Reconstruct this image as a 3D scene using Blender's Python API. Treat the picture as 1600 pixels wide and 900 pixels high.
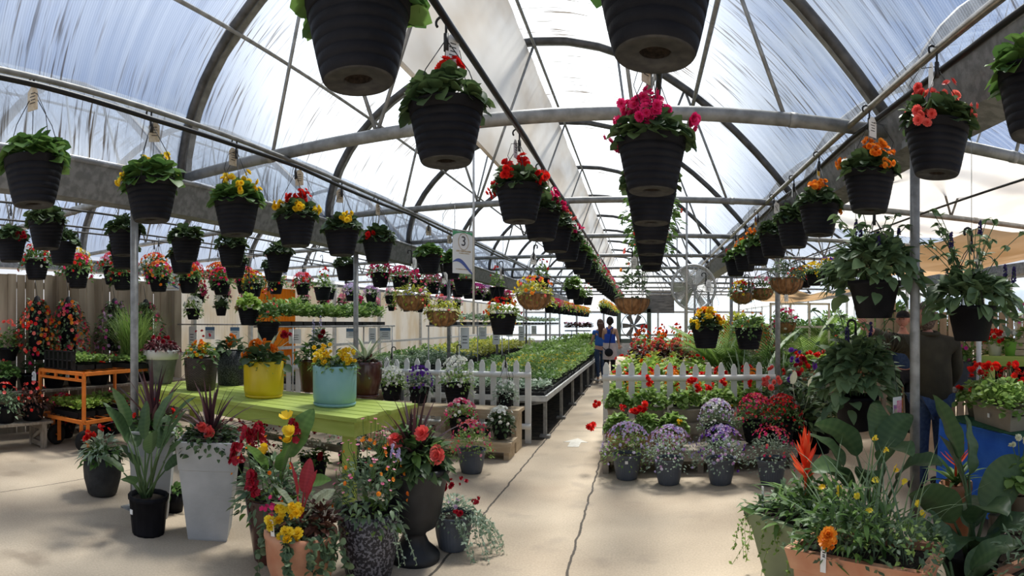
import bpy, bmesh, math, random
import numpy as np
from mathutils import Vector, Matrix

for o in list(bpy.data.objects):
    bpy.data.objects.remove(o)
SC = bpy.context.scene
COL = SC.collection
PI = math.pi

# ------------------------------------------------------------------ camera
# The photograph is a cylindrical panorama: verticals stay upright, pipes that cross the aisle bow.
EYE, PX0, PY0, FPX = 1.52, 1002.0, 505.0, 880.0
cd = bpy.data.cameras.new('camera')
cam = bpy.data.objects.new('camera', cd)
COL.objects.link(cam)
cam.location = (0, 0, EYE)
cam.rotation_euler = (PI / 2, 0, 0)
SC.camera = cam
cd.type = 'PANO'
cc = cd.cycles if hasattr(cd, 'cycles') and hasattr(cd.cycles, 'panorama_type') else cd
cc.panorama_type = 'CENTRAL_CYLINDRICAL'
cc.central_cylindrical_range_u_min = -PX0 / FPX
cc.central_cylindrical_range_u_max = (1600 - PX0) / FPX
cc.central_cylindrical_range_v_min = -(900 - PY0) / FPX
cc.central_cylindrical_range_v_max = PY0 / FPX
cc.central_cylindrical_radius = 1.0
cd.clip_start = 0.05
cd.clip_end = 400


def P(px, py, rho):
    """a place seen at that pixel, rho metres away over the floor"""
    th = (px - PX0) / FPX
    return Vector((rho * math.sin(th), rho * math.cos(th), EYE + (PY0 - py) * rho / FPX))


def G(px, py, z=0.0):
    """the place at height z seen at that pixel"""
    rho = FPX * (EYE - z) / (py - PY0)
    th = (px - PX0) / FPX
    return Vector((rho * math.sin(th), rho * math.cos(th), z))


# ------------------------------------------------------------------ view
SC.view_settings.view_transform = 'Standard'
SC.view_settings.look = 'None'
SC.view_settings.gamma = 1.0
SC.view_settings.exposure = 0.48
SC.view_settings.use_curve_mapping = False
try:
    SC.cycles.max_bounces = 8
    SC.cycles.diffuse_bounces = 3
    SC.cycles.glossy_bounces = 3
    SC.cycles.transmission_bounces = 6
    SC.cycles.transparent_max_bounces = 12
    SC.cycles.caustics_reflective = False
    SC.cycles.caustics_refractive = False
    SC.cycles.sample_clamp_indirect = 6.0
    SC.cycles.use_denoising = True
except Exception:
    pass

# ------------------------------------------------------------------ sky
w = bpy.data.worlds.new('sky')
SC.world = w
w.use_nodes = True
nt = w.node_tree
nt.nodes.clear()


def N(nt, t, **k):
    n = nt.nodes.new(t)
    for a, b in k.items():
        setattr(n, a, b)
    return n


tc = N(nt, 'ShaderNodeTexCoord')
mp = N(nt, 'ShaderNodeMapping')
mp.inputs['Scale'].default_value = (1.0, 1.0, 1.9)
nz = N(nt, 'ShaderNodeTexNoise')
nz.inputs['Scale'].default_value = 2.3
nz.inputs['Detail'].default_value = 6
nz.inputs['Roughness'].default_value = 0.6
nt.links.new(tc.outputs['Generated'], mp.inputs['Vector'])
nt.links.new(mp.outputs['Vector'], nz.inputs['Vector'])
cr = N(nt, 'ShaderNodeValToRGB')
cr.color_ramp.elements[0].position = 0.40
cr.color_ramp.elements[0].color = (0.27, 0.43, 0.80, 1)
cr.color_ramp.elements[1].position = 0.66
cr.color_ramp.elements[1].color = (0.66, 0.73, 0.82, 1)
nt.links.new(nz.outputs['Fac'], cr.inputs['Fac'])
# bright haze around the sun, ahead of the camera
dot = N(nt, 'ShaderNodeVectorMath', operation='DOT_PRODUCT')
SUNV = Vector((-0.27, 1.0, 0.33)).normalized()
dot.inputs[1].default_value = SUNV
nrm = N(nt, 'ShaderNodeVectorMath', operation='NORMALIZE')
nt.links.new(tc.outputs['Generated'], nrm.inputs[0])
nt.links.new(nrm.outputs[0], dot.inputs[0])
mr = N(nt, 'ShaderNodeMapRange', interpolation_type='SMOOTHSTEP')
mr.inputs['From Min'].default_value = 0.87
mr.inputs['From Max'].default_value = 0.975
nt.links.new(dot.outputs['Value'], mr.inputs['Value'])
glow = N(nt, 'ShaderNodeMixRGB')
nt.links.new(mr.outputs['Result'], glow.inputs['Fac'])
nt.links.new(cr.outputs['Color'], glow.inputs['Color1'])
glow.inputs['Color2'].default_value = (3.4, 3.35, 3.2, 1)
# bright horizon
sep = N(nt, 'ShaderNodeSeparateXYZ')
nt.links.new(nrm.outputs[0], sep.inputs[0])
mh = N(nt, 'ShaderNodeMapRange', interpolation_type='SMOOTHSTEP')
mh.inputs['From Min'].default_value = 0.0
mh.inputs['From Max'].default_value = 0.22
mh.inputs['To Min'].default_value = 0.9
mh.inputs['To Max'].default_value = 0.0
nt.links.new(sep.outputs['Z'], mh.inputs['Value'])
hz = N(nt, 'ShaderNodeMixRGB')
nt.links.new(mh.outputs['Result'], hz.inputs['Fac'])
nt.links.new(glow.outputs['Color'], hz.inputs['Color1'])
hz.inputs['Color2'].default_value = (2.1, 2.1, 2.1, 1)
bg = N(nt, 'ShaderNodeBackground')
bg.inputs['Strength'].default_value = 0.46
nt.links.new(hz.outputs['Color'], bg.inputs['Color'])
wo = N(nt, 'ShaderNodeOutputWorld')
nt.links.new(bg.outputs['Background'], wo.inputs['Surface'])

sd = bpy.data.lights.new('sun', 'SUN')
sun = bpy.data.objects.new('sun', sd)
COL.objects.link(sun)
sd.energy = 6.6
sd.angle = math.radians(14.0)
sd.color = (1.0, 0.93, 0.82)
SUND = Vector((0.12, 0.62, 1.25)).normalized()
sun.rotation_euler = SUND.to_track_quat('Z', 'Y').to_euler()


# ------------------------------------------------------------------ materials
def base_mat(name):
    m = bpy.data.materials.new(name)
    m.use_nodes = True
    nt = m.node_tree
    b = nt.nodes['Principled BSDF']
    return m, nt, b


def mat(name, c, rough=0.6, metal=0.0, c2=None, scale=8.0, bump=0.0, bscale=40.0, spec=0.3, detail=4, lo=0.35, hi=0.65, stretch=None):
    """plain or noise-mottled surface"""
    m, nt, b = base_mat(name)
    b.inputs['Roughness'].default_value = rough
    b.inputs['Metallic'].default_value = metal
    b.inputs['Specular IOR Level'].default_value = spec
    b.inputs['Base Color'].default_value = (*c, 1)
    co = N(nt, 'ShaderNodeTexCoord')
    src = co.outputs['Object']
    if stretch:
        mpn = N(nt, 'ShaderNodeMapping')
        mpn.inputs['Scale'].default_value = stretch
        nt.links.new(src, mpn.inputs['Vector'])
        src = mpn.outputs['Vector']
    if c2 is not None:
        n = N(nt, 'ShaderNodeTexNoise')
        n.inputs['Scale'].default_value = scale
        n.inputs['Detail'].default_value = detail
        r = N(nt, 'ShaderNodeValToRGB')
        r.color_ramp.elements[0].position = lo
        r.color_ramp.elements[1].position = hi
        r.color_ramp.elements[0].color = (*c, 1)
        r.color_ramp.elements[1].color = (*c2, 1)
        nt.links.new(src, n.inputs['Vector'])
        nt.links.new(n.outputs['Fac'], r.inputs['Fac'])
        nt.links.new(r.outputs['Color'], b.inputs['Base Color'])
    if bump:
        n2 = N(nt, 'ShaderNodeTexNoise')
        n2.inputs['Scale'].default_value = bscale
        n2.inputs['Detail'].default_value = 5
        bp = N(nt, 'ShaderNodeBump')
        bp.inputs['Strength'].default_value = bump
        bp.inputs['Distance'].default_value = 0.01
        nt.links.new(src, n2.inputs['Vector'])
        nt.links.new(n2.outputs['Fac'], bp.inputs['Height'])
        nt.links.new(bp.outputs['Normal'], b.inputs['Normal'])
    return m


def leaf_mat(name, a, b2, trans=0.35, rough=0.45, c3=None):
    """leaf or petal: colour varies from leaf to leaf (attribute tint); thin, so light comes through"""
    m, nt, b = base_mat(name)
    at = N(nt, 'ShaderNodeAttribute', attribute_name='tint')
    r = N(nt, 'ShaderNodeValToRGB')
    r.color_ramp.elements[0].color = (*a, 1)
    r.color_ramp.elements[1].color = (*b2, 1)
    if c3:
        e = r.color_ramp.elements.new(0.93)
        e.color = (*b2, 1)
        r.color_ramp.elements[-1].color = (*c3, 1)
    nt.links.new(at.outputs['Fac'], r.inputs['Fac'])
    nt.links.new(r.outputs['Color'], b.inputs['Base Color'])
    b.inputs['Roughness'].default_value = rough
    b.inputs['Specular IOR Level'].default_value = 0.3
    t = N(nt, 'ShaderNodeBsdfTranslucent')
    nt.links.new(r.outputs['Color'], t.inputs['Color'])
    mx = N(nt, 'ShaderNodeMixShader')
    mx.inputs['Fac'].default_value = trans
    out = nt.nodes['Material Output']
    nt.links.new(b.outputs['BSDF'], mx.inputs[1])
    nt.links.new(t.outputs['BSDF'], mx.inputs[2])
    nt.links.new(mx.outputs['Shader'], out.inputs['Surface'])
    return m


M = {}
M['steel'] = mat('galvanised_steel', (0.22, 0.22, 0.21), 0.55, 0.35, (0.34, 0.34, 0.33), 14, 0.15, 60)
M['steel_light'] = mat('pale_galvanised_steel', (0.45, 0.45, 0.44), 0.5, 0.3, (0.60, 0.60, 0.58), 10)
M['steel_dark'] = mat('weathered_steel', (0.05, 0.048, 0.045), 0.6, 0.3, (0.11, 0.105, 0.10), 12)
M['gutter'] = mat('gutter_steel', (0.17, 0.175, 0.18), 0.6, 0.3, (0.25, 0.255, 0.26), 16, 0.2, 80, lo=0.42, hi=0.58)
M['chrome'] = mat('shiny_conduit', (0.50, 0.48, 0.44), 0.32, 0.85, (0.36, 0.33, 0.29), 20)
M['hose'] = mat('black_hose', (0.012, 0.012, 0.013), 0.4)
M['pot_black'] = mat('black_pot_plastic', (0.007, 0.007, 0.009), 0.6, 0, (0.014, 0.014, 0.017), 6, 0.1, 120, spec=0.10)
M['pot_liner'] = mat('pot_underside_plastic', (0.028, 0.028, 0.030), 0.7, 0, (0.055, 0.054, 0.052), 25, spec=0.2)
M['soil'] = mat('potting_soil', (0.010, 0.007, 0.005), 0.95, 0, (0.035, 0.025, 0.018), 60, 0.8, 90)
M['wire'] = mat('dark_wire', (0.03, 0.03, 0.032), 0.5, 0.2)
M['white_paper'] = mat('white_tag_card', (0.80, 0.80, 0.78), 0.5)
M['tan_card'] = mat('faded_tag_card', (0.42, 0.32, 0.20), 0.6, 0, (0.62, 0.55, 0.44), 30)
M['ink'] = mat('black_ink', (0.03, 0.03, 0.035), 0.6)
M['white_paint'] = mat('white_paint', (0.74, 0.74, 0.71), 0.5, 0, (0.62, 0.61, 0.57), 5, 0.1, 30, lo=0.5, hi=0.8)
M['terracotta'] = mat('terracotta', (0.48, 0.20, 0.11), 0.75, 0, (0.60, 0.33, 0.20), 5, 0.15, 30)
M['orange_paint'] = mat('orange_paint', (0.80, 0.22, 0.035), 0.45, 0, (0.62, 0.17, 0.03), 9)
M['grey_wood'] = mat('weathered_wood', (0.20, 0.165, 0.125), 0.8, 0, (0.36, 0.31, 0.25), 6, 0.3, 30, stretch=(1, 6, 1))
M['new_wood'] = mat('pale_timber', (0.44, 0.33, 0.21), 0.7, 0, (0.56, 0.45, 0.31), 5, 0.2, 30, stretch=(1, 6, 6))
M['rubber'] = mat('rubber_tyre', (0.014, 0.014, 0.014), 0.85, bump=0.4, bscale=60)


# ------------------------------------------------------------------ mesh builder
class MB:
    def __init__(self):
        self.V, self.F, self.n = [], [], 0

    def add(self, v, faces, mat=0, tint=0.5, smooth=True):
        v = np.asarray(v, dtype=np.float64).reshape(-1, 3)
        t = np.full(len(v), tint, dtype=np.float64) if np.isscalar(tint) else np.asarray(tint, dtype=np.float64)
        self.V.append((v, t))
        if isinstance(faces, np.ndarray):
            self.F.append((faces + self.n, mat, smooth))
        else:
            by = {}
            for f in faces:
                by.setdefault(len(f), []).append(f)
            for k, fs in by.items():
                self.F.append((np.array(fs, dtype=np.int64) + self.n, mat, smooth))
        self.n += len(v)
        return self

    def mesh(self, name, mats):
        me = bpy.data.meshes.new(name)
        co = np.concatenate([a for a, _ in self.V])
        ti = np.concatenate([b for _, b in self.V])
        me.vertices.add(len(co))
        me.vertices.foreach_set('co', co.astype(np.float32).ravel())
        loops, starts, mi, sm, pos = [], [], [], [], 0
        for f, m_, s_ in self.F:
            k = f.shape[1]
            loops.append(f.ravel())
            starts.append(pos + np.arange(len(f)) * k)
            pos += f.size
            mi.append(np.full(len(f), m_))
            sm.append(np.full(len(f), s_))
        loops = np.concatenate(loops)
        starts = np.concatenate(starts)
        me.loops.add(len(loops))
        me.loops.foreach_set('vertex_index', loops.astype(np.int32))
        me.polygons.add(len(starts))
        me.polygons.foreach_set('loop_start', starts.astype(np.int32))
        me.polygons.foreach_set('material_index', np.concatenate(mi).astype(np.int32))
        me.polygons.foreach_set('use_smooth', np.concatenate(sm).astype(bool))
        a = me.attributes.new('tint', 'FLOAT', 'POINT')
        a.data.foreach_set('value', ti.astype(np.float32))
        for m_ in (mats if isinstance(mats, (list, tuple)) else [mats]):
            me.materials.append(m_)
        me.update(calc_edges=True)
        return me

    def build(self, name, mats, parent=None, loc=None):
        o = bpy.data.objects.new(name, self.mesh(name, mats))
        COL.objects.link(o)
        if parent is not None:
            o.parent = parent
        if loc is not None:
            o.location = loc
        return o

    # ---- shapes
    def box(self, c, s, rz=0.0, mat=0, rot=None):
        x, y, z = s[0] / 2, s[1] / 2, s[2] / 2
        v = np.array([(a * x, b * y, d * z) for d in (-1, 1) for b in (-1, 1) for a in (-1, 1)])
        if rot is not None:
            v = v @ np.array(rot.to_3x3()).T
        elif rz:
            c_, s_ = math.cos(rz), math.sin(rz)
            v = v @ np.array([[c_, -s_, 0], [s_, c_, 0], [0, 0, 1]]).T
        v = v + np.array(c)
        return self.add(v, [(0, 2, 3, 1), (4, 5, 7, 6), (0, 1, 5, 4), (2, 6, 7, 3), (0, 4, 6, 2), (1, 3, 7, 5)], mat, smooth=False)

    def bar(self, a, b, wd, ht, mat=0):
        """rectangular bar from a to b"""
        a, b = Vector(a), Vector(b)
        d = b - a
        q = d.to_track_quat('X', 'Z').to_matrix()
        return self.box((a + b) / 2, (d.length, wd, ht), mat=mat, rot=q)

    def tube(self, pts, r, seg=8, mat=0, caps=True, tint=0.5):
        pts = [Vector(p) for p in pts]
        n = len(pts)
        rr = [r] * n if np.isscalar(r) else list(r)
        t0 = (pts[1] - pts[0]).normalized()
        up = Vector((0, 0, 1)) if abs(t0.z) < 0.9 else Vector((1, 0, 0))
        u = t0.cross(up).normalized()
        V = []
        for i, p in enumerate(pts):
            t = (pts[min(i + 1, n - 1)] - pts[max(i - 1, 0)]).normalized()
            u = (u - t * u.dot(t)).normalized()
            v_ = t.cross(u)
            for k in range(seg):
                a = 2 * PI * k / seg
                V.append(p + (u * math.cos(a) + v_ * math.sin(a)) * rr[i])
        F = [(i * seg + k, i * seg + (k + 1) % seg, (i + 1) * seg + (k + 1) % seg, (i + 1) * seg + k) for i in range(n - 1) for k in range(seg)]
        if caps:
            F.append(tuple(range(seg - 1, -1, -1)))
            F.append(tuple((n - 1) * seg + k for k in range(seg)))
        return self.add([tuple(v) for v in V], F, mat, tint)

    def lathe(self, prof, seg=32, c=(0, 0, 0), mat=0, sx=1.0, sy=1.0, flute=0, fd=0.0, smooth=True):
        """prof: list of (r, z); a radius 0 closes the end"""
        V, F, rows = [], [], []
        for (r, z) in prof:
            if r <= 1e-6:
                rows.append([len(V)])
                V.append((c[0], c[1], c[2] + z))
            else:
                row = []
                for k in range(seg):
                    a = 2 * PI * k / seg
                    r2 = r * (1 + (fd * math.cos(a * flute) if flute else 0))
                    row.append(len(V))
                    V.append((c[0] + r2 * math.cos(a) * sx, c[1] + r2 * math.sin(a) * sy, c[2] + z))
                rows.append(row)
        for a, b in zip(rows, rows[1:]):
            if len(a) == 1 and len(b) == 1:
                continue
            for k in range(seg):
                k2 = (k + 1) % seg
                if len(a) == 1:
                    F.append((a[0], b[k2], b[k]))
                elif len(b) == 1:
                    F.append((a[k], a[k2], b[0]))
                else:
                    F.append((a[k], a[k2], b[k2], b[k]))
        return self.add(V, F, mat, smooth=smooth)

    def prism(self, poly, z0, z1, mat=0):
        """poly: xy outline"""
        n = len(poly)
        V = [(x, y, z0) for x, y in poly] + [(x, y, z1) for x, y in poly]
        F = [tuple(range(n - 1, -1, -1)), tuple(range(n, 2 * n))] + [(i, (i + 1) % n, n + (i + 1) % n, n + i) for i in range(n)]
        return self.add(V, F, mat, smooth=False)

    def scatter(self, tmpl, pos, dirs, scale, roll=None, mat=0, tint=None, up=(0, 0, 1)):
        """copies of a template (x forward, z up) as leaves or petals of one mesh"""
        tv, tf = tmpl
        pos = np.asarray(pos, dtype=np.float64).reshape(-1, 3)
        n = len(pos)
        if n == 0:
            return self
        d = np.asarray(dirs, dtype=np.float64).reshape(-1, 3)
        d = d / (np.linalg.norm(d, axis=1, keepdims=True) + 1e-9)
        upv = np.tile(np.array(up, dtype=np.float64), (n, 1))
        bad = np.abs((d * upv).sum(1)) > 0.97
        upv[bad] = (1, 0, 0.2)
        y = np.cross(upv, d)
        y /= np.linalg.norm(y, axis=1, keepdims=True) + 1e-9
        z = np.cross(d, y)
        if roll is not None:
            roll = np.broadcast_to(np.asarray(roll, dtype=np.float64), (n,))
            c_, s_ = np.cos(roll)[:, None], np.sin(roll)[:, None]
            y, z = y * c_ + z * s_, z * c_ - y * s_
        sc = np.asarray(scale, dtype=np.float64)
        if sc.ndim == 0:
            sc = np.full((n, 3), float(sc))
        elif sc.ndim == 1:
            sc = np.repeat(sc[:, None], 3, 1)
        L = tv[None, :, :] * sc[:, None, :]
        W = pos[:, None, :] + L[:, :, 0:1] * d[:, None, :] + L[:, :, 1:2] * y[:, None, :] + L[:, :, 2:3] * z[:, None, :]
        nv = len(tv)
        off = (np.arange(n) * nv)[:, None, None]
        ti = np.random.rand(n) if tint is None else np.broadcast_to(np.asarray(tint, dtype=np.float64), (n,))
        first = True
        for f in tf:
            ff = (f[None] + off).reshape(-1, f.shape[1])
            if first:
                self.add(W.reshape(-1, 3), ff, mat, np.repeat(ti, nv))
                first = False
            else:
                self.F.append((ff + self.n - n * nv, mat, True))
        return self


def leaf_t(nseg=3, shape='oval', curl=0.25, fold=0.15, wid=0.5):
    """leaf of length 1 along x; wid = full width"""
    prof = {
        'oval': lambda t: math.sin(PI * min(1, t ** 0.8)) ** 0.8,
        'round': lambda t: math.sin(PI * t) ** 0.5,
        'heart': lambda t: (math.sin(PI * min(1, t * 0.95 + 0.05)) ** 0.6) * (1.2 - 0.55 * t),
        'lance': lambda t: (math.sin(PI * t ** 0.7) ** 0.9),
        'strap': lambda t: (1 - t ** 3) * min(1, 0.5 + t * 3),
        'needle': lambda t: 1 - t,
        'petal': lambda t: (math.sin(PI * min(1, t * 0.72 + 0.05)) ** 0.8),
        'paddle': lambda t: (math.sin(PI * t ** 0.85) ** 0.55),
    }[shape]
    V, F = [], []
    for i in range(nseg + 1):
        t = i / nseg
        hw = max(prof(t), 0.03 if i in (0, nseg) else 0) * wid / 2
        z = -curl * t * t
        V += [(t, -hw, z + fold * hw * 2), (t, 0, z), (t, hw, z + fold * hw * 2)]
    for i in range(nseg):
        a = 3 * i
        F += [(a, a + 3, a + 4, a + 1), (a + 1, a + 4, a + 5, a + 2)]
    return np.array(V), [np.array(F)]


def flat_leaf_t(wid=0.6, curl=0.2):
    """two quads, for plants too far away to show a midrib"""
    h = wid / 2
    V = [(0, -h * .25, 0), (0, h * .25, 0), (.5, -h, -curl * .2), (.5, h, -curl * .2), (1, -h * .3, -curl), (1, h * .3, -curl)]
    return np.array(V), [np.array([(0, 2, 3, 1), (2, 4, 5, 3)])]


def bloom_t(layers=((7, 0.0, 1.0), (6, 0.5, 0.85), (4, 1.0, 0.6)), wid=0.85, seg=1, cup=-0.25):
    """flower facing +x: rings of petals (count, lift angle, length); radius about 0.5"""
    tv, tf = leaf_t(seg + 1, 'petal', cup, 0.05, wid)
    V, F, n = [], [], 0
    for j, (cnt, lift, ln) in enumerate(layers):
        for k in range(cnt):
            a = 2 * PI * (k + 0.5 * (j % 2)) / cnt
            rad = np.array([0, math.cos(a), math.sin(a)])
            fw = np.array([1.0, 0, 0])
            d = rad * math.cos(lift) + fw * math.sin(lift)
            nm = fw * math.cos(lift) - rad * math.sin(lift)
            sd = np.cross(nm, d)
            p = tv[:, 0:1] * d + tv[:, 1:2] * sd + tv[:, 2:3] * nm
            V.append(p * ln * 0.5)
            F.append(tf[0] + n)
            n += len(tv)
    return np.concatenate(V), [np.concatenate(F)]


T = {
    'oval': leaf_t(3, 'oval', 0.3, 0.15, 0.55), 'round': leaf_t(5, 'round', 0.2, 0.12, 0.95),
    'heart': leaf_t(5, 'heart', 0.35, 0.12, 0.62), 'lance': leaf_t(4, 'lance', 0.35, 0.12, 0.3),
    'strap': leaf_t(6, 'strap', 0.55, 0.2, 0.08), 'small': leaf_t(2, 'oval', 0.2, 0.1, 0.6),
    'far': flat_leaf_t(), 'needle': leaf_t(3, 'needle', 0.2, 0.1, 0.05),
    'rose': bloom_t(), 'five': bloom_t(((5, 0.15, 1.0),), 0.95), 'six': bloom_t(((6, 0.1, 1.0),), 0.8),
    'head': bloom_t(((7, -0.3, 1.0), (7, 0.35, 0.95), (5, 0.9, 0.8)), 0.7),
    'farbloom': bloom_t(((4, 0.3, 1.0),), 1.1, 0),
    'trumpet': bloom_t(((5, 0.45, 1.0),), 0.9),
}


# ------------------------------------------------------------------ things
def tag(o, label=None, cat=None, group=None, kind=None):
    if label: o['label'] = label
    if cat: o['category'] = cat
    if group: o['group'] = group
    if kind: o['kind'] = kind
    return o


def thing(name, label, cat, loc=(0, 0, 0), rz=0.0, group=None):
    o = bpy.data.objects.new(name, None)
    o.empty_display_size = 0.05
    COL.objects.link(o)
    o.location = loc
    o.rotation_euler = (0, 0, rz)
    return tag(o, label, cat, group)


def struct(mb, name, mats):
    o = mb.build(name, mats)
    o['kind'] = 'structure'
    return o


def link_mesh(name, me, parent=None, loc=None, rz=0.0):
    o = bpy.data.objects.new(name, me)
    COL.objects.link(o)
    if parent is not None: o.parent = parent
    if loc is not None: o.location = loc
    if rz: o.rotation_euler = (0, 0, rz)
    return o


def ordinal(i):
    return ['first', 'second', 'third', 'fourth', 'fifth', 'sixth', 'seventh', 'eighth', 'ninth', 'tenth', 'eleventh', 'twelfth', 'thirteenth', 'fourteenth', 'fifteenth', 'sixteenth', 'seventeenth', 'eighteenth', 'nineteenth', 'twentieth'][i]


def text_obj(s, size, m, parent, loc, rot, name='lettering', ext=0.0008):
    cu = bpy.data.curves.new(name, 'FONT')
    cu.body = s
    cu.size = size
    cu.align_x = 'CENTER'
    cu.align_y = 'CENTER'
    cu.extrude = ext
    cu.materials.append(m)
    tmp = bpy.data.objects.new(name, cu)
    COL.objects.link(tmp)
    bpy.context.view_layer.update()
    me = bpy.data.meshes.new_from_object(tmp.evaluated_get(bpy.context.evaluated_depsgraph_get()))
    bpy.data.objects.remove(tmp)
    o = bpy.data.objects.new(name, me)
    COL.objects.link(o)
    o.parent = parent
    o.location = loc
    o.rotation_euler = rot
    return o

# ================================================================== THE SETTING
XL, XR = -3.63, 1.70          # the two gutters of the main bay
ZG = 2.77                     # gutter top
APX, APZ = -1.12, EYE + 2.97  # crown of the arches
D0, DS, ND = 3.4, 2.42, 10    # first arch, spacing
YF, YB = -3.0, 27.0           # front and far end of the house
BW = XR - XL


def arch_z(x):
    """height of the main bay's roof above its floor at x"""
    if x < APX:
        u = min(1, (APX - x) / (APX - XL))
        return ZG + (APZ - ZG) * math.sqrt(max(0, 1 - u * u))
    u = min(1, (x - APX) / (XR - APX))
    return ZG + (APZ - ZG) * (1 - u * u)


def arch_pts(off=0.0, n=30, dz=0.0):
    P_ = []
    for i in range(n + 1):
        a = PI - PI * i / n
        x = APX + math.cos(a) * ((APX - XL) if math.cos(a) < 0 else (XR - APX))
        P_.append((x + off, arch_z(x) + dz))
    return P_


# ---- roof skin: corrugated translucent sheets, ribs running over the arch, rain streaks and dirt in the ribs
def roof_material():
    m, nt, b = base_mat('corrugated_polycarbonate')
    uv = N(nt, 'ShaderNodeUVMap')
    uv.uv_map = 'UVMap'
    sp = N(nt, 'ShaderNodeSeparateXYZ')
    nt.links.new(uv.outputs['UV'], sp.inputs[0])
    # ribs
    wv = N(nt, 'ShaderNodeMath', operation='MULTIPLY'); wv.inputs[1].default_value = 2 * PI / 0.019
    nt.links.new(sp.outputs['X'], wv.inputs[0])
    sn = N(nt, 'ShaderNodeMath', operation='SINE')
    nt.links.new(wv.outputs[0], sn.inputs[0])
    # dirt streaks: thin over x, long over y
    def streak(sx, sy, lo, hi, seed):
        mpn = N(nt, 'ShaderNodeMapping')
        mpn.inputs['Scale'].default_value = (sx, sy, 1)
        mpn.inputs['Location'].default_value = (seed, seed * 2, 0)
        nt.links.new(uv.outputs['UV'], mpn.inputs['Vector'])
        n = N(nt, 'ShaderNodeTexNoise')
        n.inputs['Scale'].default_value = 1.0
        n.inputs['Detail'].default_value = 3
        nt.links.new(mpn.outputs['Vector'], n.inputs['Vector'])
        r = N(nt, 'ShaderNodeMapRange')
        r.inputs['From Min'].default_value = lo
        r.inputs['From Max'].default_value = hi
        nt.links.new(n.outputs['Fac'], r.inputs['Value'])
        return r.outputs['Result']
    s1 = streak(40, 1.7, 0.55, 0.66, 3.1)
    zone = streak(0.7, 0.9, 0.36, 0.58, 9.7)
    dirt = N(nt, 'ShaderNodeMath', operation='MULTIPLY')
    nt.links.new(s1, dirt.inputs[0]); nt.links.new(zone, dirt.inputs[1])
    s2 = streak(9, 0.35, 0.40, 0.70, 5.3)
    # opacity of the sheet
    fac = N(nt, 'ShaderNodeMath', operation='MULTIPLY_ADD')
    fac.inputs[1].default_value = 0.05; fac.inputs[2].default_value = 0.14
    nt.links.new(sn.outputs[0], fac.inputs[0])
    f2 = N(nt, 'ShaderNodeMath', operation='MULTIPLY_ADD')
    f2.inputs[1].default_value = 0.20
    nt.links.new(s2, f2.inputs[0]); nt.links.new(fac.outputs[0], f2.inputs[2])
    # table side sheets more frosted, opacity raised to darken the floor below
    old = N(nt, 'ShaderNodeMapRange', interpolation_type='SMOOTHSTEP')
    old.inputs['From Min'].default_value = 3.2; old.inputs['From Max'].default_value = 2.6; old.inputs['To Max'].default_value = 0.24
    nt.links.new(sp.outputs['Y'], old.inputs['Value'])
    f3 = N(nt, 'ShaderNodeMath', operation='ADD'); nt.links.new(f2.outputs[0], f3.inputs[0]); nt.links.new(old.outputs['Result'], f3.inputs[1])
    f2 = f3
    col = N(nt, 'ShaderNodeMixRGB')
    col.inputs['Color1'].default_value = (0.50, 0.57, 0.68, 1)
    col.inputs['Color2'].default_value = (0.10, 0.075, 0.05, 1)
    nt.links.new(dirt.outputs[0], col.inputs['Fac'])
    tl = N(nt, 'ShaderNodeBsdfTranslucent')
    tr = N(nt, 'ShaderNodeBsdfTransparent')
    nt.links.new(col.outputs['Color'], tl.inputs['Color'])
    trc = N(nt, 'ShaderNodeMixRGB')
    trc.inputs['Color1'].default_value = (0.84, 0.90, 0.97, 1)
    trc.inputs['Color2'].default_value = (0.12, 0.09, 0.06, 1)
    nt.links.new(dirt.outputs[0], trc.inputs['Fac'])
    nt.links.new(trc.outputs['Color'], tr.inputs['Color'])
    mx = N(nt, 'ShaderNodeMixShader')
    nt.links.new(f2.outputs[0], mx.inputs['Fac'])
    nt.links.new(tr.outputs[0], mx.inputs[1]); nt.links.new(tl.outputs[0], mx.inputs[2])
    gl = N(nt, 'ShaderNodeBsdfGlossy'); gl.inputs['Roughness'].default_value = 0.35
    mg = N(nt, 'ShaderNodeMixShader'); mg.inputs['Fac'].default_value = 0.04
    nt.links.new(mx.outputs[0], mg.inputs[1]); nt.links.new(gl.outputs[0], mg.inputs[2])
    nt.links.new(mg.outputs[0], nt.nodes['Material Output'].inputs['Surface'])
    return m


M['roof'] = roof_material()


def roof_skin(name, off, lift=0.035, dz=0.0):
    pts = arch_pts(off, 40, lift + dz)
    mb = MB()
    V, F, UV = [], [], []
    s = 0.0
    ys = list(np.linspace(YF, YB, 11))
    for j, y in enumerate(ys):
        for (x, z) in pts:
            V.append((x, y, z))
    n = len(pts)
    arc = [0.0]
    for a, b_ in zip(pts, pts[1:]):
        arc.append(arc[-1] + math.hypot(b_[0] - a[0], b_[1] - a[1]))
    for j in range(len(ys) - 1):
        for i in range(n - 1):
            F.append((j * n + i, j * n + i + 1, (j + 1) * n + i + 1, (j + 1) * n + i))
    mb.add(V, F)
    o = struct(mb, name, M['roof'])
    uvl = o.data.uv_layers.new(name='UVMap')
    li = np.zeros(len(o.data.loops), dtype=np.int32)
    o.data.loops.foreach_get('vertex_index', li)
    uv = np.array([(ys[k // n], arc[k % n] + off) for k in li], dtype=np.float32)
    uvl.data.foreach_set('uv', uv.ravel())
    return o


roof_skin('roof', 0.0)
roof_skin('roof_west', -BW - 0.02)
roof_skin('roof_east', BW + 0.02)

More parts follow.
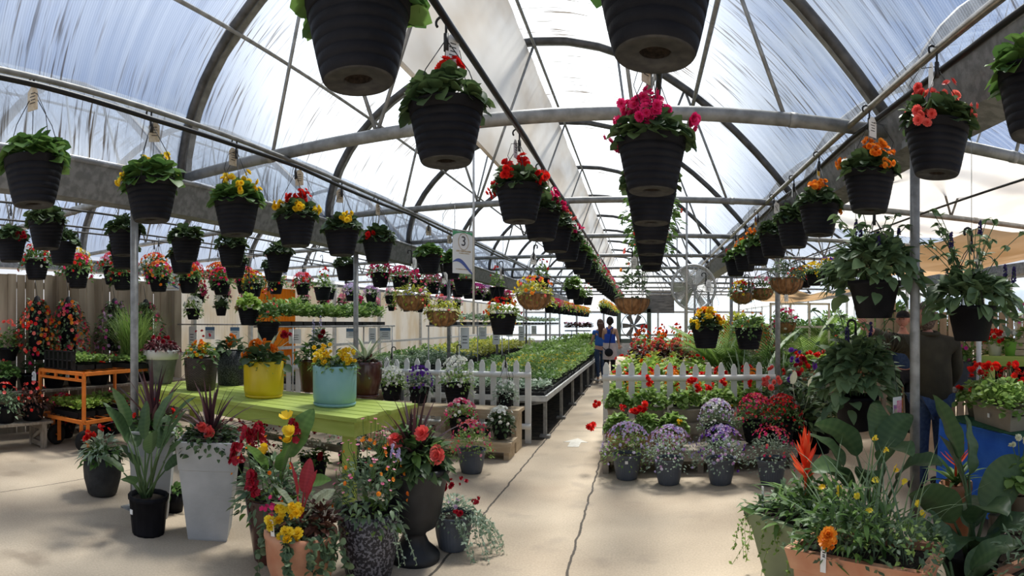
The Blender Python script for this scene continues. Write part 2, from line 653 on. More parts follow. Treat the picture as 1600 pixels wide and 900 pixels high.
# ---- floor
def floor_material():
    m, nt, b = base_mat('old_concrete')
    geo = N(nt, 'ShaderNodeNewGeometry')
    sp = N(nt, 'ShaderNodeSeparateXYZ')
    nt.links.new(geo.outputs['Position'], sp.inputs[0])
    def noise(scale, det=4):
        n = N(nt, 'ShaderNodeTexNoise'); n.inputs['Scale'].default_value = scale; n.inputs['Detail'].default_value = det
        nt.links.new(geo.outputs['Position'], n.inputs['Vector'])
        return n.outputs['Fac']
    big = noise(0.9, 6)
    r = N(nt, 'ShaderNodeValToRGB')
    r.color_ramp.elements[0].position = 0.35; r.color_ramp.elements[0].color = (0.42, 0.33, 0.235, 1)
    r.color_ramp.elements[1].position = 0.62; r.color_ramp.elements[1].color = (0.55, 0.45, 0.33, 1)
    nt.links.new(big, r.inputs['Fac'])
    fine = noise(70, 3)
    rf = N(nt, 'ShaderNodeMapRange'); rf.inputs['From Min'].default_value = 0.3; rf.inputs['From Max'].default_value = 0.7
    rf.inputs['To Min'].default_value = 0.86; rf.inputs['To Max'].default_value = 1.06
    nt.links.new(fine, rf.inputs['Value'])
    c1 = N(nt, 'ShaderNodeVectorMath', operation='SCALE')
    nt.links.new(r.outputs['Color'], c1.inputs[0]); nt.links.new(rf.outputs['Result'], c1.inputs['Scale'])
    # damp and dirt stains
    st = noise(2.6, 8)
    rs = N(nt, 'ShaderNodeMapRange'); rs.inputs['From Min'].default_value = 0.58; rs.inputs['From Max'].default_value = 0.72
    nt.links.new(st, rs.inputs['Value'])
    mx = N(nt, 'ShaderNodeMixRGB'); mx.inputs['Color2'].default_value = (0.25, 0.19, 0.13, 1)
    ms = N(nt, 'ShaderNodeMath', operation='MULTIPLY'); ms.inputs[1].default_value = 0.6
    nt.links.new(rs.outputs['Result'], ms.inputs[0]); nt.links.new(ms.outputs[0], mx.inputs['Fac'])
    nt.links.new(c1.outputs[0], mx.inputs['Color1'])
    # joints between the slabs
    wob = noise(5.0, 5)
    last = mx.outputs['Color']
    def joint(axis, at, wd, amp, lim=None):
        nonlocal last
        a = N(nt, 'ShaderNodeMath', operation='MULTIPLY_ADD'); a.inputs[1].default_value = amp
        nt.links.new(wob, a.inputs[0]); nt.links.new(sp.outputs[axis], a.inputs[2])
        s = N(nt, 'ShaderNodeMath', operation='SUBTRACT'); s.inputs[1].default_value = at + amp * 0.5
        nt.links.new(a.outputs[0], s.inputs[0])
        ab = N(nt, 'ShaderNodeMath', operation='ABSOLUTE'); nt.links.new(s.outputs[0], ab.inputs[0])
        mr_ = N(nt, 'ShaderNodeMapRange'); mr_.inputs['From Min'].default_value = wd * 0.6; mr_.inputs['From Max'].default_value = wd
        mr_.inputs['To Min'].default_value = 0.9; mr_.inputs['To Max'].default_value = 0
        nt.links.new(ab.outputs[0], mr_.inputs['Value'])
        f = mr_.outputs['Result']
        if lim:
            g = N(nt, 'ShaderNodeMath', operation=lim[1]); g.inputs[1].default_value = lim[2]
            nt.links.new(sp.outputs[lim[0]], g.inputs[0])
            h = N(nt, 'ShaderNodeMath', operation='MULTIPLY'); nt.links.new(f, h.inputs[0]); nt.links.new(g.outputs[0], h.inputs[1])
            f = h.outputs[0]
        mj = N(nt, 'ShaderNodeMixRGB'); mj.inputs['Color2'].default_value = (0.035, 0.028, 0.022, 1)
        nt.links.new(f, mj.inputs['Fac']); nt.links.new(last, mj.inputs['Color1'])
        last = mj.outputs['Color']
    joint('X', -1.24, 0.011, 0.05)
    joint('X', -0.45, 0.011, 0.05)
    joint('Y', 4.35, 0.006, 0.05, ('X', 'LESS_THAN', -1.24))
    joint('Y', 7.9, 0.006, 0.03)
    joint('X', -4.6, 0.007, 0.05)
    nt.links.new(last, b.inputs['Base Color'])
    rr = N(nt, 'ShaderNodeMapRange'); rr.inputs['To Min'].default_value = 0.85; rr.inputs['To Max'].default_value = 0.55
    nt.links.new(rs.outputs['Result'], rr.inputs['Value']); nt.links.new(rr.outputs['Result'], b.inputs['Roughness'])
    bp = N(nt, 'ShaderNodeBump'); bp.inputs['Strength'].default_value = 0.15; bp.inputs['Distance'].default_value = 0.01
    nt.links.new(fine, bp.inputs['Height']); nt.links.new(bp.outputs['Normal'], b.inputs['Normal'])
    return m


M['concrete'] = floor_material()
mb = MB(); mb.box((-0.5, 12, -0.06), (26, 32, 0.12)); struct(mb, 'floor', M['concrete'])
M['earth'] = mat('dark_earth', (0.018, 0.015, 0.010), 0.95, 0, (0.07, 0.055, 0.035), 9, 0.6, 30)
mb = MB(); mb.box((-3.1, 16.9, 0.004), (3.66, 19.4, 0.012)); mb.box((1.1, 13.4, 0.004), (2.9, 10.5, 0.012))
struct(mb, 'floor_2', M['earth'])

# ---- arches, chords, purlins, gutters
BAYS = ((0.0, 'main bay'), (-BW - 0.02, 'bay above the board fence'), (BW + 0.02, 'bay with the shade cloth'))
for off, bay in BAYS:
    for i in range(ND):
        y = D0 + DS * i
        t = thing('roof_arch', 'dark curved steel roof arch in the %s, %s from the front' % (bay, ordinal(i)), 'roof arch', (APX + off, y, ZG), 0, 'roof arches of the ' + bay)
        pts = [(x - APX, 0, z - ZG) for x, z in arch_pts(0, 26)]
        mb = MB(); mb.tube(pts, 0.038, 8); mb.build('hoop', M['steel_dark'], t)
        mb = MB()
        for a, b_ in zip(pts, pts[1:]): mb.bar((a[0], 0.085, a[2] + 0.012), (b_[0], 0.085, b_[2] + 0.012), 0.07, 0.016)
        mb.build('weather_strip', M['steel'], t)
        y += 0.05
        a, b_ = XL, XR
        t = thing('chord_pipe', 'grey cross pipe with struts in the %s, %s from front' % (bay, ordinal(i)), 'cross pipe', (off, y, ZG + 0.04), 0, 'cross pipes of the ' + bay)
        mb = MB(); mb.tube([(a - 0.05, 0, 0), (b_ + 0.05, 0, 0)], 0.034 if i else 0.044, 12)
        for fx in (0.18, 0.42, 0.66, 0.86):
            x = a + (b_ - a) * fx
            mb.tube([(x - 0.025, 0, 0), (x + 0.025, 0, 0)], 0.048 if i == 0 else 0.039, 12)
        mb.build('pipe', M['steel'], t)
        for x0, x1 in ((-2.65, -2.25), (-1.75, -2.25), (-1.75, -1.12), (-0.05, -0.25), (0.0, 0.45), (0.9, 0.45)):
            mb = MB(); mb.tube([(x0, 0, 0.01), (x1, -0.03, arch_z(x1) - ZG - 0.05)], 0.014, 6); mb.build('web_strut', M['steel'], t)
    for x, nm in ((-3.0, 'table side'), (-1.12, 'ridge'), (0.55, 'aisle side')):
        mb = MB(); mb.tube([(0, YF, 0), (0, YB, 0)], 0.017 if x != 0.55 else 0.022, 6)
        o = mb.build('purlin', M['steel'], None, (x + off, 0, arch_z(x) - 0.04)); tag(o, 'thin roof purlin pipe, %s, in the %s' % (nm, bay), 'purlin')

for nm, x, zz in (('long folded steel gutter beam over the green table side', XL, 2.47), ('long folded steel gutter beam beside the shiny basket pipe', XR + 0.06, 2.66)):
    t = thing('gutter', nm, 'gutter', (x, 0, zz))
    mb = MB()
    prof = [(-0.20, 0.22), (-0.19, 0.24), (-0.10, 0.02), (0.10, 0.0), (0.19, 0.24), (0.20, 0.22), (0.115, -0.02), (-0.115, 0.0)]
    V = [(px, y, pz) for y in (YF, YB) for px, pz in prof]
    n = len(prof)
    F = [(i, (i + 1) % n, n + (i + 1) % n, n + i) for i in range(n)] + [tuple(range(n - 1, -1, -1)), tuple(range(n, 2 * n))]
    mb.add(V, F, smooth=False); mb.build('trough', M['gutter'], t)
    for s in (-1, 1):
        mb = MB(); mb.tube([(s * 0.2, YF, 0.235), (s * 0.2, YB, 0.235)], 0.02, 6); mb.build('edge_pipe', M['gutter'], t)
for s in (-1, 1):
    x = (XL - BW - 0.02) if s < 0 else XR + BW
    mb = MB(); mb.box((0, (YF + YB) / 2, 2.6), (0.3, YB - YF, 0.22)); o = mb.build('gutter', M['gutter'], None, (x, 0, 0))
    tag(o, 'outer steel gutter beam beyond the board fence' if s < 0 else 'outer steel gutter beam beyond the shade cloth bay', 'gutter')

# ---- posts under the gutters: each a thing of its own
for nm, x, ztop, ys, wd in (('left', XL, 2.50, [2.88 + 3.66 * k for k in range(7)], 0.068), ('right', XR, 2.68, [3.22 + 3.66 * k for k in range(6)], 0.066)):
    for k, y in enumerate(ys):
        mb = MB()
        mb.tube([(x, y, 0), (x, y, ztop)], wd / 2, 14)
        mb.box((x, y, 0.006), (0.16, 0.16, 0.012))
        mb.box((x, y, ztop), (0.14, 0.10, 0.06))
        o = mb.build('support_post', M['steel'])
        tag(o, 'round galvanised steel post under the %s gutter, %s from the near end' % ('green table side' if nm == 'left' else 'blue cloth side', ordinal(k)), 'post', group='posts under the %s gutter' % nm)

# ---- long rails that carry the baskets
def rail(x, z, y0, y1, r, m, sag=0.0, step=2.42):
    mb = MB()
    pts = []
    n = 40
    for i in range(n + 1):
        y = y0 + (y1 - y0) * i / n
        pts.append((x, y, z - sag * abs(math.sin(PI * (y - D0) / step))))
    mb.tube(pts, r, 8)
    return mb


WX0 = -7.02
RA = [(-2.5, 2.76), (-0.78, 2.76), (0.04, 2.76), (1.32, 2.80)]
rail_desc = ['steel basket pipe along the green table side of the roof', 'dark basket pipe beside the tan curtain', 'thin basket pipe over the middle of the aisle', 'shiny basket pipe along the right gutter']
for (x, z), ds in zip(RA, rail_desc):
    m_ = M['chrome'] if x > 1 else M['steel']
    t = thing('basket_pipe', ds, 'pipe', (x, 0, 0))
    p = rail(0, z, YF, 26, 0.019 if x > 1 else 0.016, m_).build('pipe', m_, t)
    h = rail(0.045, z - 0.045, YF, 26, 0.015, M['hose'], 0.03).build('irrigation_hose', M['hose'], t)
# outer rails in the neighbouring bays
for x, z, ds in ((-4.05, 2.76, 'thin basket pipe just beyond the left gutter'), (-5.05, 2.72, 'thin basket pipe midway between left gutter and board fence'), (-6.45, 2.76, 'thin basket pipe high above the board fence'), (-6.0, 2.74, 'thin basket pipe above the orange cart'), (-6.75, 2.40, 'thin pipe of small pots along the pale wall'), (2.95, 2.72, 'thin basket pipe beyond the right gutter'), (-2.4, 2.76, 'thin pipe over the low flowering far row'), (-1.15, 2.76, 'thin pipe above the two women')):
    mbr = rail(x, z, 14.0 if x in (-2.4, -1.15) else 1.0 if x < 0 else 2.5, 26, 0.012, M['steel_dark'])
    if x == -6.75:
        for yy in np.arange(6.8, 26, 2.4): mbr.tube([(x, yy, z), (WX0, yy, z)], 0.008, 6)
    t = mbr.build('basket_pipe', M['steel_dark'])
    tag(t, ds, 'pipe')

# ---- tan roller curtain hanging from the ridge
def curtain_mesh(x0, z0, x1, z1, y0, y1, ny=150, nx=14, amp=0.022):
    V, F = [], []
    rnd = random.Random(4)
    ph = [rnd.random() * 6 for _ in range(6)]
    for j in range(ny + 1):
        y = y0 + (y1 - y0) * j / ny
        for i in range(nx + 1):
            t = i / nx
            k = math.sin(PI * t)
            b = amp * (math.sin(y * 5.1 + ph[0] + t * 3) * 0.6 + math.sin(y * 11.3 + ph[1] - t * 5) * 0.35 + math.sin(y * 2.2 + t * 9 + ph[2]) * 0.8) * (0.3 + k)
            V.append((x0 + (x1 - x0) * t + b, y, z0 + (z1 - z0) * t + b * 0.3 - 0.05 * k))
    for j in range(ny):
        for i in range(nx):
            a = j * (nx + 1) + i
            F.append((a, a + 1, a + nx + 2, a + nx + 1))
    mb = MB(); mb.add(V, F)
    return mb


def cloth_mat(name, a, b2, tr=0.5, wave=True):
    m, nt, b = base_mat(name)
    co = N(nt, 'ShaderNodeTexCoord')
    n = N(nt, 'ShaderNodeTexNoise'); n.inputs['Scale'].default_value = 1.6; n.inputs['Detail'].default_value = 3
    mpn = N(nt, 'ShaderNodeMapping'); mpn.inputs['Scale'].default_value = (1, 0.5, 1.6)
    nt.links.new(co.outputs['Object'], mpn.inputs['Vector']); nt.links.new(mpn.outputs['Vector'], n.inputs['Vector'])
    r = N(nt, 'ShaderNodeValToRGB')
    r.color_ramp.elements[0].position = 0.33; r.color_ramp.elements[0].color = (*a, 1)
    r.color_ramp.elements[1].position = 0.6; r.color_ramp.elements[1].color = (*b2, 1)
    nt.links.new(n.outputs['Fac'], r.inputs['Fac'])
    nt.links.new(r.outputs['Color'], b.inputs['Base Color'])
    b.inputs['Roughness'].default_value = 0.5
    t = N(nt, 'ShaderNodeBsdfTranslucent'); nt.links.new(r.outputs['Color'], t.inputs['Color'])
    mx = N(nt, 'ShaderNodeMixShader'); mx.inputs['Fac'].default_value = tr
    nt.links.new(b.outputs[0], mx.inputs[1]); nt.links.new(t.outputs[0], mx.inputs[2])
    bp = N(nt, 'ShaderNodeBump'); bp.inputs['Strength'].default_value = 0.3; bp.inputs['Distance'].default_value = 0.02
    nt.links.new(n.outputs['Fac'], bp.inputs['Height']); nt.links.new(bp.outputs['Normal'], b.inputs['Normal'])
    nt.links.new(mx.outputs[0], nt.nodes['Material Output'].inputs['Surface'])
    return m


M['curtain'] = cloth_mat('tan_plastic_curtain', (0.70, 0.60, 0.48), (0.88, 0.82, 0.73), 0.65)
o = curtain_mesh(-1.20, EYE + 2.92, -1.66, EYE + 1.86, -2.5, 25.5).build('roof_curtain', M['curtain'])
tag(o, 'long crinkled tan plastic curtain hanging from the roof ridge', 'curtain')
mbh = MB()
mbh.tube([(-1.66, -2.5, EYE + 1.85), (-1.66, 25.5, EYE + 1.85)], 0.018, 8)
mbh.build('hem_rod', M['curtain'], o)

M['shade'] = cloth_mat('orange_shade_cloth', (0.60, 0.36, 0.17), (0.78, 0.52, 0.30), 0.5)
M['shade2'] = cloth_mat('pale_plastic_sheet', (0.82, 0.75, 0.66), (0.92, 0.88, 0.82), 0.6)


def sag_sheet(pa, pb, pc, pd, sag, nu=30, nv=24, wr=0.03, ph=0.0):
    """sheet between four corners (a-b near edge, d-c far edge) with a belly"""
    pa, pb, pc, pd = map(Vector, (pa, pb, pc, pd))
    V, F = [], []
    for j in range(nv + 1):
        v = j / nv
        for i in range(nu + 1):
            u = i / nu
            p = pa.lerp(pb, u).lerp(pd.lerp(pc, u), v)
            z = -sag * math.sin(PI * u) * (0.6 + 0.4 * math.sin(PI * v)) + wr * math.sin(u * 23 + v * 7 + ph) * math.sin(v * 9 + ph)
            V.append((p.x, p.y, p.z + z))
    for j in range(nv):
        for i in range(nu):
            a = j * (nu + 1) + i
            F.append((a, a + 1, a + nu + 2, a + nu + 1))
    mb = MB(); mb.add(V, F)
    return mb


o = sag_sheet((2.15, 4.6, 3.30), (6.8, 4.2, 3.4), (6.8, 8.3, 3.1), (2.15, 8.1, 3.05), 0.22).build('plastic_sheet', M['shade2'])
tag(o, 'pale translucent plastic sheet sagging under the right bay roof', 'sheet')
o = sag_sheet((3.0, 4.4, 2.40), (6.6, 3.8, 3.0), (6.4, 9.5, 2.60), (3.25, 8.6, 2.35), 0.16, ph=2).build('shade_cloth', M['shade'])
tag(o, 'orange tan shade cloth hanging in swags above the salvia basket', 'shade cloth')
o = sag_sheet((2.2, 9.4, 2.12), (3.9, 9.6, 2.15), (3.9, 12.0, 2.1), (2.2, 12.0, 2.05), 0.14, ph=4).build('shade_cloth', M['shade'])
tag(o, 'low orange shade cloth swag behind the coco fibre baskets', 'shade cloth')

# ---- left side: board fence, then pale corrugated wall
M['fence'] = mat('fence_board', (0.20, 0.155, 0.105), 0.85, 0, (0.40, 0.34, 0.26), 4, 0.3, 30, stretch=(1, 1, 0.12))
WX = -7.0
mb = MB()
rnd = random.Random(3)
y = -1.0
while y < 6.45:
    wd = 0.135 + rnd.random() * 0.02
    mb.box((WX + rnd.uniform(-0.008, 0.012), y + wd / 2, 1.1 + rnd.uniform(-0.01, 0.01)), (0.022, wd - rnd.choice((0.004, 0.012, 0.02)), 2.2))
    y += wd
for z in (0.35, 1.25, 2.05):
    mb.box((WX - 0.04, 2.7, z), (0.05, 7.4, 0.09))
for yy in (-0.2, 1.9, 4.2, 6.42):
    mb.box((WX + 0.02, yy, 1.12), (0.13, 0.16, 2.24))
struct(mb, 'wall_left_2', M['fence'])


def corr_mat(name, a, b2, period, axis='Y'):
    m, nt, b = base_mat(name)
    geo = N(nt, 'ShaderNodeNewGeometry')
    sp = N(nt, 'ShaderNodeSeparateXYZ'); nt.links.new(geo.outputs['Position'], sp.inputs[0])
    k = N(nt, 'ShaderNodeMath', operation='MULTIPLY'); k.inputs[1].default_value = 2 * PI / period
    nt.links.new(sp.outputs[axis], k.inputs[0])
    s = N(nt, 'ShaderNodeMath', operation='SINE'); nt.links.new(k.outputs[0], s.inputs[0])
    bp = N(nt, 'ShaderNodeBump'); bp.inputs['Strength'].default_value = 0.9; bp.inputs['Distance'].default_value = 0.02
    nt.links.new(s.outputs[0], bp.inputs['Height'])
    n = N(nt, 'ShaderNodeTexNoise'); n.inputs['Scale'].default_value = 1.6; n.inputs['Detail'].default_value = 6
    mpn = N(nt, 'ShaderNodeMapping'); mpn.inputs['Scale'].default_value = (1, 1.5, 0.5)
    nt.links.new(geo.outputs['Position'], mpn.inputs['Vector']); nt.links.new(mpn.outputs['Vector'], n.inputs['Vector'])
    r = N(nt, 'ShaderNodeValToRGB')
    r.color_ramp.elements[0].position = 0.38; r.color_ramp.elements[0].color = (*a, 1)
    r.color_ramp.elements[1].position = 0.55; r.color_ramp.elements[1].color = (*b2, 1)
    nt.links.new(n.outputs['Fac'], r.inputs['Fac'])
    nt.links.new(r.outputs['Color'], b.inputs['Base Color']); nt.links.new(bp.outputs['Normal'], b.inputs['Normal'])
    t = N(nt, 'ShaderNodeBsdfTranslucent'); nt.links.new(r.outputs['Color'], t.inputs['Color'])
    mx = N(nt, 'ShaderNodeMixShader'); mx.inputs['Fac'].default_value = 0.8
    nt.links.new(b.outputs[0], mx.inputs[1]); nt.links.new(t.outputs[0], mx.inputs[2])
    nt.links.new(mx.outputs[0], nt.nodes['Material Output'].inputs['Surface'])
    return m


M['corr'] = corr_mat('cream_corrugated_sheet', (0.84, 0.78, 0.66), (0.93, 0.92, 0.87), 0.076)
M['corr_orange'] = corr_mat('orange_corrugated_sheet', (0.72, 0.34, 0.03), (0.80, 0.42, 0.05), 0.10)
mb = MB(); mb.box((WX - 0.10, (6.5 + YB) / 2, 1.22), (0.05, YB - 6.5, 2.44)); struct(mb, 'wall_left', M['corr'])
mb = MB()
for yy in (6.9, 8.45, 11.6, 14.0, 17.0, 20.0, 23.5):
    mb.box((WX - 0.03, yy, 1.22), (0.07, 0.07, 2.44))
for z in (1.0, 2.42):
    mb.box((WX - 0.03, (6.5 + YB) / 2, z), (0.06, YB - 6.5, 0.06))
struct(mb, 'trim_1', M['steel_light'])
mb = MB(); mb.box((WX - 0.05, 9.35, 1.32), (0.03, 1.25, 1.85)); struct(mb, 'door_1', M['corr_orange'])

# ---- far end wall: pale sheets below, grey gable above
M['frost'] = corr_mat('frosted_end_sheet', (0.78, 0.85, 0.92), (0.86, 0.92, 0.97), 0.5, 'X')
M['gable'] = mat('grey_gable_louvres', (0.10, 0.10, 0.10), 0.8, 0, (0.20, 0.20, 0.195), 3, stretch=(1, 1, 8))
mb = MB(); mb.box((-0.9, YB, 1.0), (13.5, 0.06, 2.1)); struct(mb, 'wall_far', M['frost'])
mb = MB(); mb.box((0.9, YB - 0.1, 2.55), (1.35, 0.06, 1.1)); struct(mb, 'wall_far_2', M['gable'])
mb = MB()
for x in np.arange(-7.0, 5.9, 1.3):
    mb.box((x, YB - 0.08, 1.35), (0.09, 0.08, 2.7))
mb.box((-0.9, YB - 0.08, 0.95), (13.5, 0.07, 0.10)); mb.box((-0.9, YB - 0.08, 2.05), (13.5, 0.07, 0.10))
mb.box((-0.9, YB - 0.08, 0.35), (13.5, 0.09, 0.7), mat=0)
struct(mb, 'trim_2', [M['steel_light'], M['gable']])

# ---- right side: board fence in front, pale greenhouse beyond
mb = MB()
rnd = random.Random(8)
x = 3.4
while x < 9.6:
    wd = 0.14
    mb.box((x, 7.9 + rnd.uniform(-0.01, 0.01) - (x - 3.4) * 0.25, 0.85), (wd - 0.012, 0.022, 1.7 + rnd.uniform(-0.02, 0.02)))
    x += wd
for z in (0.4, 1.35):
    mb.bar((3.4, 7.95, z), (9.5, 7.95 - 6.1 * 0.25, z), 0.04, 0.08)
struct(mb, 'wall_right', M['fence'])

# ================================================================== PLANTS
LM = {
    'dark': leaf_mat('dark_green_leaf', (0.034, 0.066, 0.028), (0.110, 0.170, 0.065), 0.25),
    'mid': leaf_mat('green_leaf', (0.052, 0.120, 0.030), (0.165, 0.290, 0.070), 0.35),
    'light': leaf_mat('fresh_green_leaf', (0.120, 0.230, 0.045), (0.340, 0.480, 0.130), 0.4),
    'lime': leaf_mat('lime_green_leaf', (0.20, 0.36, 0.05), (0.46, 0.60, 0.14), 0.45),
    'silver': leaf_mat('silvery_leaf', (0.16, 0.25, 0.15), (0.46, 0.56, 0.42), 0.3),
    'grey': leaf_mat('grey_green_leaf', (0.075, 0.130, 0.070), (0.200, 0.280, 0.150), 0.3),
    'bronze': leaf_mat('bronze_leaf', (0.050, 0.020, 0.016), (0.130, 0.050, 0.030), 0.25),
    'purple': leaf_mat('dark_purple_strap_leaf', (0.030, 0.012, 0.018), (0.110, 0.050, 0.055), 0.2),
    'wine': leaf_mat('wine_and_green_leaf', (0.045, 0.012, 0.018), (0.20, 0.05, 0.06), 0.25, c3=(0.5, 0.45, 0.35)),
    'banana': leaf_mat('broad_glossy_leaf', (0.040, 0.085, 0.035), (0.120, 0.190, 0.075), 0.3, 0.4),
    'vari': leaf_mat('variegated_leaf', (0.10, 0.16, 0.08), (0.55, 0.58, 0.40), 0.3),
    'yellowish': leaf_mat('yellow_green_leaf', (0.22, 0.30, 0.04), (0.62, 0.58, 0.10), 0.45),
}
PM = {
    'red': leaf_mat('red_petal', (0.62, 0.006, 0.010), (0.90, 0.035, 0.020), 0.3),
    'crimson': leaf_mat('crimson_petal', (0.22, 0.003, 0.012), (0.48, 0.010, 0.030), 0.25),
    'pink': leaf_mat('pink_petal', (0.80, 0.16, 0.30), (0.92, 0.42, 0.52), 0.35),
    'hotpink': leaf_mat('hot_pink_petal', (0.62, 0.012, 0.12), (0.88, 0.05, 0.22), 0.3),
    'coral': leaf_mat('coral_petal', (0.82, 0.10, 0.09), (0.92, 0.22, 0.17), 0.35),
    'magenta': leaf_mat('magenta_petal', (0.50, 0.02, 0.26), (0.76, 0.10, 0.45), 0.35),
    'orange': leaf_mat('orange_petal', (0.86, 0.19, 0.014), (0.95, 0.38, 0.04), 0.35),
    'yellow': leaf_mat('yellow_petal', (0.86, 0.52, 0.012), (0.95, 0.78, 0.06), 0.35),
    'white': leaf_mat('white_petal', (0.74, 0.76, 0.68), (0.90, 0.90, 0.86), 0.35),
    'purple': leaf_mat('purple_petal', (0.09, 0.02, 0.26), (0.22, 0.06, 0.48), 0.3),
    'lavender': leaf_mat('lavender_petal', (0.42, 0.34, 0.66), (0.72, 0.66, 0.84), 0.35),
    'mauve': leaf_mat('mauve_petal', (0.42, 0.20, 0.46), (0.74, 0.52, 0.72), 0.35),
    'blue': leaf_mat('dark_blue_petal', (0.025, 0.018, 0.085), (0.07, 0.05, 0.18), 0.2),
    'cream': leaf_mat('cream_petal', (0.70, 0.70, 0.46), (0.86, 0.86, 0.66), 0.35),
}


def dome(rs, n, R, H, drop=0.0, shell=0.5, edge=0.5):
    """points of a mounded plant above z=0, with outward directions; drop lets the rim hang over"""
    a = rs.rand(n) * 2 * PI
    t = rs.rand(n) ** edge
    u = shell + (1 - shell) * rs.rand(n)
    r = R * t * (0.85 + 0.15 * u)
    z = H * np.sqrt(np.clip(1 - t * t, 0, 1)) * u - drop * np.clip(t - 0.72, 0, 1) / 0.28 * rs.rand(n)
    p = np.stack([r * np.cos(a), r * np.sin(a), z], 1)
    d = np.stack([np.cos(a) * (0.35 + t), np.sin(a) * (0.35 + t), 0.9 * (1 - t) + 0.15 - 0.5 * (t > 0.8) * (drop > 0)], 1)
    return p, d


def leaves(mb, rs, n, R, H, L, tmpl='oval', drop=0.0, mat=0, shell=0.35, edge=0.5, jit=0.35, wide=1.0, z0=0.0, tintk=1.0):
    p, d = dome(rs, n, R, H, drop, shell, edge)
    d = d + rs.randn(n, 3) * jit
    s = L * (0.7 + 0.6 * rs.rand(n))
    sc = np.stack([s, s * wide, s], 1)
    p[:, 2] += z0
    mb.scatter(T[tmpl], p - 0.35 * s[:, None] * d / (np.linalg.norm(d, axis=1, keepdims=True) + 1e-6), d, sc, rs.randn(n) * 0.35, mat, rs.rand(n) * tintk)


def blooms(mb, rs, n, R, H, S, tmpl='rose', drop=0.0, mat=0, z0=0.0, edge=0.6, clump=0, stem=0.0, stemmat=None, out=1.04):
    m = n if not clump else max(1, n // clump)
    p, d = dome(rs, m, R * out * (0.96 if not stem else 1.0), H * (1.32 if not stem else 1.08), drop, 0.95, edge)
    if clump:
        k = -(-n // m)
        p = np.repeat(p, k, 0)[:n] + np.clip(rs.randn(n, 3), -1.5, 1.5) * S * 0.55
        d = np.repeat(d, k, 0)[:n] + rs.randn(n, 3) * 0.35
    p[:, 2] += z0
    d = d + rs.randn(len(p), 3) * 0.25
    if stem:
        q = p.copy(); q[:, 2] += stem * (0.5 + 0.7 * rs.rand(len(p)))
        for a, b_ in zip(p, q):
            mb.tube([(a[0] * .6, a[1] * .6, max(0, a[2] - stem * .5)), tuple((a + b_) / 2), tuple(b_)], 0.0022, 4, stemmat, False, 0.7)
        p = q
        d = d * 0.4 + np.array([0, 0, 1.0])
    s = S * (0.75 + 0.5 * rs.rand(len(p)))
    mb.scatter(T[tmpl], p, d, s, rs.rand(len(p)) * 6, mat, rs.rand(len(p)))


MESHES = {}


def layer_mesh(key, fn, mats):
    if key not in MESHES:
        mb = MB(); fn(mb); MESHES[key] = mb.mesh(key, mats)
    return MESHES[key]


# kinds of filling: foliage tuple (material, count, overhang factor, height, leaf length, template, drop) and flower list
FILL = {
    # name: (leaf list, flower list); R is the pot radius
    'begonia': ([('dark', 190, 1.12, 0.15, 0.064, 'round', 0.02)], 'rose', 0.043, 30, 8, 0.0),
    'begonia_green': ([('mid', 150, 1.12, 0.15, 0.076, 'round', 0.03)], 'rose', 0.040, 18, 6, 0.0),
    'impatiens': ([('mid', 300, 1.48, 0.18, 0.055, 'oval', 0.15)], 'five', 0.042, 95, 0, 0.0),
    'petunia': ([('mid', 260, 1.36, 0.15, 0.045, 'oval', 0.14)], 'trumpet', 0.045, 62, 0, 0.0),
    'calibrachoa': ([('grey', 620, 1.62, 0.20, 0.030, 'small', 0.13)], 'five', 0.028, 150, 0, 0.0),
    'geranium': ([('light', 120, 1.18, 0.17, 0.062, 'round', 0.02)], 'head', 0.058, 4, 0, 0.10),
    'mandevilla': ([('mid', 110, 0.95, 0.36, 0.07, 'oval', 0.0)], 'trumpet', 0.055, 9, 0, 0.0),
    'bush': ([('grey', 300, 1.2, 0.26, 0.04, 'oval', 0.05)], 'five', 0.03, 60, 0, 0.0),
}


def fill(parent, z, kind, cols, R=0.15, var=0, dens=1.0, leafm=None, hscale=1.0, fscale=1.0, far=False, nfl=None):
    """foliage and one flowers mesh per colour, as children of parent at height z"""
    lv, ft, fs, fn_, clump, stem = FILL[kind]
    for j, (lm, n, ov, h, L, tm, dr) in enumerate(lv):
        lm = leafm or lm
        tm2 = 'far' if far else tm
        n2 = int(n * dens * (0.55 if far else 1))
        L2 = L * (1.35 if far else 1)
        key = 'foliage_%s_%s_%d_%.3f_%.2f_%.2f_%d' % (kind, lm, var, R, dens, hscale, far)
        def f(mb, n2=n2, ov=ov, h=h, L2=L2, tm2=tm2, dr=dr):
            rs = np.random.RandomState(100 + var * 7 + j)
            np.random.seed(5 + var)
            leaves(mb, rs, n2, R * ov, h * hscale, L2, tm2, dr)
        me = layer_mesh(key, f, LM[lm])
        link_mesh('foliage', me, parent, (0, 0, z))
    lm0 = leafm or lv[0][0]
    k = len(cols)
    for j, c in enumerate(cols):
        nn = max(2, int((nfl or fn_) * fscale / k * (0.6 if far else 1)))
        key = 'flowers_%s_%s_%d_%.3f_%.2f_%d_%d_%d' % (kind, c, var, R, hscale, nn, j, far)
        def g(mb, nn=nn, j=j):
            rs = np.random.RandomState(900 + var * 13 + j * 5)
            np.random.seed(50 + var)
            blooms(mb, rs, nn, R * lv[0][2], lv[0][3] * hscale, fs * (1.7 if far else 1), 'farbloom' if far else ft, lv[0][6], 0, 0.0, 0.6, clump, stem, 1)
        me = layer_mesh(key, g, [PM[c], LM[lm0]])
        link_mesh('blossoms', me, parent, (0, 0, z))


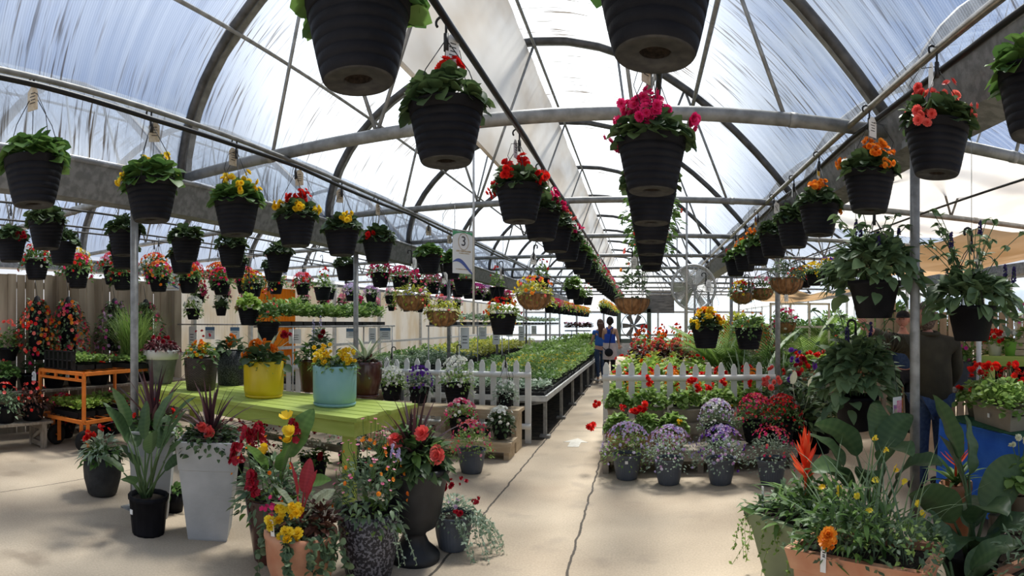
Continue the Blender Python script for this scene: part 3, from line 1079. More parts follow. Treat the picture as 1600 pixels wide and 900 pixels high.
# ================================================================== HANGING BASKETS
def pot_profile(R=0.155, H=0.26, rb=0.098, rings=7):
    pr = [(rb * 0.42, 0.014), (rb * 0.45, 0.004), (rb * 0.9, 0.004), (rb, 0.0), (rb + 0.004, 0.004)]
    r1 = R - 0.012
    for i in range(rings):
        t0, t1 = i / rings, (i + 1) / rings
        za, zb = 0.006 + (H - 0.046) * t0, 0.006 + (H - 0.046) * t1
        ra = rb + 0.004 + (r1 - rb - 0.004) * (t0 ** 0.85)
        rc = rb + 0.004 + (r1 - rb - 0.004) * (t1 ** 0.85)
        pr += [(ra + 0.0035, za + 0.004), (rc + 0.0015, zb - 0.004), (rc - 0.002, zb - 0.001)]
    pr += [(r1 + 0.001, H - 0.04), (R - 0.006, H - 0.038), (R - 0.004, H - 0.008), (R, H - 0.004), (R, H), (R - 0.010, H), (R - 0.014, H - 0.025)]
    return pr


def hanging_pot_mesh(scale=1.0, seg=40, rings=6):
    key = 'hanging_pot_%.2f_%d' % (scale, seg)
    def f(mb):
        R, H = 0.155 * scale, 0.228 * scale
        rb = 0.098 * scale
        pr = pot_profile(R, H, rb, rings)
        mb.lathe(pr[4:], seg, mat=0)
        mb.lathe(pr[:5], seg, mat=2)
        mb.lathe([(0, 0.03), (rb * 0.42, 0.03), (rb * 0.42, 0.014)], 20, mat=1)
        mb.lathe([(R - 0.014, H - 0.03), (0, H - 0.02)], seg, mat=1)
    return layer_mesh(key, f, [M['pot_black'], M['soil'], M['pot_liner']])


def hanger_mesh(length, R=0.15, thick=0.0022, sway=0.0):
    key = 'hanger_%.2f_%.2f_%.3f' % (length, R, thick)
    def f(mb):
        for k in range(3):
            a = 2 * PI * k / 3 + 0.5
            p0 = Vector((R * math.cos(a), R * math.sin(a), 0))
            p1 = Vector((0.012 * math.cos(a), 0.012 * math.sin(a), length - 0.10))
            mid = p0.lerp(p1, 0.5) + Vector((math.cos(a), math.sin(a), 0)) * 0.02
            mb.tube([p0, mid, p1], thick, 5)
        # moulded neck
        mb.tube([(0, 0, length - 0.13), (0, 0, length - 0.06)], 0.011, 8)
        # loose loop of dripper hose
        mb.tube([(0, 0, length - 0.08), (R * 0.5, -R * 0.2, length * 0.72), (R * 0.95, -R * 0.2, length * 0.45), (R * 0.8, 0, 0.10), (R * 0.5, 0, 0.0)], thick * 0.9, 5)
    return layer_mesh(key, f, M['wire'])


def hook_mesh(r=0.022, th=0.0055):
    def f(mb):
        pts = [(0, 0, -0.06), (0, 0, -0.01)] + [(-r + r * math.cos(a), 0, r * math.sin(a)) for a in np.linspace(0, 1.25 * PI, 9)]
        mb.tube(pts, th, 8)
    return layer_mesh('hook_%.3f' % r, f, M['hose'])


def tag_mesh(kind='plain'):
    def f(mb):
        w_, h_ = 0.032, 0.075
        out = [(-w_, 0), (w_, 0), (w_, h_ * 1.25), (w_ * 0.35, h_ * 1.6), (-w_ * 0.35, h_ * 1.6), (-w_, h_ * 1.25)]
        V = [(x, y, z - h_ * 1.6) for y in (-0.0008, 0.0008) for x, z in out]
        n = len(out)
        mb.add(V, [tuple(range(n)), tuple(range(2 * n - 1, n - 1, -1))] + [(i, i + n, (i + 1) % n + n, (i + 1) % n) for i in range(n)], smooth=False)
        if kind == 'picture':
            zt = -h_ * 1.6
            mb.box((0, -0.0014, zt + 0.075), (0.052, 0.0008, 0.040), mat=1)
            mb.box((-0.013, -0.0014, zt + 0.036), (0.025, 0.0008, 0.034), mat=2)
            mb.box((0.013, -0.0014, zt + 0.036), (0.025, 0.0008, 0.034), mat=3)
            mb.box((0, -0.0014, zt + 0.101), (0.045, 0.0008, 0.004), mat=4)
        else:
            for k in range(4):
                mb.box((0.003 * (k % 2), -0.0014, -h_ * 1.1 + k * 0.016), (0.034 - 0.006 * (k % 2), 0.0008, 0.004), mat=4)
    mats = [M['white_paper'] if kind == 'picture' or kind == 'white' else M['tan_card'], M['tag_photo'], M['tag_yellow'], M['tag_orange'], M['ink']]
    return layer_mesh('price_tag_' + kind, f, mats)


M['tag_photo'] = mat('tag_photo_print', (0.08, 0.10, 0.06), 0.4, 0, (0.60, 0.15, 0.18), 120, lo=0.45, hi=0.55)
M['tag_yellow'] = mat('tag_yellow_print', (0.85, 0.62, 0.05), 0.4)
M['tag_orange'] = mat('tag_orange_print', (0.78, 0.36, 0.04), 0.4)


def basket(x, y, z, kind, cols, label, group=None, zhook=None, var=0, scale=1.0, tagk=None, rz=None, far=False, parts=True, **kw):
    """black ringed basket; z is the height of its rim"""
    H = 0.228 * scale
    if rz is None: rz = (var * 1.7 + x * 3 + y) % 6.28
    t = thing('hanging_basket', label, 'hanging basket', (x, y, z - H), rz, group)
    link_mesh('pot', hanging_pot_mesh(scale, 20 if far else 44), t)
    if kind:
        fill(t, H - 0.02, kind, cols, 0.155 * scale, var, far=far, **kw)
    if zhook:
        Lh = round(min(0.55, zhook - z), 2)
        hg = link_mesh('hanger', hanger_mesh(Lh, 0.15 * scale, 0.0022 if not far else 0.003), t, (0, 0, H))
        if not far:
            link_mesh('hook', hook_mesh(), hg, (0, 0, Lh - 0.01), -rz)
            if tagk:
                link_mesh('price_tag', tag_mesh(tagk), t, (0.02, -0.02, H + Lh - 0.06), -rz + 0.4 + (var % 3) * 0.5)
        if zhook - z > 0.56:
            mb = MB(); mb.tube([(0, 0, H + Lh), (0, 0, H + zhook - z)], 0.0022, 5)
            mb.build('cord', M['wire'], t)
    return t


ZR = 2.76


def chord_rho(px, rho):
    """baskets on long cords hang from the chord pipes: the distance of the nearest one along that line of sight"""
    th = (px - PX0) / FPX
    y = rho * math.cos(th)
    k = max(0, round((y - D0 - 0.05) / DS))
    return (D0 + 0.05 + DS * k) / math.cos(th)

CN = {'red': 'red', 'yellow': 'yellow', 'orange': 'orange', 'coral': 'salmon pink', 'hotpink': 'hot pink', 'pink': 'pink', 'magenta': 'magenta', 'white': 'white', 'crimson': 'dark red', 'purple': 'purple', 'lavender': 'lavender', 'mauve': 'mauve'}

# row beside the tan curtain
rowC = [(1.42, 'begonia_green', ['red'], 'black basket with its underside showing, largest beside the tan curtain'),
        (2.16, 'begonia', ['red'], 'black basket of few red begonias with white tag, second beside the curtain'),
        (3.55, 'begonia', ['red'], 'black basket heaped with red begonias, third beside the tan curtain'),
        (4.35, 'begonia', ['hotpink'], 'black basket of dark pink begonias just behind the red one by the curtain'),
        (5.1, 'begonia', ['coral'], 'black basket brimming with salmon pink begonias below the curtain pipe'),
        (5.85, 'begonia', ['hotpink'], 'black basket of hot pink begonias behind the salmon pink one')]
nf = {0: 4, 1: 26, 2: 80, 3: 60, 4: 110, 5: 50}
for i, (y, k, cols, lab) in enumerate(rowC):
    basket(-0.78, y, 2.40 if i else 2.44, k, cols, lab, 'baskets on the pipe beside the curtain', ZR, i, tagk='white' if i in (1, 2) else 'plain', nfl=nf[i])
mixC = [[], ['pink'], ['red', 'white'], ['pink', 'white'], ['hotpink'], ['red'], ['pink'], ['coral'], ['hotpink'], ['red', 'pink'], ['pink'], ['red'], ['hotpink'], ['pink'], ['coral'], ['red'], ['pink']]
for i, cols in enumerate(mixC):
    y = 6.6 + 0.76 * i
    cn = ' and '.join(CN[c] for c in cols) if cols else 'leafy green'
    basket(-0.78, y, 2.39, 'petunia' if cols and i > 1 else 'begonia_green', cols,
           'black basket of %s %s, %s from the near end beside the curtain' % (cn, 'flowers' if cols else 'begonia', ordinal(i + 6) if i + 6 < 20 else 'far'),
           'baskets on the pipe beside the curtain', ZR, i % 4, far=i > 4)

# row over the middle of the aisle
rowD = [(1.42, 'begonia_green', [], 'big black basket seen from below, nearest over the aisle'),
        (2.5, 'begonia', ['hotpink'], 'black basket crowned with hot pink begonias above the aisle'),
        (3.3, 'begonia', ['crimson', 'hotpink'], 'black basket with dark pink begonias directly behind the hot pink one over the aisle'),
        (4.05, 'impatiens', ['red', 'orange'], 'black basket trailing red and orange flowers, third from front over the aisle'),
        (4.8, 'impatiens', ['red'], 'black basket trailing red flowers, fifth from the front over the aisle'),
        (5.55, 'impatiens', ['crimson', 'red'], 'black basket with dark red flowers, sixth over the aisle'),
        (6.3, 'begonia_green', ['red'], 'black basket with one red flower, furthest over the aisle')]
for i, (y, k, cols, lab) in enumerate(rowD):
    lab = lab.replace('third from front', 'fourth from the front')
    basket(0.035 + 0.012 * i, y, 2.33 if i else 2.42, k, cols, lab, 'baskets over the middle of the aisle', ZR, i, tagk='plain', nfl=110 if i == 1 else (14 if i > 2 else 40))

# row along the green table side of the main bay
rowA = [(1.34, 'begonia_green', [], 'black basket of bright green leaves without flowers, nearest the picture edge above the board fence'),
        (2.11, 'begonia_green', ['yellow'], 'black basket with two clumps of yellow begonias, second on the steel pipe'),
        (2.86, 'begonia_green', ['yellow'], 'black basket with pale yellow begonias, third on the steel pipe over the green table'),
        (3.55, 'begonia', ['yellow', 'red'], 'black basket of mixed yellow and red begonias above the yellow pot'),
        (4.25, 'begonia', ['yellow'], 'black basket with a small yellow tuft right of the red and yellow one'),
        (4.95, 'begonia', ['red'], 'black basket of leafy begonia with one red bud, sixth on the steel pipe'),
        (6.3, 'begonia_green', ['red'], 'black basket of pale leafy begonia beside the number sign'),
        (7.1, 'begonia_green', [], 'small looking black basket of plain leaves partly behind the number sign')]
for i, (y, k, cols, lab) in enumerate(rowA):
    basket(-2.5, y, 2.34, k, cols, lab, 'baskets on the pipe along the green table side', ZR, i, tagk='plain', nfl=[0, 50, 40, 90, 26, 6, 8, 0][i])

# row just beyond the left gutter
rowB = [(2.29, [], 'black basket of scalloped green leaves under the left gutter, nearest'), (3.1, [], 'black basket of dark leaves directly above the first gutter post'),
        (3.87, [], 'black basket of dense leaves beyond the gutter, third in its row'), (4.55, [], 'black basket of leaves beyond the gutter below the pale yellow begonias'),
        (5.4, ['red'], 'black basket with reddish shoots beyond the gutter, fifth in its row'), (7.0, [], 'black basket of plain leaves hanging by the second gutter post')]
for i, (y, cols, lab) in enumerate(rowB):
    basket(-4.05, y, 2.36, 'begonia', cols, lab, 'baskets just beyond the left gutter', ZR, i, nfl=4, tagk='plain' if i % 2 else None)
for i in range(12):
    y = 8.1 + 0.78 * i
    c = [['hotpink'], ['hotpink', 'pink'], ['hotpink'], ['pink'], ['magenta'], ['hotpink'], ['magenta'], ['magenta'], ['mauve'], ['pink'], ['magenta'], ['hotpink']][i]
    basket(-4.05, y, 2.33, 'petunia', c, 'black basket of %s petunias, %s past the second post' % (' and '.join(CN[k] for k in c), ordinal(i)),
           'pink petunia baskets beyond the gutter', ZR, i % 4, far=i > 5, leafm='light', fscale=1.9)

# second row beyond the gutter
rowB2 = [(2.45, ['crimson'], 'black basket of dark red begonias cut by the picture edge'), (3.05, ['crimson'], 'black basket of green and dark red leaves tucked below the second hanging row'),
         (3.85, [], 'black basket half hidden behind the first gutter post'), (4.75, ['yellow'], 'black basket with a yellow tuft beyond the first gutter post'),
         (5.75, ['white'], 'black basket with small white flowers beyond the gutter'), (6.6, ['red', 'white'], 'black basket with red and white begonias below the red and yellow one')]
for i, (y, cols, lab) in enumerate(rowB2):
    basket(-5.05, y, 2.36, 'begonia', cols, lab, 'second basket row beyond the left gutter', 2.72, i + 2, nfl=14)

# row above the board fence and the pale wall
rowW = [(2.7, ['red'], 0.82), (3.5, ['red', 'white'], 0.82), (4.1, ['white', 'yellow'], 0.80), (4.75, ['red', 'pink'], 0.80), (5.5, ['red', 'orange', 'white'], 0.84), (6.25, ['red', 'hotpink'], 0.78), (6.9, ['orange', 'red'], 0.80), (7.6, ['hotpink', 'orange'], 0.78), (8.5, ['red', 'yellow'], 0.78), (9.4, ['red', 'pink'], 0.8), (10.4, ['white'], 0.74), (11.4, ['lavender', 'mauve'], 0.74), (12.4, ['mauve'], 0.74), (13.5, ['pink', 'white'], 0.74), (14.7, ['lavender'], 0.74), (16.0, ['mauve', 'red'], 0.74), (17.5, ['pink'], 0.74), (19.0, ['white', 'pink'], 0.74)]
for i, (y, cols, hh) in enumerate(rowW):
    cn = ' and '.join(CN[c] for c in cols[:2])
    basket(-6.45, y, EYE + hh, 'impatiens' if i < 10 else 'petunia', cols, 'black basket of %s flowers high on the wall, %s from the front' % (cn, ordinal(i)),
           'baskets high along the left wall', 2.76, i % 4, far=i > 7, fscale=1.5, scale=1.1 if i < 8 else 1.0)
for i, (y, cols) in enumerate([(3.85, ['red', 'hotpink']), (4.56, ['red', 'crimson']), (5.2, ['orange', 'hotpink']), (5.78, ['orange', 'red']), (6.5, ['hotpink', 'red']), (7.3, ['red', 'yellow'])]):
    basket(-6.0, y, EYE + 0.66, 'impatiens', cols, 'black basket of %s impatiens, lower row over the cart, %s in line' % (' and '.join(CN[c] for c in cols), ordinal(i)),
           'lower impatiens baskets over the cart', 2.74, i % 3, scale=0.95)
# small pots lower on the wall
for i, (y, cols) in enumerate([(6.75, ['hotpink']), (7.35, ['pink']), (8.0, ['red', 'pink']), (9.9, ['pink']), (10.7, ['hotpink']), (11.5, ['pink']), (12.3, ['hotpink']), (13.2, ['pink']), (14.2, ['coral']), (15.2, ['pink']), (16.3, ['red'])]):
    basket(-6.75, y, EYE + 0.50, 'petunia', cols, 'small black pot of %s flowers low on the pale wall, %s in row' % (' and '.join(CN[c] for c in cols), ordinal(i)),
           'small pots hooked low on the pale wall', 2.40, i % 3, scale=0.7, far=True)
basket(-6.45, 6.32, EYE + 0.235, 'petunia', ['white'], 'small black pot of white flowers above the white rimmed planter', None, 2.76, 1, scale=0.78, far=True, leafm='light')
basket(-6.45, 6.98, EYE + 0.28, 'begonia', ['white'], 'small black pot of flat white flowers left of the orange door sheet', None, 2.76, 2, scale=0.68, far=True)
for px, py, rho, kind, cols, lm, lab, hs in [(389, 482, 7.2, 'begonia_green', ['pink'], 'lime', 'black basket of lime green pointed leaves in front of the orange door sheet', 1.5),
                                         (419, 505, 7.0, 'mandevilla', ['coral'], 'mid', 'black basket of upright coral flowered mandevilla above the yellow pot', 1.0),
                                         (504, 449, 9.6, 'mandevilla', ['red'], 'light', 'black basket of bushy red mandevilla above the tall seedling shelf', 0.8),
                                         (724, 437, 9.2, 'mandevilla', ['red'], 'light', 'black basket of upright red flowered mandevilla under the number sign', 1.0),
                                         (777, 449, 10.6, 'mandevilla', ['red'], 'light', 'black basket of leafy mandevilla with black hook beside the pink row', 0.95),
                                         (847, 435, 10.4, 'mandevilla', ['red'], 'light', 'black basket of bushy plant with two red blooms above the coco basket', 0.9),
                                         (895, 449, 11.5, 'begonia_green', ['red'], 'light', 'black basket of round bushy plant right of the two red blooms', 1.6),
                                         (904, 461, 13.8, 'begonia_green', [], 'light', 'black basket mostly hidden behind the round bushy one', 1.2),
                                         (918, 464, 15.5, 'mandevilla', ['red'], 'light', 'small looking black basket of red flowers left of the women', 0.9)]:
    p = P(px, py, chord_rho(px, rho))
    basket(p.x, p.y, p.z, kind, cols, lab, None, 2.79, int(px) % 3, leafm=lm, hscale=hs, nfl=8)
# far flowering rows
for i in range(10):
    c = [['hotpink', 'yellow'], ['hotpink'], ['pink', 'yellow'], ['orange', 'yellow'], ['orange', 'pink'], ['yellow', 'orange'], ['orange'], ['yellow', 'orange'], ['orange'], ['yellow']][i]
    basket(-2.4, 14.6 + 1.1 * i, EYE + 0.50, 'petunia', c, 'black basket of %s flowers, %s of the low far row' % (' and '.join(CN[k] for k in c), ordinal(i)),
           'low flowering row behind the coco baskets', 2.76, i % 3, far=True, leafm='lime', fscale=1.6)
for i in range(7):
    basket(-1.15, 17.5 + 1.2 * i, EYE + 0.53, 'petunia', [['yellow'], ['orange', 'yellow'], ['orange'], ['yellow'], ['orange'], ['orange'], ['yellow']][i],
           'black basket of lime leaves above the two women, %s in its row' % ordinal(i), 'low row above the two women', 2.76, i % 3, far=True, leafm='lime')

# row along the right gutter
rowE = [(1.60, 'begonia_green', ['orange', 'yellow'], 'black basket of orange and yellow begonias cut off at the top right corner'),
        (2.28, 'begonia', ['coral'], 'black basket of big red double begonias with photo price tag, by the first right post'),
        (3.08, 'begonia', ['orange'], 'black basket of orange begonias just left of the first right post'),
        (4.04, 'begonia', ['orange'], 'black basket of orange begonias, fourth along the shiny pipe'),
        (4.75, 'begonia', [], 'black basket of leaves without blooms along the shiny pipe'),
        (5.5, 'begonia', ['orange'], 'black basket with few orange blooms, sixth along the shiny pipe'),
        (6.28, 'begonia_green', ['orange'], 'black basket of orange tipped begonia, seventh along the shiny pipe'),
        (7.05, 'begonia_green', ['orange'], 'black basket of orange begonias, eighth along the shiny pipe'),
        (7.8, 'begonia_green', ['coral'], 'black basket at the far end of the shiny pipe row')]
PM['coral_red'] = PM['coral']  # second key for the same coral petals
for i, (y, k, cols, lab) in enumerate(rowE):
    basket(1.32 if i else 1.36, y, 2.44 if i < 2 else 2.41, k, cols, lab, 'baskets on the shiny pipe', 2.80, i + 1, tagk='picture' if i in (1, 3, 6) else 'white', nfl=[40, 56, 56, 50, 0, 12, 30, 34, 16][i])
for i, (y, cols, lab) in enumerate([(10.4, ['red'], 'black basket of red pansies beyond the right gutter'), (9.9, ['yellow', 'red'], 'black basket of yellow and red pansies beyond the right gutter'), (9.3, ['yellow'], 'black basket of yellow pansies beyond the right gutter'), (8.5, ['yellow', 'purple'], 'black basket of yellow and purple pansies beside the big salvia basket')]):
    basket(2.95, y, 2.40, 'petunia', cols, lab, 'pansy baskets beyond the right gutter', 2.72, i)

# coco fibre baskets and bowls on long wires
M['coco'] = mat('coco_fibre', (0.16, 0.075, 0.030), 0.95, 0, (0.36, 0.19, 0.085), 30, 0.9, 70, stretch=(1, 1, 0.4))


def coco_mesh():
    def f(mb):
        R = 0.18
        pr = [(0, -0.165)] + [(R * math.sin(a) ** 0.8, -0.165 * math.cos(a)) for a in np.linspace(0.15, PI / 2, 9)] + [(R * 0.93, 0.008), (R * 0.9, -0.02), (0, -0.01)]
        mb.lathe(pr, 36, flute=12, fd=0.02)
    return layer_mesh('coco_liner', f, M['coco'])


def coco_cage():
    def f(mb):
        R = 0.186
        for k in range(12):
            a = 2 * PI * k / 12
            mb.tube([(R * math.sin(b_) ** 0.8 * math.cos(a), R * math.sin(b_) ** 0.8 * math.sin(a), -0.172 * math.cos(b_)) for b_ in np.linspace(0.1, PI / 2, 8)], 0.0022, 5)
        mb.tube([(R * math.cos(a), R * math.sin(a), 0) for a in np.linspace(0, 2 * PI, 30)], 0.004, 6)
    return layer_mesh('wire_cage', f, M['coco_wire'])


M['coco_wire'] = mat('green_grey_wire', (0.10, 0.09, 0.07), 0.5)


def coco(px, py, rho, leafm, cols, label, kind='petunia', zt=2.75, var=0, hs=1.0, tagk='white', nfl=None, scale=1.0):
    p = P(px, py, chord_rho(px, rho))
    t = thing('coco_basket', label, 'hanging basket', (p.x, p.y, p.z), var * 0.9, 'coco fibre baskets')
    l = link_mesh('coco_liner', coco_mesh(), t)
    c = link_mesh('wire_cage', coco_cage(), t)
    fill(t, -0.01, kind, cols, 0.17, var, leafm=leafm, hscale=hs, nfl=nfl)
    h = link_mesh('hanger', hanger_mesh(0.5, 0.175, 0.0028), t)
    link_mesh('hook', hook_mesh(0.024, 0.007), h, (0, 0, 0.5))
    if tagk: link_mesh('price_tag', tag_mesh(tagk), t, (0.02, -0.02, 0.44), -var * 0.9)
    mb = MB(); mb.tube([(0, 0, 0.5), (0, 0, zt - p.z)], 0.0022, 5); mb.build('cord', M['wire'], t)
    return t


coco(643, 463, 6.1, 'yellowish', ['coral', 'pink'], 'coco fibre basket of trailing yellow green leaves with pink bloom, left of three', var=1, nfl=8)
coco(692, 487, 6.1, 'yellowish', ['coral'], 'coco fibre basket of golden leaves hanging lowest, by the third gutter post', var=2, nfl=10)
coco(834, 460, 5.8, 'yellowish', ['orange', 'yellow', 'coral'], 'coco fibre basket heaped with orange and yellow blooms', var=3, nfl=46)
coco(988, 467, 5.9, 'grey', ['coral', 'orange'], 'coco fibre basket with tall airy shoots above the far fan', 'mandevilla', var=0, hs=1.25, nfl=8)
coco(1229, 436, 6.9, 'grey', ['white'], 'coco fibre basket of grey foliage behind the second right post', 'bush', var=2, nfl=8)
coco(1190, 452, 8.0, 'mid', ['pink', 'white'], 'coco fibre basket of pink and white flowers left of the grey foliage one', var=1)
coco(1160, 458, 9.0, 'mid', ['red', 'yellow'], 'coco fibre basket of red flowers, furthest of the right hand group', var=3)
coco(1226, 504, 7.6, 'mid', ['hotpink', 'white'], 'coco fibre basket of hot pink impatiens hanging low by the second right post', 'impatiens', var=0)
for px, py, rho, kind, cols, lm, lab, n_ in [(786, 490, 6.8, 'petunia', ['orange', 'red'], 'lime', 'black bowl of orange and red flowers hanging under the coco baskets', 34),
                                        (1103, 510, 6.8, 'begonia', ['yellow', 'orange'], 'dark', 'black bowl of golden yellow begonias hanging over the right picket fence', 170),
                                        (1170, 512, 6.9, 'petunia', ['orange'], 'mid', 'black bowl of trailing plant with one orange bloom, right of the golden begonias', 6)]:
    p = P(px, py, chord_rho(px, rho))
    t = basket(p.x, p.y, p.z, kind, cols, lab, 'black hanging bowls', 2.75, int(px) % 4, tagk='white', leafm=lm, nfl=n_)

# ================================================================== PLANT SHAPES WITH A FORM OF THEIR OWN
def strap(mb, base, az, lean, length, width, curve=0.6, mat=0, seg=6, tint=None, fold=0.25, tip=0.0):
    """one long narrow leaf; lean from upright at the base, bending over by curve radians"""
    V, F = [], []
    p = np.array(base, dtype=float)
    a = lean
    tint = random.random() if tint is None else tint
    ca, sa = math.cos(az), math.sin(az)
    side = np.array([-sa, ca, 0.0])
    st = length / seg
    for i in range(seg + 1):
        t = i / seg
        w_ = width / 2 * (min(1, 0.55 + 1.6 * t) * (1 - t ** 2.6) + tip)
        nrm_ = np.array([-math.cos(a) * ca, -math.cos(a) * sa, math.sin(a)])
        V += [p - side * w_ + nrm_ * w_ * fold, p.copy(), p + side * w_ + nrm_ * w_ * fold]
        d = np.array([math.sin(a) * ca, math.sin(a) * sa, math.cos(a)])
        p = p + d * st
        a += curve / seg
    for i in range(seg):
        k = 3 * i
        F += [(k, k + 3, k + 4, k + 1), (k + 1, k + 4, k + 5, k + 2)]
    mb.add(V, F, mat, tint)


def paddle(mb, base, az, lean, pet, blade, width, droop=0.5, mat=0, tint=None, blade_tilt=0.0, roll=0.0, stem_r=0.009, wave=0.03):
    """stalk and one broad blade with a midrib"""
    tint = random.random() if tint is None else tint
    ca, sa = math.cos(az), math.sin(az)
    p = np.array(base, dtype=float)
    pts = [tuple(p)]
    a = lean
    for i in range(4):
        p = p + np.array([math.sin(a) * ca, math.sin(a) * sa, math.cos(a)]) * pet / 4
        a += 0.06
        pts.append(tuple(p))
    mb.tube(pts, [stem_r, stem_r * 0.9, stem_r * 0.8, stem_r * 0.65, stem_r * 0.5], 6, mat, True, 0.9)
    a += blade_tilt
    n, m = 20, 3
    V, F = [], []
    side0 = np.array([-sa, ca, 0.0])
    for i in range(n + 1):
        t = i / n
        d = np.array([math.sin(a) * ca, math.sin(a) * sa, math.cos(a)])
        nr = np.array([-math.cos(a) * ca, -math.cos(a) * sa, math.sin(a)])
        sd = side0 * math.cos(roll) + nr * math.sin(roll)
        nr2 = nr * math.cos(roll) - side0 * math.sin(roll)
        w_ = width / 2 * max(0.03, math.sin(PI * min(1, t ** 0.8)) ** 0.6)
        for j in range(-m, m + 1):
            u = j / m
            V.append(p + sd * w_ * u + nr2 * (abs(u) * w_ * 0.28 + wave * math.sin(t * 17 + u * 2) * u * u * width))
        p = p + d * blade / n
        a += droop / n
    k = 2 * m + 1
    for i in range(n):
        for j in range(2 * m):
            q = i * k + j
            F.append((q, q + k, q + k + 1, q + 1))
    ti = np.tile([0.0, 0.35, 0.2, 1.0, 0.2, 0.35, 0.0], n + 1) * 0.35 + tint * 0.5 + np.repeat((np.arange(n + 1) % 2) * 0.22, k)
    mb.add(V, F, mat, np.clip(ti, 0, 1))


def frond(mb, base, az, lean, length, curve, leaf=0.28, n=26, mat=0, wid=1.0, stem=0.006):
    """palm frond: curved rib with leaflets either side"""
    p = np.array(base, dtype=float)
    a = lean
    ca, sa = math.cos(az), math.sin(az)
    pts, dirs = [], []
    for i in range(n):
        d = np.array([math.sin(a) * ca, math.sin(a) * sa, math.cos(a)])
        pts.append(p.copy()); dirs.append(d)
        p = p + d * length / n
        a += curve / n
    mb.tube([tuple(q) for q in pts[::3] + [pts[-1]]], stem, 5, mat, False, 0.9)
    pos, dr, sc = [], [], []
    side = np.array([-sa, ca, 0.0])
    for i in range(int(n * 0.22), n):
        t = i / n
        for s in (-1, 1):
            pos.append(pts[i]); dr.append(dirs[i] * 0.75 + side * s * (1.0 - 0.4 * t) + np.array([0, 0, 0.12]))
            L = leaf * (0.45 + 0.9 * math.sin(PI * min(1, t * 0.9)))
            sc.append((L, L * 1.5 * wid, L))
    mb.scatter(T['needle'], pos, dr, np.array(sc), 0.0, mat, 0.3 + 0.6 * np.random.rand(len(pos)))


def trail(mb, rs, base, n, L, leaf, mat=0, tmpl='small', spread=0.05, out=None):
    """stems hanging down from a rim point with small leaves"""
    for _ in range(n):
        p = np.array(base, dtype=float) + rs.randn(3) * spread * np.array([1, 1, 0.2])
        d = np.array([*(out if out is not None else rs.randn(2) * 0.5), -0.2])
        pts = [p.copy()]
        ll = L * (0.5 + rs.rand())
        for i in range(7):
            d = d + np.array([rs.randn() * 0.12, rs.randn() * 0.12, -0.28])
            p = p + d / np.linalg.norm(d) * ll / 7
            pts.append(p.copy())
        mb.tube([tuple(q) for q in pts], 0.0015, 4, mat, False, 0.8)
        q = np.repeat(np.array(pts), 3, 0)
        mb.scatter(T[tmpl], q, rs.randn(len(q), 3) * 0.8 + np.array([0, 0, -0.2]), leaf * (0.7 + 0.5 * rs.rand(len(q))), rs.randn(len(q)), mat, rs.rand(len(q)))


def cordyline(parent, z, n=26, L=0.42, width=0.028, m='purple', seed=1, spread=1.0):
    random.seed(seed)
    mb = MB()
    for i in range(n):
        t = i / n
        strap(mb, (random.uniform(-.01, .01), random.uniform(-.01, .01), 0), i * 2.4, (0.06 + 1.0 * t ** 1.3) * spread, L * random.uniform(0.75, 1.1), width, 0.15 + 0.75 * t)
    mb.build('spiky_leaves', LM[m], parent, (0, 0, z))


def soil(parent, r, z, sx=1.0, sy=1.0, square=None):
    mb = MB()
    if square: mb.box((0, 0, -0.01), (square[0], square[1], 0.02))
    else: mb.lathe([(r, -0.02), (r, 0), (0, 0.012)], 28, sx=sx, sy=sy)
    return mb.build('soil', M['soil'], parent, (0, 0, z))


def round_pot(name, label, cat, loc, prof, m, seg=48, rz=0.0, group=None, saucer=None, flute=0, fd=0.0, sx=1.0, sy=1.0, soil_z=None):
    """prof: outer profile from the base up; a wall thickness and soil are added"""
    t = thing(name, label, cat, loc, rz, group)
    mb = MB()
    R, H = prof[-1]
    th = 0.014
    inner = [(R - th, H), (R - th - 0.004, H - 0.05)]
    mb.lathe([(0, 0.0)] + list(prof) + inner, seg, flute=flute, fd=fd, sx=sx, sy=sy)
    mb.build('pot', m, t)
    soil(t, R - th, H - 0.035, sx, sy)
    if saucer:
        mb = MB(); r = saucer
        mb.lathe([(0, -0.001), (r * 0.93, -0.001), (r, 0.008), (r * 1.02, 0.028), (r * 0.985, 0.030), (r * 0.95, 0.012), (0, 0.012)], seg)
        mb.build('saucer', m, t)
    return t, H


def leafy(parent, z, lm, n, R, H, L, tmpl='oval', drop=0.0, seed=0, name='foliage', wide=1.0, extra=None, xy=(0, 0), edge=0.5):
    rs = np.random.RandomState(seed); np.random.seed(seed)
    mb = MB(); leaves(mb, rs, n, R, H, L, tmpl, drop, wide=wide, edge=edge)
    if extra: extra(mb, rs)
    return mb.build(name, LM[lm], parent, (xy[0], xy[1], z))


def bloomy(parent, z, c, n, R, H, S, tmpl='five', drop=0.0, seed=0, clump=0, stem=0.0, stemmat='mid', xy=(0, 0), edge=0.6, name='blossoms'):
    rs = np.random.RandomState(seed + 77); np.random.seed(seed)
    mb = MB(); blooms(mb, rs, n, R, H, S, tmpl, drop, clump=clump, stem=stem, stemmat=1, edge=edge)
    return mb.build(name, [PM[c], LM[stemmat]], parent, (xy[0], xy[1], z))


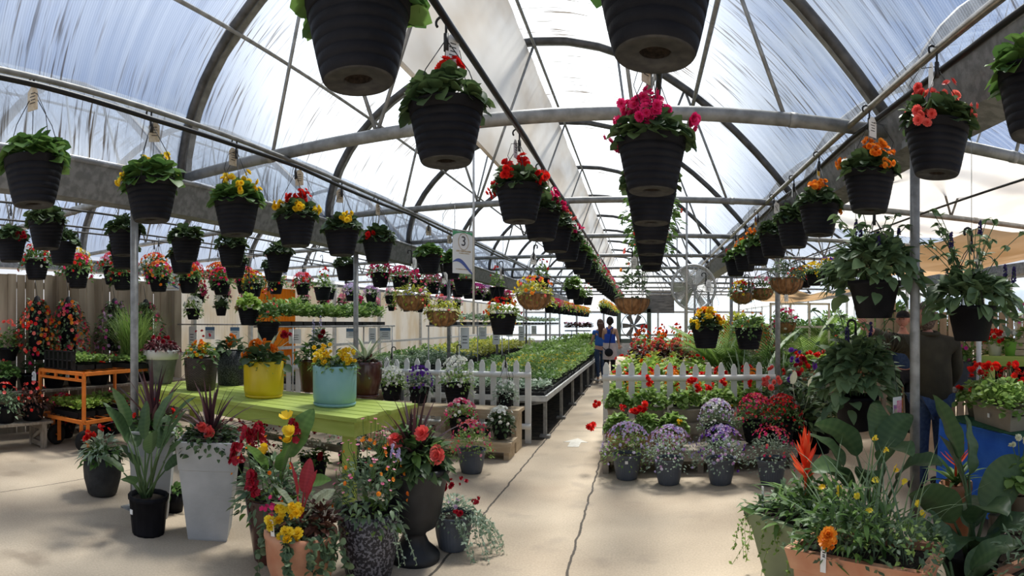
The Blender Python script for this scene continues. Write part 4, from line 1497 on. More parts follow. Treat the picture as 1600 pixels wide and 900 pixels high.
def blooms_at(parent, pts, c, S, tmpl='rose', seed=0, up=0.6, per=1, spread=0.02, name='blossoms', stem_to=None, facing=(0, -1)):
    """blooms at given places (local), facing outwards and up"""
    rs = np.random.RandomState(seed)
    mb = MB()
    p = np.repeat(np.array(pts, dtype=float), per, 0)
    p = p + rs.randn(*p.shape) * spread * (per > 1)
    d = np.tile(np.array([facing[0] * 0.6, facing[1] * 0.6, up]), (len(p), 1)) + rs.randn(len(p), 3) * 0.35
    mb.scatter(T[tmpl], p, d, S * (0.8 + 0.4 * rs.rand(len(p))), rs.rand(len(p)) * 6, 0, rs.rand(len(p)))
    if stem_to is not None:
        for q in pts:
            b_ = np.array(stem_to, dtype=float)
            mid = (np.array(q) + b_) / 2 + np.array([0, 0, 0.03])
            mb.tube([tuple(b_), tuple(mid), tuple(q)], 0.0028, 5, 1, False, 0.7)
    return mb.build(name, [PM[c], LM['mid']], parent)


def spikes(parent, z, c, places, h, r, S=0.016, n=40, seed=0, name='flower_spikes', tmpl='five'):
    """upright flower spikes at xy places"""
    rs = np.random.RandomState(seed)
    mb = MB()
    for (x, y, zz) in places:
        t = rs.rand(n)
        a = rs.rand(n) * 2 * PI
        rr = r * (1 - 0.7 * t)
        p = np.stack([x + rr * np.cos(a), y + rr * np.sin(a), zz + h * t], 1)
        d = np.stack([np.cos(a), np.sin(a), np.full(n, 0.4)], 1)
        mb.scatter(T[tmpl], p, d, S * (0.7 + 0.6 * rs.rand(n)), 0.0, 0, rs.rand(n))
        mb.tube([(x * 0.6, y * 0.6, 0), (x, y, zz), (x, y, zz + h)], 0.003, 5, 1, False, 0.6)
    return mb.build(name, [PM[c], LM['mid']], parent, (0, 0, z))


# ================================================================== GREEN TABLE
M['lime'] = mat('lime_green_paint', (0.33, 0.42, 0.07), 0.5, 0, (0.44, 0.53, 0.13), 3, 0.15, 25, stretch=(0.6, 5, 5), lo=0.3, hi=0.7)
TZ = 0.75
TT = thing('green_table', 'long lime green painted plank table carrying the glazed pots', 'table', (-3.82, 4.66, 0), -0.107)
TL, TW = 3.36, 1.02
mb = MB()
npk = 6
for k in range(npk):
    w_ = TW / npk
    off = [0.0, 0.02, -0.015, 0.03, 0.0, 0.02][k]
    mb.box((off, -TW / 2 + w_ * (k + 0.5), TZ - 0.018), (TL - abs(off), w_ - 0.016, 0.036))
mb.build('tabletop', M['lime'], TT)
mb = MB()
for s in (-1, 1):
    mb.box((0, s * (TW / 2 - 0.06), TZ - 0.036 - 0.065), (TL - 0.10, 0.035, 0.13))
    mb.box((s * (TL / 2 - 0.07), 0, TZ - 0.036 - 0.065), (0.035, TW - 0.16, 0.13))
mb.build('apron', M['lime'], TT)
for sx in (-1, 1):
    for sy in (-1, 1):
        mb = MB()
        mb.box((sx * (TL / 2 - 0.15), sy * (TW / 2 - 0.12), (TZ - 0.04) / 2), (0.095, 0.075, TZ - 0.04))
        mb.box((sx * (TL / 2 - 0.15) + 0.012 * sx, sy * (TW / 2 - 0.088), (TZ - 0.17) / 2), (0.12, 0.02, TZ - 0.17))
        mb.build('leg', M['lime'], TT)
mb = MB(); mb.box((-0.2, 0.15, 0.30), (2.6, 0.09, 0.05)); mb.build('stretcher', M['grey_wood'], TT)


def on_table(px, py, z=TZ):
    return G(px, py, z)


# pots on the table
M['grey_stone'] = mat('grey_stone_pot', (0.13, 0.135, 0.125), 0.8, 0, (0.20, 0.205, 0.19), 8, 0.2, 60)
M['white_band'] = mat('off_white_glaze', (0.60, 0.60, 0.56), 0.5)
M['yellow_glaze'] = mat('yellow_glaze', (0.66, 0.46, 0.012), 0.35, spec=0.5)
M['blue_glaze'] = mat('pale_blue_glaze', (0.22, 0.42, 0.43), 0.4, 0, (0.26, 0.47, 0.47), 5, spec=0.5)
M['maroon'] = mat('maroon_glaze', (0.040, 0.010, 0.008), 0.22, 0, (0.085, 0.022, 0.016), 3, spec=0.6)
M['crackle'] = mat('dark_crackled_pot', (0.010, 0.012, 0.014), 0.5, 0, (0.085, 0.095, 0.10), 90, 0.8, 90, lo=0.48, hi=0.54)

p = on_table(252, 599)
t = thing('planter', 'grey stone planter with broad off white rim on the green table', 'planter', p)
mb = MB(); mb.lathe([(0, 0), (0.125, 0), (0.14, 0.02), (0.205, 0.315)], 48); mb.build('pot', M['grey_stone'], t)
mb = MB(); mb.lathe([(0.205, 0.312), (0.226, 0.316), (0.233, 0.425), (0.228, 0.43), (0.21, 0.43), (0.205, 0.39)], 48); mb.build('rim_band', M['white_band'], t)
soil(t, 0.21, 0.40)
leafy(t, 0.40, 'wine', 420, 0.26, 0.17, 0.055, 'oval', 0.02, 3)
bloomy(t, 0.40, 'crimson', 16, 0.2, 0.18, 0.05, 'head', seed=3)

M['wicker'] = None
def wicker_mat():
    m, nt, b = base_mat('dark_woven_wicker')
    geo = N(nt, 'ShaderNodeTexCoord')
    br = N(nt, 'ShaderNodeTexBrick')
    br.inputs['Scale'].default_value = 1.0
    br.inputs['Color1'].default_value = (0.055, 0.032, 0.024, 1); br.inputs['Color2'].default_value = (0.10, 0.065, 0.05, 1)
    br.inputs['Mortar'].default_value = (0.006, 0.004, 0.004, 1)
    br.inputs['Mortar Size'].default_value = 0.003; br.inputs['Brick Width'].default_value = 0.036; br.inputs['Row Height'].default_value = 0.013
    sp = N(nt, 'ShaderNodeSeparateXYZ'); nt.links.new(geo.outputs['Object'], sp.inputs[0])
    an = N(nt, 'ShaderNodeMath', operation='ADD'); nt.links.new(sp.outputs['X'], an.inputs[0]); nt.links.new(sp.outputs['Y'], an.inputs[1])
    cb = N(nt, 'ShaderNodeCombineXYZ'); nt.links.new(an.outputs[0], cb.inputs[0]); nt.links.new(sp.outputs['Z'], cb.inputs[1])
    nt.links.new(cb.outputs[0], br.inputs['Vector'])
    nt.links.new(br.outputs['Color'], b.inputs['Base Color'])
    bp = N(nt, 'ShaderNodeBump'); bp.inputs['Strength'].default_value = 0.9; bp.inputs['Distance'].default_value = 0.006
    nt.links.new(br.outputs['Fac'], bp.inputs['Height']); bp.invert = True
    nt.links.new(bp.outputs['Normal'], b.inputs['Normal'])
    b.inputs['Roughness'].default_value = 0.6
    return m


M['wicker'] = wicker_mat()
p = on_table(314, 609)
t = thing('wicker_planter', 'dark brown woven wicker planter with orange and yellow blooms on the green table', 'planter', p, 0.5)
mb = MB()
def squircle(r, z, n=40, e=3.2):
    return [(r * math.copysign(abs(math.cos(a)) ** (2 / e), math.cos(a)), r * math.copysign(abs(math.sin(a)) ** (2 / e), math.sin(a)), z) for a in np.linspace(0, 2 * PI, n, endpoint=False)]
V, F = [], []
rows = [(0.145, 0), (0.155, 0.01), (0.175, 0.18), (0.182, 0.36), (0.182, 0.372), (0.168, 0.372), (0.165, 0.33)]
for r, z in rows: V += squircle(r, z)
for i in range(len(rows) - 1):
    for k in range(40): F.append((i * 40 + k, i * 40 + (k + 1) % 40, (i + 1) * 40 + (k + 1) % 40, (i + 1) * 40 + k))
F.append(tuple(range(39, -1, -1)))
mb.add(V, F); mb.build('basket', M['wicker'], t)
soil(t, 0.15, 0.345)
leafy(t, 0.34, 'mid', 160, 0.22, 0.22, 0.07, 'oval', 0.10, 5)
bloomy(t, 0.34, 'orange', 16, 0.15, 0.18, 0.048, 'head', seed=2, edge=0.4); bloomy(t, 0.34, 'yellow', 16, 0.19, 0.16, 0.045, 'head', seed=9)
bloomy(t, 0.34, 'crimson', 6, 0.18, 0.28, 0.04, 'head', seed=12)

p = on_table(361, 601)
t, H = round_pot('planter', 'dark crackle textured planter behind the wicker one on the green table', 'planter', p, [(0.155, 0), (0.165, 0.01), (0.175, 0.2), (0.18, 0.43)], M['crackle'])
leafy(t, H - 0.03, 'dark', 90, 0.22, 0.20, 0.10, 'oval', 0.02, 6)
bloomy(t, H - 0.03, 'orange', 8, 0.07, 0.20, 0.06, 'head', seed=4, edge=0.3)

p = on_table(412, 620)
t, H = round_pot('planter', 'bright yellow glazed cylinder pot with saucer and orange begonias on the green table', 'planter', p, [(0.165, 0.014), (0.195, 0.022), (0.208, 0.08), (0.212, 0.37), (0.208, 0.378)], M['yellow_glaze'], saucer=0.195)
leafy(t, H - 0.03, 'dark', 90, 0.24, 0.20, 0.10, 'round', 0.06, 8)
leafy(t, H - 0.03, 'light', 150, 0.25, 0.09, 0.035, 'small', 0.14, 9, name='trailing_foliage')
bloomy(t, H - 0.02, 'orange', 60, 0.19, 0.16, 0.052, 'rose', seed=5, clump=9, edge=0.5)
mb = MB()
random.seed(5)
for i in range(5): strap(mb, (-0.03, 0.08, 0), 1.2 + i * 1.5, 0.35 + 0.1 * i, 0.42, 0.045, 0.35)
mb.build('striped_leaves', LM['vari'], t, (0, 0, H - 0.02))
blooms_at(t, [(0.22, 0.10, H + 0.27)], 'crimson', 0.075, 'head', 3, per=4, spread=0.02, stem_to=(0.05, 0.05, H), name='geranium_head')

p = on_table(523, 633)
t, H = round_pot('planter', 'large pale blue glazed cylinder pot with saucer and yellow flowers on the green table', 'planter', p, [(0.165, 0.014), (0.192, 0.024), (0.204, 0.08), (0.207, 0.365), (0.202, 0.374)], M['blue_glaze'], saucer=0.198)
leafy(t, H - 0.03, 'light', 200, 0.235, 0.13, 0.05, 'oval', 0.07, 10)
leafy(t, H - 0.03, 'dark', 50, 0.20, 0.17, 0.08, 'oval', 0.02, 11, name='dark_foliage')
blooms_at(t, [(-0.10, -0.05, H + 0.14), (0.13, -0.03, H + 0.13), (0.0, -0.14, H + 0.06), (0.19, -0.06, H + 0.07), (-0.12, -0.10, H + 0.08)], 'yellow', 0.042, 'head', 4, per=16, spread=0.032)

p = on_table(486, 612)
t, H = round_pot('planter', 'dark maroon pot behind the blue pot holding a red geranium and pale spikes', 'planter', p, [(0.10, 0), (0.11, 0.01), (0.145, 0.34), (0.15, 0.35)], M['maroon'])
leafy(t, H - 0.03, 'mid', 150, 0.20, 0.24, 0.08, 'oval', 0.04, 12)
leafy(t, H + 0.12, 'grey', 110, 0.14, 0.26, 0.07, 'oval', 0.0, 13, name='upright_foliage', xy=(0.10, 0.03))
spikes(t, H, 'lavender', [(0.02, 0.02, 0.30), (0.10, 0.04, 0.34), (0.05, -0.02, 0.22)], 0.16, 0.02, 0.014, 30, 4)
blooms_at(t, [(0.16, 0.0, H + 0.27)], 'crimson', 0.075, 'head', 5, per=4, spread=0.022, stem_to=(0.05, 0, H), name='geranium_head')

p = on_table(572, 620)
t, H = round_pot('planter', 'glossy maroon pot with saucer and striped arching leaves, right end of green table', 'planter', p, [(0.11, 0.014), (0.125, 0.03), (0.165, 0.20), (0.172, 0.34), (0.165, 0.37)], M['maroon'], saucer=0.135)
mb = MB(); random.seed(8)
for i in range(22): strap(mb, (0, 0, 0), i * 2.4, 0.35 + 0.045 * i, 0.36, 0.040, 0.55)
mb.build('striped_leaves', LM['vari'], t, (0, 0, H - 0.02))
leafy(t, H - 0.03, 'bronze', 60, 0.15, 0.10, 0.07, 'oval', 0.05, 14)
leafy(t, H - 0.06, 'silver', 50, 0.19, 0.08, 0.05, 'heart', 0.12, 15, name='ivy')

# ================================================================== FLOOR PLANTERS, LEFT FOREGROUND
M['cement'] = mat('pale_grey_cement', (0.38, 0.39, 0.39), 0.7, 0, (0.46, 0.47, 0.47), 5, 0.1, 40)
M['charcoal'] = mat('charcoal_clay', (0.018, 0.019, 0.020), 0.65, 0, (0.040, 0.042, 0.043), 7, 0.9, 22)
M['resin'] = mat('dark_resin', (0.014, 0.015, 0.018), 0.5, 0, (0.024, 0.026, 0.030), 10)
M['slate_rib'] = mat('dark_slate_plastic', (0.075, 0.088, 0.110), 0.5, 0, (0.10, 0.115, 0.14), 6)

p = G(160, 772)
t, H = round_pot('planter', 'rough charcoal egg shaped planter at the far left of the floor pots', 'planter', p, [(0.105, 0), (0.13, 0.02), (0.165, 0.15), (0.172, 0.24), (0.160, 0.36)], M['charcoal'])
leafy(t, H - 0.03, 'silver', 120, 0.23, 0.20, 0.07, 'lance', 0.05, 21)
leafy(t, H - 0.03, 'mid', 110, 0.20, 0.12, 0.07, 'oval', 0.10, 22, name='green_foliage')
bloomy(t, H + 0.0, 'red', 14, 0.18, 0.20, 0.055, 'rose', seed=21, clump=4)
leafy(t, H - 0.03, 'vari', 40, 0.2, 0.22, 0.09, 'oval', 0.02, 23, name='variegated_foliage')


def square_planter(label, p, top, bot, h, rz, m, band=0.18):
    t = thing('planter', label, 'planter', p, rz)
    mb = MB()
    def ring(s, z): return [(-s, -s, z), (s, -s, z), (s, s, z), (-s, s, z)]
    def loft(rws):
        V, F = [], []
        for s, z in rws: V += ring(s, z)
        for i in range(len(rws) - 1):
            for k in range(4): F.append((i * 4 + k, i * 4 + (k + 1) % 4, (i + 1) * 4 + (k + 1) % 4, (i + 1) * 4 + k))
        return V, F
    hb = h * (1 - band * 1.6)
    sb = bot + (top - bot) * (hb / h)
    V, F = loft([(0.001, 0), (bot, 0), (bot + 0.004, 0.012), (sb, hb)]); mb.add(V, F, smooth=False)
    mb.build('pot', m, t)
    mb = MB()
    V, F = loft([(sb, hb - 0.001), (sb + 0.005, hb + 0.004), (top, h - 0.004), (top - 0.003, h), (top - 0.016, h), (top - 0.02, h - 0.06)]); mb.add(V, F, smooth=False)
    mb.build('rim_band', m, t)
    soil(t, 0, h - 0.045, square=(top * 2 - 0.034, top * 2 - 0.034))
    return t, h


p = G(221, 806)
t, H = square_planter('tall pale grey tapered square planter partly hidden behind the bird of paradise', p + Vector((0, 0.12, 0)), 0.185, 0.125, 0.68, 0.75, M['cement'])
cordyline(t, H - 0.03, 34, 0.56, 0.034, seed=3)
leafy(t, H - 0.03, 'mid', 200, 0.25, 0.16, 0.06, 'oval', 0.08, 31)
bloomy(t, H - 0.04, 'red', 10, 0.2, 0.16, 0.06, 'rose', seed=31, clump=3)
p = G(307, 842)
t, H = square_planter('tall pale grey tapered square planter with dark spiky plant, in full view', p + Vector((0, 0.14, 0)), 0.215, 0.135, 0.70, 0.62, M['cement'])
cordyline(t, H - 0.03, 40, 0.44, 0.030, seed=4)
leafy(t, H - 0.04, 'dark', 420, 0.29, 0.14, 0.045, 'heart', 0.10, 33)
blooms_at(t, [(-0.04, -0.13, H + 0.07), (0.03, -0.16, H + 0.06)], 'coral', 0.085, 'rose', 5, per=2, spread=0.01)

# bird of paradise in a nursery pot
p = G(232, 832)
t, H = round_pot('nursery_pot', 'black nursery pot with a big leaved bird of paradise plant', 'potted plant', p, [(0.115, 0), (0.118, 0.02), (0.138, 0.24), (0.146, 0.245), (0.148, 0.28)], M['pot_black'], flute=14, fd=0.02)
mb = MB(); random.seed(11)
spec = [(2.9, 0.42, 0.52, 0.34, 0.105), (3.4, 0.30, 0.62, 0.36, 0.11), (0.2, 0.30, 0.60, 0.36, 0.10), (0.5, 0.18, 0.70, 0.36, 0.10), (4.5, 0.16, 0.58, 0.34, 0.13), (1.4, 0.12, 0.66, 0.36, 0.11), (3.0, 0.62, 0.34, 0.30, 0.10),
        (5.6, 0.30, 0.52, 0.32, 0.10), (2.4, 0.14, 0.56, 0.34, 0.10), (6.1, 0.45, 0.48, 0.30, 0.09), (3.8, 0.55, 0.30, 0.26, 0.09), (0.9, 0.5, 0.34, 0.28, 0.08), (5.0, 0.6, 0.22, 0.22, 0.08), (4.2, 0.10, 0.72, 0.34, 0.11), (2.0, 0.35, 0.50, 0.32, 0.10)]
for az, ln, pt, bl, wd in spec:
    paddle(mb, (random.uniform(-.04, .04), random.uniform(-.04, .04), 0), az, ln * 1.1, pt * 0.74, bl * 0.92, wd * 1.3, random.uniform(0.1, 0.6), roll=random.uniform(-0.9, 0.9), stem_r=0.010, wave=0.02)
mb.build('paddle_leaves', LM['banana'], t, (0, 0, H - 0.03))
mb = MB(); mb.box((-0.03, -0.135, 0.17), (0.028, 0.004, 0.034)); mb.build('price_label', M['white_paper'], t)

# small dark pot showing between the square planters
p = G(272, 798)
t, H = round_pot('nursery_pot', 'small black nursery pot peeping out between the two square planters', 'potted plant', p, [(0.07, 0), (0.09, 0.16)], M['pot_black'])
leafy(t, H - 0.03, 'mid', 60, 0.12, 0.10, 0.06, 'oval', 0.02, 35)

# maroon pot with snapdragons
p = G(410, 882)
t, H = round_pot('planter', 'tall dark maroon glazed pot of crimson snapdragons and yellow canna', 'planter', p + Vector((0, 0.1, 0)), [(0.105, 0), (0.115, 0.01), (0.155, 0.26), (0.175, 0.40), (0.172, 0.41)], M['maroon'])
leafy(t, H - 0.03, 'grey', 380, 0.28, 0.30, 0.055, 'lance', 0.12, 41, wide=1.5)
leafy(t, H - 0.05, 'light', 60, 0.24, 0.08, 0.05, 'heart', 0.16, 42, name='trailing_foliage')
spikes(t, H, 'crimson', [(-0.16, -0.06, 0.30), (-0.10, -0.02, 0.34), (-0.26, -0.05, 0.18), (0.0, -0.20, 0.06), (0.10, 0.10, 0.36)], 0.12, 0.04, 0.05, 26, 6)
bloomy(t, H, 'orange', 14, 0.28, 0.30, 0.028, 'trumpet', seed=41)
mb = MB(); random.seed(12)
for az, ln, pt, bl, wd in [(1.2, 0.22, 0.26, 0.36, 0.17), (0.2, 0.9, 0.14, 0.26, 0.13), (4.2, 0.3, 0.2, 0.22, 0.10), (3.0, 0.9, 0.12, 0.24, 0.11), (5.6, 0.35, 0.22, 0.26, 0.12)]:
    paddle(mb, (0.06, -0.02, 0), az, ln, pt, bl, wd, 0.3, roll=0.5)
mb.build('canna_leaves', LM['mid'], t, (0, 0, H))
blooms_at(t, [(0.02, -0.08, H + 0.33), (0.14, -0.02, H + 0.48), (0.17, -0.02, H + 0.42), (0.16, -0.03, H + 0.38)], 'yellow', 0.10, 'trumpet', 2, per=2, spread=0.012, stem_to=(0.06, -0.02, H + 0.05), name='canna_blossoms')

# terracotta pot, nearest
p = G(470, 918)
t, H = round_pot('planter', 'terracotta pot of yellow flowers and red rubber plant, nearest floor pot', 'planter', p, [(0.135, 0), (0.15, 0.01), (0.195, 0.14), (0.208, 0.28), (0.215, 0.31), (0.212, 0.335), (0.2, 0.34)], M['terracotta'])
leafy(t, H - 0.03, 'grey', 240, 0.20, 0.16, 0.045, 'oval', 0.06, 51, xy=(-0.06, 0))
leafy(t, H - 0.03, 'bronze', 110, 0.13, 0.20, 0.06, 'oval', 0.02, 52, name='dark_foliage', xy=(0.10, 0.05))
mb = MB(); random.seed(13)
for az, ln, pt, bl, wd in [(1.5, 0.05, 0.20, 0.20, 0.085), (0.3, 0.10, 0.17, 0.19, 0.07), (2.8, 0.10, 0.18, 0.20, 0.075)]:
    paddle(mb, (0.0, 0.0, 0), az, ln, pt, bl, wd, 0.05, roll=0.7, tint=0.9)
mb.build('red_rubber_leaves', leaf_mat('red_rubber_leaf', (0.16, 0.012, 0.02), (0.42, 0.04, 0.05), 0.25), t, (0, 0, H))
mb = MB()
for az, ln, pt, bl, wd in [(3.1, 0.55, 0.10, 0.20, 0.10), (0.1, 0.5, 0.12, 0.20, 0.10), (4.4, 0.6, 0.10, 0.17, 0.09), (1.2, 0.7, 0.1, 0.2, 0.1)]:
    paddle(mb, (0.0, 0.0, 0), az, ln, pt, bl, wd, 0.3, roll=0.3)
mb.build('variegated_leaves', LM['vari'], t, (0, 0, H + 0.02))
blooms_at(t, [(-0.03, -0.12, H + 0.14), (0.05, -0.12, H + 0.16), (-0.06, -0.17, H + 0.06), (0.03, -0.18, H + 0.045), (0.08, -0.17, H + 0.035)], 'yellow', 0.052, 'head', 3, per=6, spread=0.018)
blooms_at(t, [(-0.18, -0.08, H + 0.10), (-0.15, -0.05, H + 0.15), (-0.2, -0.02, H + 0.08), (-0.12, -0.10, H + 0.13)], 'hotpink', 0.03, 'five', 3, per=3, spread=0.02, name='pink_blossoms')
rs = np.random.RandomState(4); mb = MB()
for a in (3.7, 4.9, 5.6, 5.9, 6.2, 0.1): trail(mb, rs, (0.20 * math.cos(a), 0.20 * math.sin(a), 0.01), 2, 0.20, 0.040, tmpl='round', spread=0.012, out=(0.35 * math.cos(a), 0.35 * math.sin(a)))
mb.build('trailing_ivy', LM['grey'], t, (0, 0, H))
mb = MB(); mb.box((0, 0, 0.035), (0.026, 0.003, 0.12)); mb.lathe([(0, 0.1), (0.013, 0.095)], 12, sy=0.12)
lb = mb.build('plant_marker', M['white_paper'], t, (-0.055, -0.19, H - 0.005)); lb.rotation_euler = (0.1, -0.08, 0)
mb = MB()
for k, zz in enumerate((0.075, 0.066, 0.05, 0.042, 0.034)): mb.box((0.002, -0.002, zz), (0.012, 0.0006, 0.005 - 0.001 * (k % 2)))
mb.build('lettering', M['ink'], lb)

# tall mottled pot
p = G(566, 905)
t, H = round_pot('planter', 'slate grey mottled egg planter beside the black urn', 'planter', p + Vector((0, 0.08, 0)), [(0.125, 0), (0.14, 0.01), (0.175, 0.17), (0.188, 0.31), (0.185, 0.38), (0.178, 0.39)], mat('mottled_slate_glaze', (0.022, 0.022, 0.028), 0.5, 0, (0.17, 0.17, 0.20), 60, 0.3, 60, lo=0.50, hi=0.56))
leafy(t, H - 0.03, 'grey', 520, 0.25, 0.36, 0.05, 'lance', 0.08, 61, wide=1.5)
leafy(t, H - 0.04, 'light', 90, 0.20, 0.10, 0.045, 'oval', 0.08, 62, name='green_foliage')
bloomy(t, H, 'orange', 30, 0.24, 0.34, 0.030, 'trumpet', seed=61)
spikes(t, H, 'lavender', [(0.14, 0.05, 0.32), (0.18, 0.04, 0.30)], 0.08, 0.014, 0.016, 26, 7)
bloomy(t, H, 'pink', 60, 0.20, 0.42, 0.022, 'five', seed=62, stem=0.1, edge=0.4, name='pink_blossoms')
rs = np.random.RandomState(5); mb = MB()
for a in (5.9, 6.2, 0.2): trail(mb, rs, (0.17 * math.cos(a), 0.17 * math.sin(a), 0), 2, 0.22, 0.02, spread=0.01, out=(0.5, -0.1))
mb.build('trailing_foliage', LM['silver'], t, (0, 0, H))

# black urn
p = G(647, 872)
t, H = round_pot('urn', 'big black footed urn with red hibiscus and dark spiky leaves', 'planter', p, [(0.165, 0), (0.168, 0.03), (0.155, 0.05), (0.10, 0.10), (0.075, 0.155), (0.085, 0.18), (0.14, 0.215), (0.175, 0.30), (0.20, 0.45), (0.225, 0.56), (0.238, 0.575), (0.238, 0.60), (0.226, 0.605)], M['resin'])
leafy(t, H - 0.03, 'dark', 210, 0.26, 0.24, 0.105, 'oval', 0.06, 71)
leafy(t, H - 0.01, 'mid', 130, 0.23, 0.29, 0.095, 'oval', 0.04, 72, name='bright_foliage')
cordyline(t, H - 0.02, 26, 0.52, 0.030, seed=7, spread=0.8)
blooms_at(t, [(0.10, -0.12, H + 0.24), (0.20, -0.10, H + 0.10), (-0.06, -0.15, H + 0.18)], 'coral', 0.095, 'rose', 2, per=2, spread=0.008)

# ribbed pot of trailing euphorbia
p = G(708, 856)
def ribbed_pot(label, p, r=0.14, h=0.235, group=None, m='slate_rib'):
    t = thing('ribbed_pot', label, 'flower pot', p, 0, group)
    mb = MB()
    mb.lathe([(0, 0), (r * 0.62, 0), (r * 0.68, 0.008), (r * 0.80, h * 0.35), (r * 0.90, h * 0.78)], 96, flute=32, fd=0.018)
    mb.lathe([(r * 0.92, h * 0.78), (r * 0.96, h * 0.80), (r * 0.98, h * 0.95), (r, h * 0.97), (r, h), (r * 0.92, h), (r * 0.9, h * 0.85)], 48)
    mb.build('pot', M[m], t)
    soil(t, r * 0.9, h - 0.03)
    return t, h


t, H = ribbed_pot('dark ribbed pot of crimson flowers trailing variegated leaves beside the urn', p)
leafy(t, H - 0.02, 'silver', 460, 0.19, 0.14, 0.028, 'small', 0.10, 81)
rs = np.random.RandomState(6); mb = MB()
for a in (5.3, 5.8, 6.1, 0.3, 0.7): trail(mb, rs, (0.14 * math.cos(a), 0.14 * math.sin(a), 0), 5, 0.27, 0.028, spread=0.02, out=(0.5 * math.cos(a) + 0.3, 0.5 * math.sin(a)))
mb.build('trailing_foliage', LM['silver'], t, (0, 0, H))
bloomy(t, H, 'crimson', 40, 0.19, 0.18, 0.032, 'head', seed=81, clump=4)
bloomy(t, H, 'mauve', 8, 0.17, 0.06, 0.035, 'trumpet', seed=83, drop=0.05, name='pink_blossoms')

# plants under and behind the table
p = G(481, 755)
t, H = round_pot('nursery_pot', 'dark plastic pot of white and crimson flowers under the green table', 'potted plant', p + Vector((0, 0.1, 0)), [(0.10, 0), (0.13, 0.20), (0.135, 0.22)], M['pot_black'])
leafy(t, H - 0.03, 'mid', 150, 0.17, 0.12, 0.045, 'oval', 0.06, 91)
bloomy(t, H, 'white', 60, 0.17, 0.14, 0.022, 'five', seed=91); bloomy(t, H, 'crimson', 12, 0.16, 0.18, 0.045, 'head', seed=92, clump=3)
for px, py, c, lm, lab, s, hh in [(408, 742, 'crimson', 'grey', 'dark pot of purplish foliage with tiny blooms in shade under the green table', 92, 0.34), (362, 748, 'crimson', 'grey', 'dark pot of dusky foliage behind the pale square planter', 94, 0.30),
                             (578, 752, 'pink', 'grey', 'black pot of airy pink flowers behind the green table leg', 95, 0.38), (545, 722, 'pink', 'grey', 'black pot of airy pink flowers at the back under the green table', 96, 0.36)]:
    p = G(px, py)
    t, H = round_pot('nursery_pot', lab, 'potted plant', p, [(0.10, 0), (0.13, 0.18), (0.135, 0.20)], M['pot_black'])
    leafy(t, H - 0.03, lm, 260, 0.26, hh, 0.038, 'oval', 0.06, s)
    bloomy(t, H, c, 90, 0.27, hh, 0.026, 'five', seed=s)

# ================================================================== ALONG THE BOARD FENCE
def slat_bench(label, x, y0, y1, z, depth, name='plank_bench'):
    t = thing(name, label, 'bench', (x, (y0 + y1) / 2, 0))
    L = y1 - y0
    mb = MB()
    for k in range(3):
        mb.box(((k - 1) * depth / 3, 0, z - 0.015), (depth / 3 - 0.012, L, 0.03))
    mb.build('seat_planks', M['grey_wood'], t)
    for yy in (-L / 2 + 0.12, L / 2 - 0.12):
        mb = MB()
        for s in (-1, 1): mb.box((s * depth * 0.4, yy, (z - 0.03) / 2), (0.045, 0.07, z - 0.03))
        mb.box((0, yy, 0.05), (depth * 0.9, 0.04, 0.06)); mb.box((0, yy, z - 0.07), (depth * 0.9, 0.04, 0.07))
        mb.bar((-depth * 0.38, yy, 0.08), (depth * 0.38, yy, z - 0.09), 0.03, 0.04)
        mb.build('trestle', M['grey_wood'], t)
    return t


slat_bench('long weathered plank bench against the board fence holding flower bowls', -6.66, 2.2, 6.2, 0.64, 0.40)
slat_bench('low weathered plank bench in front at the far left edge', -6.12, 1.9, 3.46, 0.33, 0.36)


def bowl(label, loc, kind, cols, lm=None, R=0.17, H=0.19, var=0, nfl=None, hs=1.0, group=None, m='pot_black', tagit=False, fs=1.0):
    t = thing('flower_bowl', label, 'flower pot', loc, var, group)
    mb = MB(); mb.lathe([(0, 0), (R * 0.62, 0), (R * 0.68, 0.01), (R * 0.95, H - 0.02), (R, H - 0.018), (R, H), (R - 0.012, H), (R - 0.02, H - 0.04), (0, H - 0.03)], 36)
    mb.build('pot', M[m], t)
    fill(t, H - 0.02, kind, cols, R, var, leafm=lm, nfl=nfl, hscale=hs, fscale=fs)
    if tagit:
        o = link_mesh('price_tag', tag_mesh('white'), t, (0.06, -0.17, H + 0.05), -var + 0.6)
    return t


for i, (y, kind, cols, lm, nf_, hs, d) in enumerate([
        (3.15, 'begonia', ['coral'], 'mid', 8, 1.3, 'black bowl of tall stems and coral blooms at the near end of the fence bench'),
        (3.52, 'mandevilla', ['hotpink'], 'dark', 10, 0.7, 'black bowl with big hot pink mandevilla flowers on the fence bench'),
        (3.89, 'begonia_green', ['coral'], 'grey', 8, 1.6, 'black bowl of dusty green leaves with white price tag on the fence bench'),
        (4.26, 'begonia', ['red'], 'dark', 14, 1.5, 'black bowl of dark leaves behind the black plastic tray'),
        (4.63, 'begonia', ['red', 'coral'], 'dark', 16, 1.5, 'black bowl of red flowers behind the orange cart'),
        (5.0, 'mandevilla', ['coral'], 'grey', 10, 0.8, 'black bowl of pale stems between grass and fence'),
        (5.6, 'petunia', ['coral'], 'mid', 20, 1.0, 'black bowl of loose coral flowers at the far end of the fence bench')]):
    bowl(d, (-6.66, y, 0.64), kind, cols, lm, 0.17, 0.20, i, nf_, hs, 'flower bowls on the fence bench', tagit=i in (1, 2))
for i, (y, d) in enumerate([(2.88, 'black bowl of wide pointed leaves and red blooms on the low bench'), (3.26, 'black bowl of dark red impatiens at the cart end of the low bench')]):
    bowl(d, (-6.12, y, 0.33), 'impatiens', ['red', 'coral'], 'grey' if i == 0 else 'bronze', 0.17, 0.19, i, 26, 1.3, 'flower bowls on the low bench')
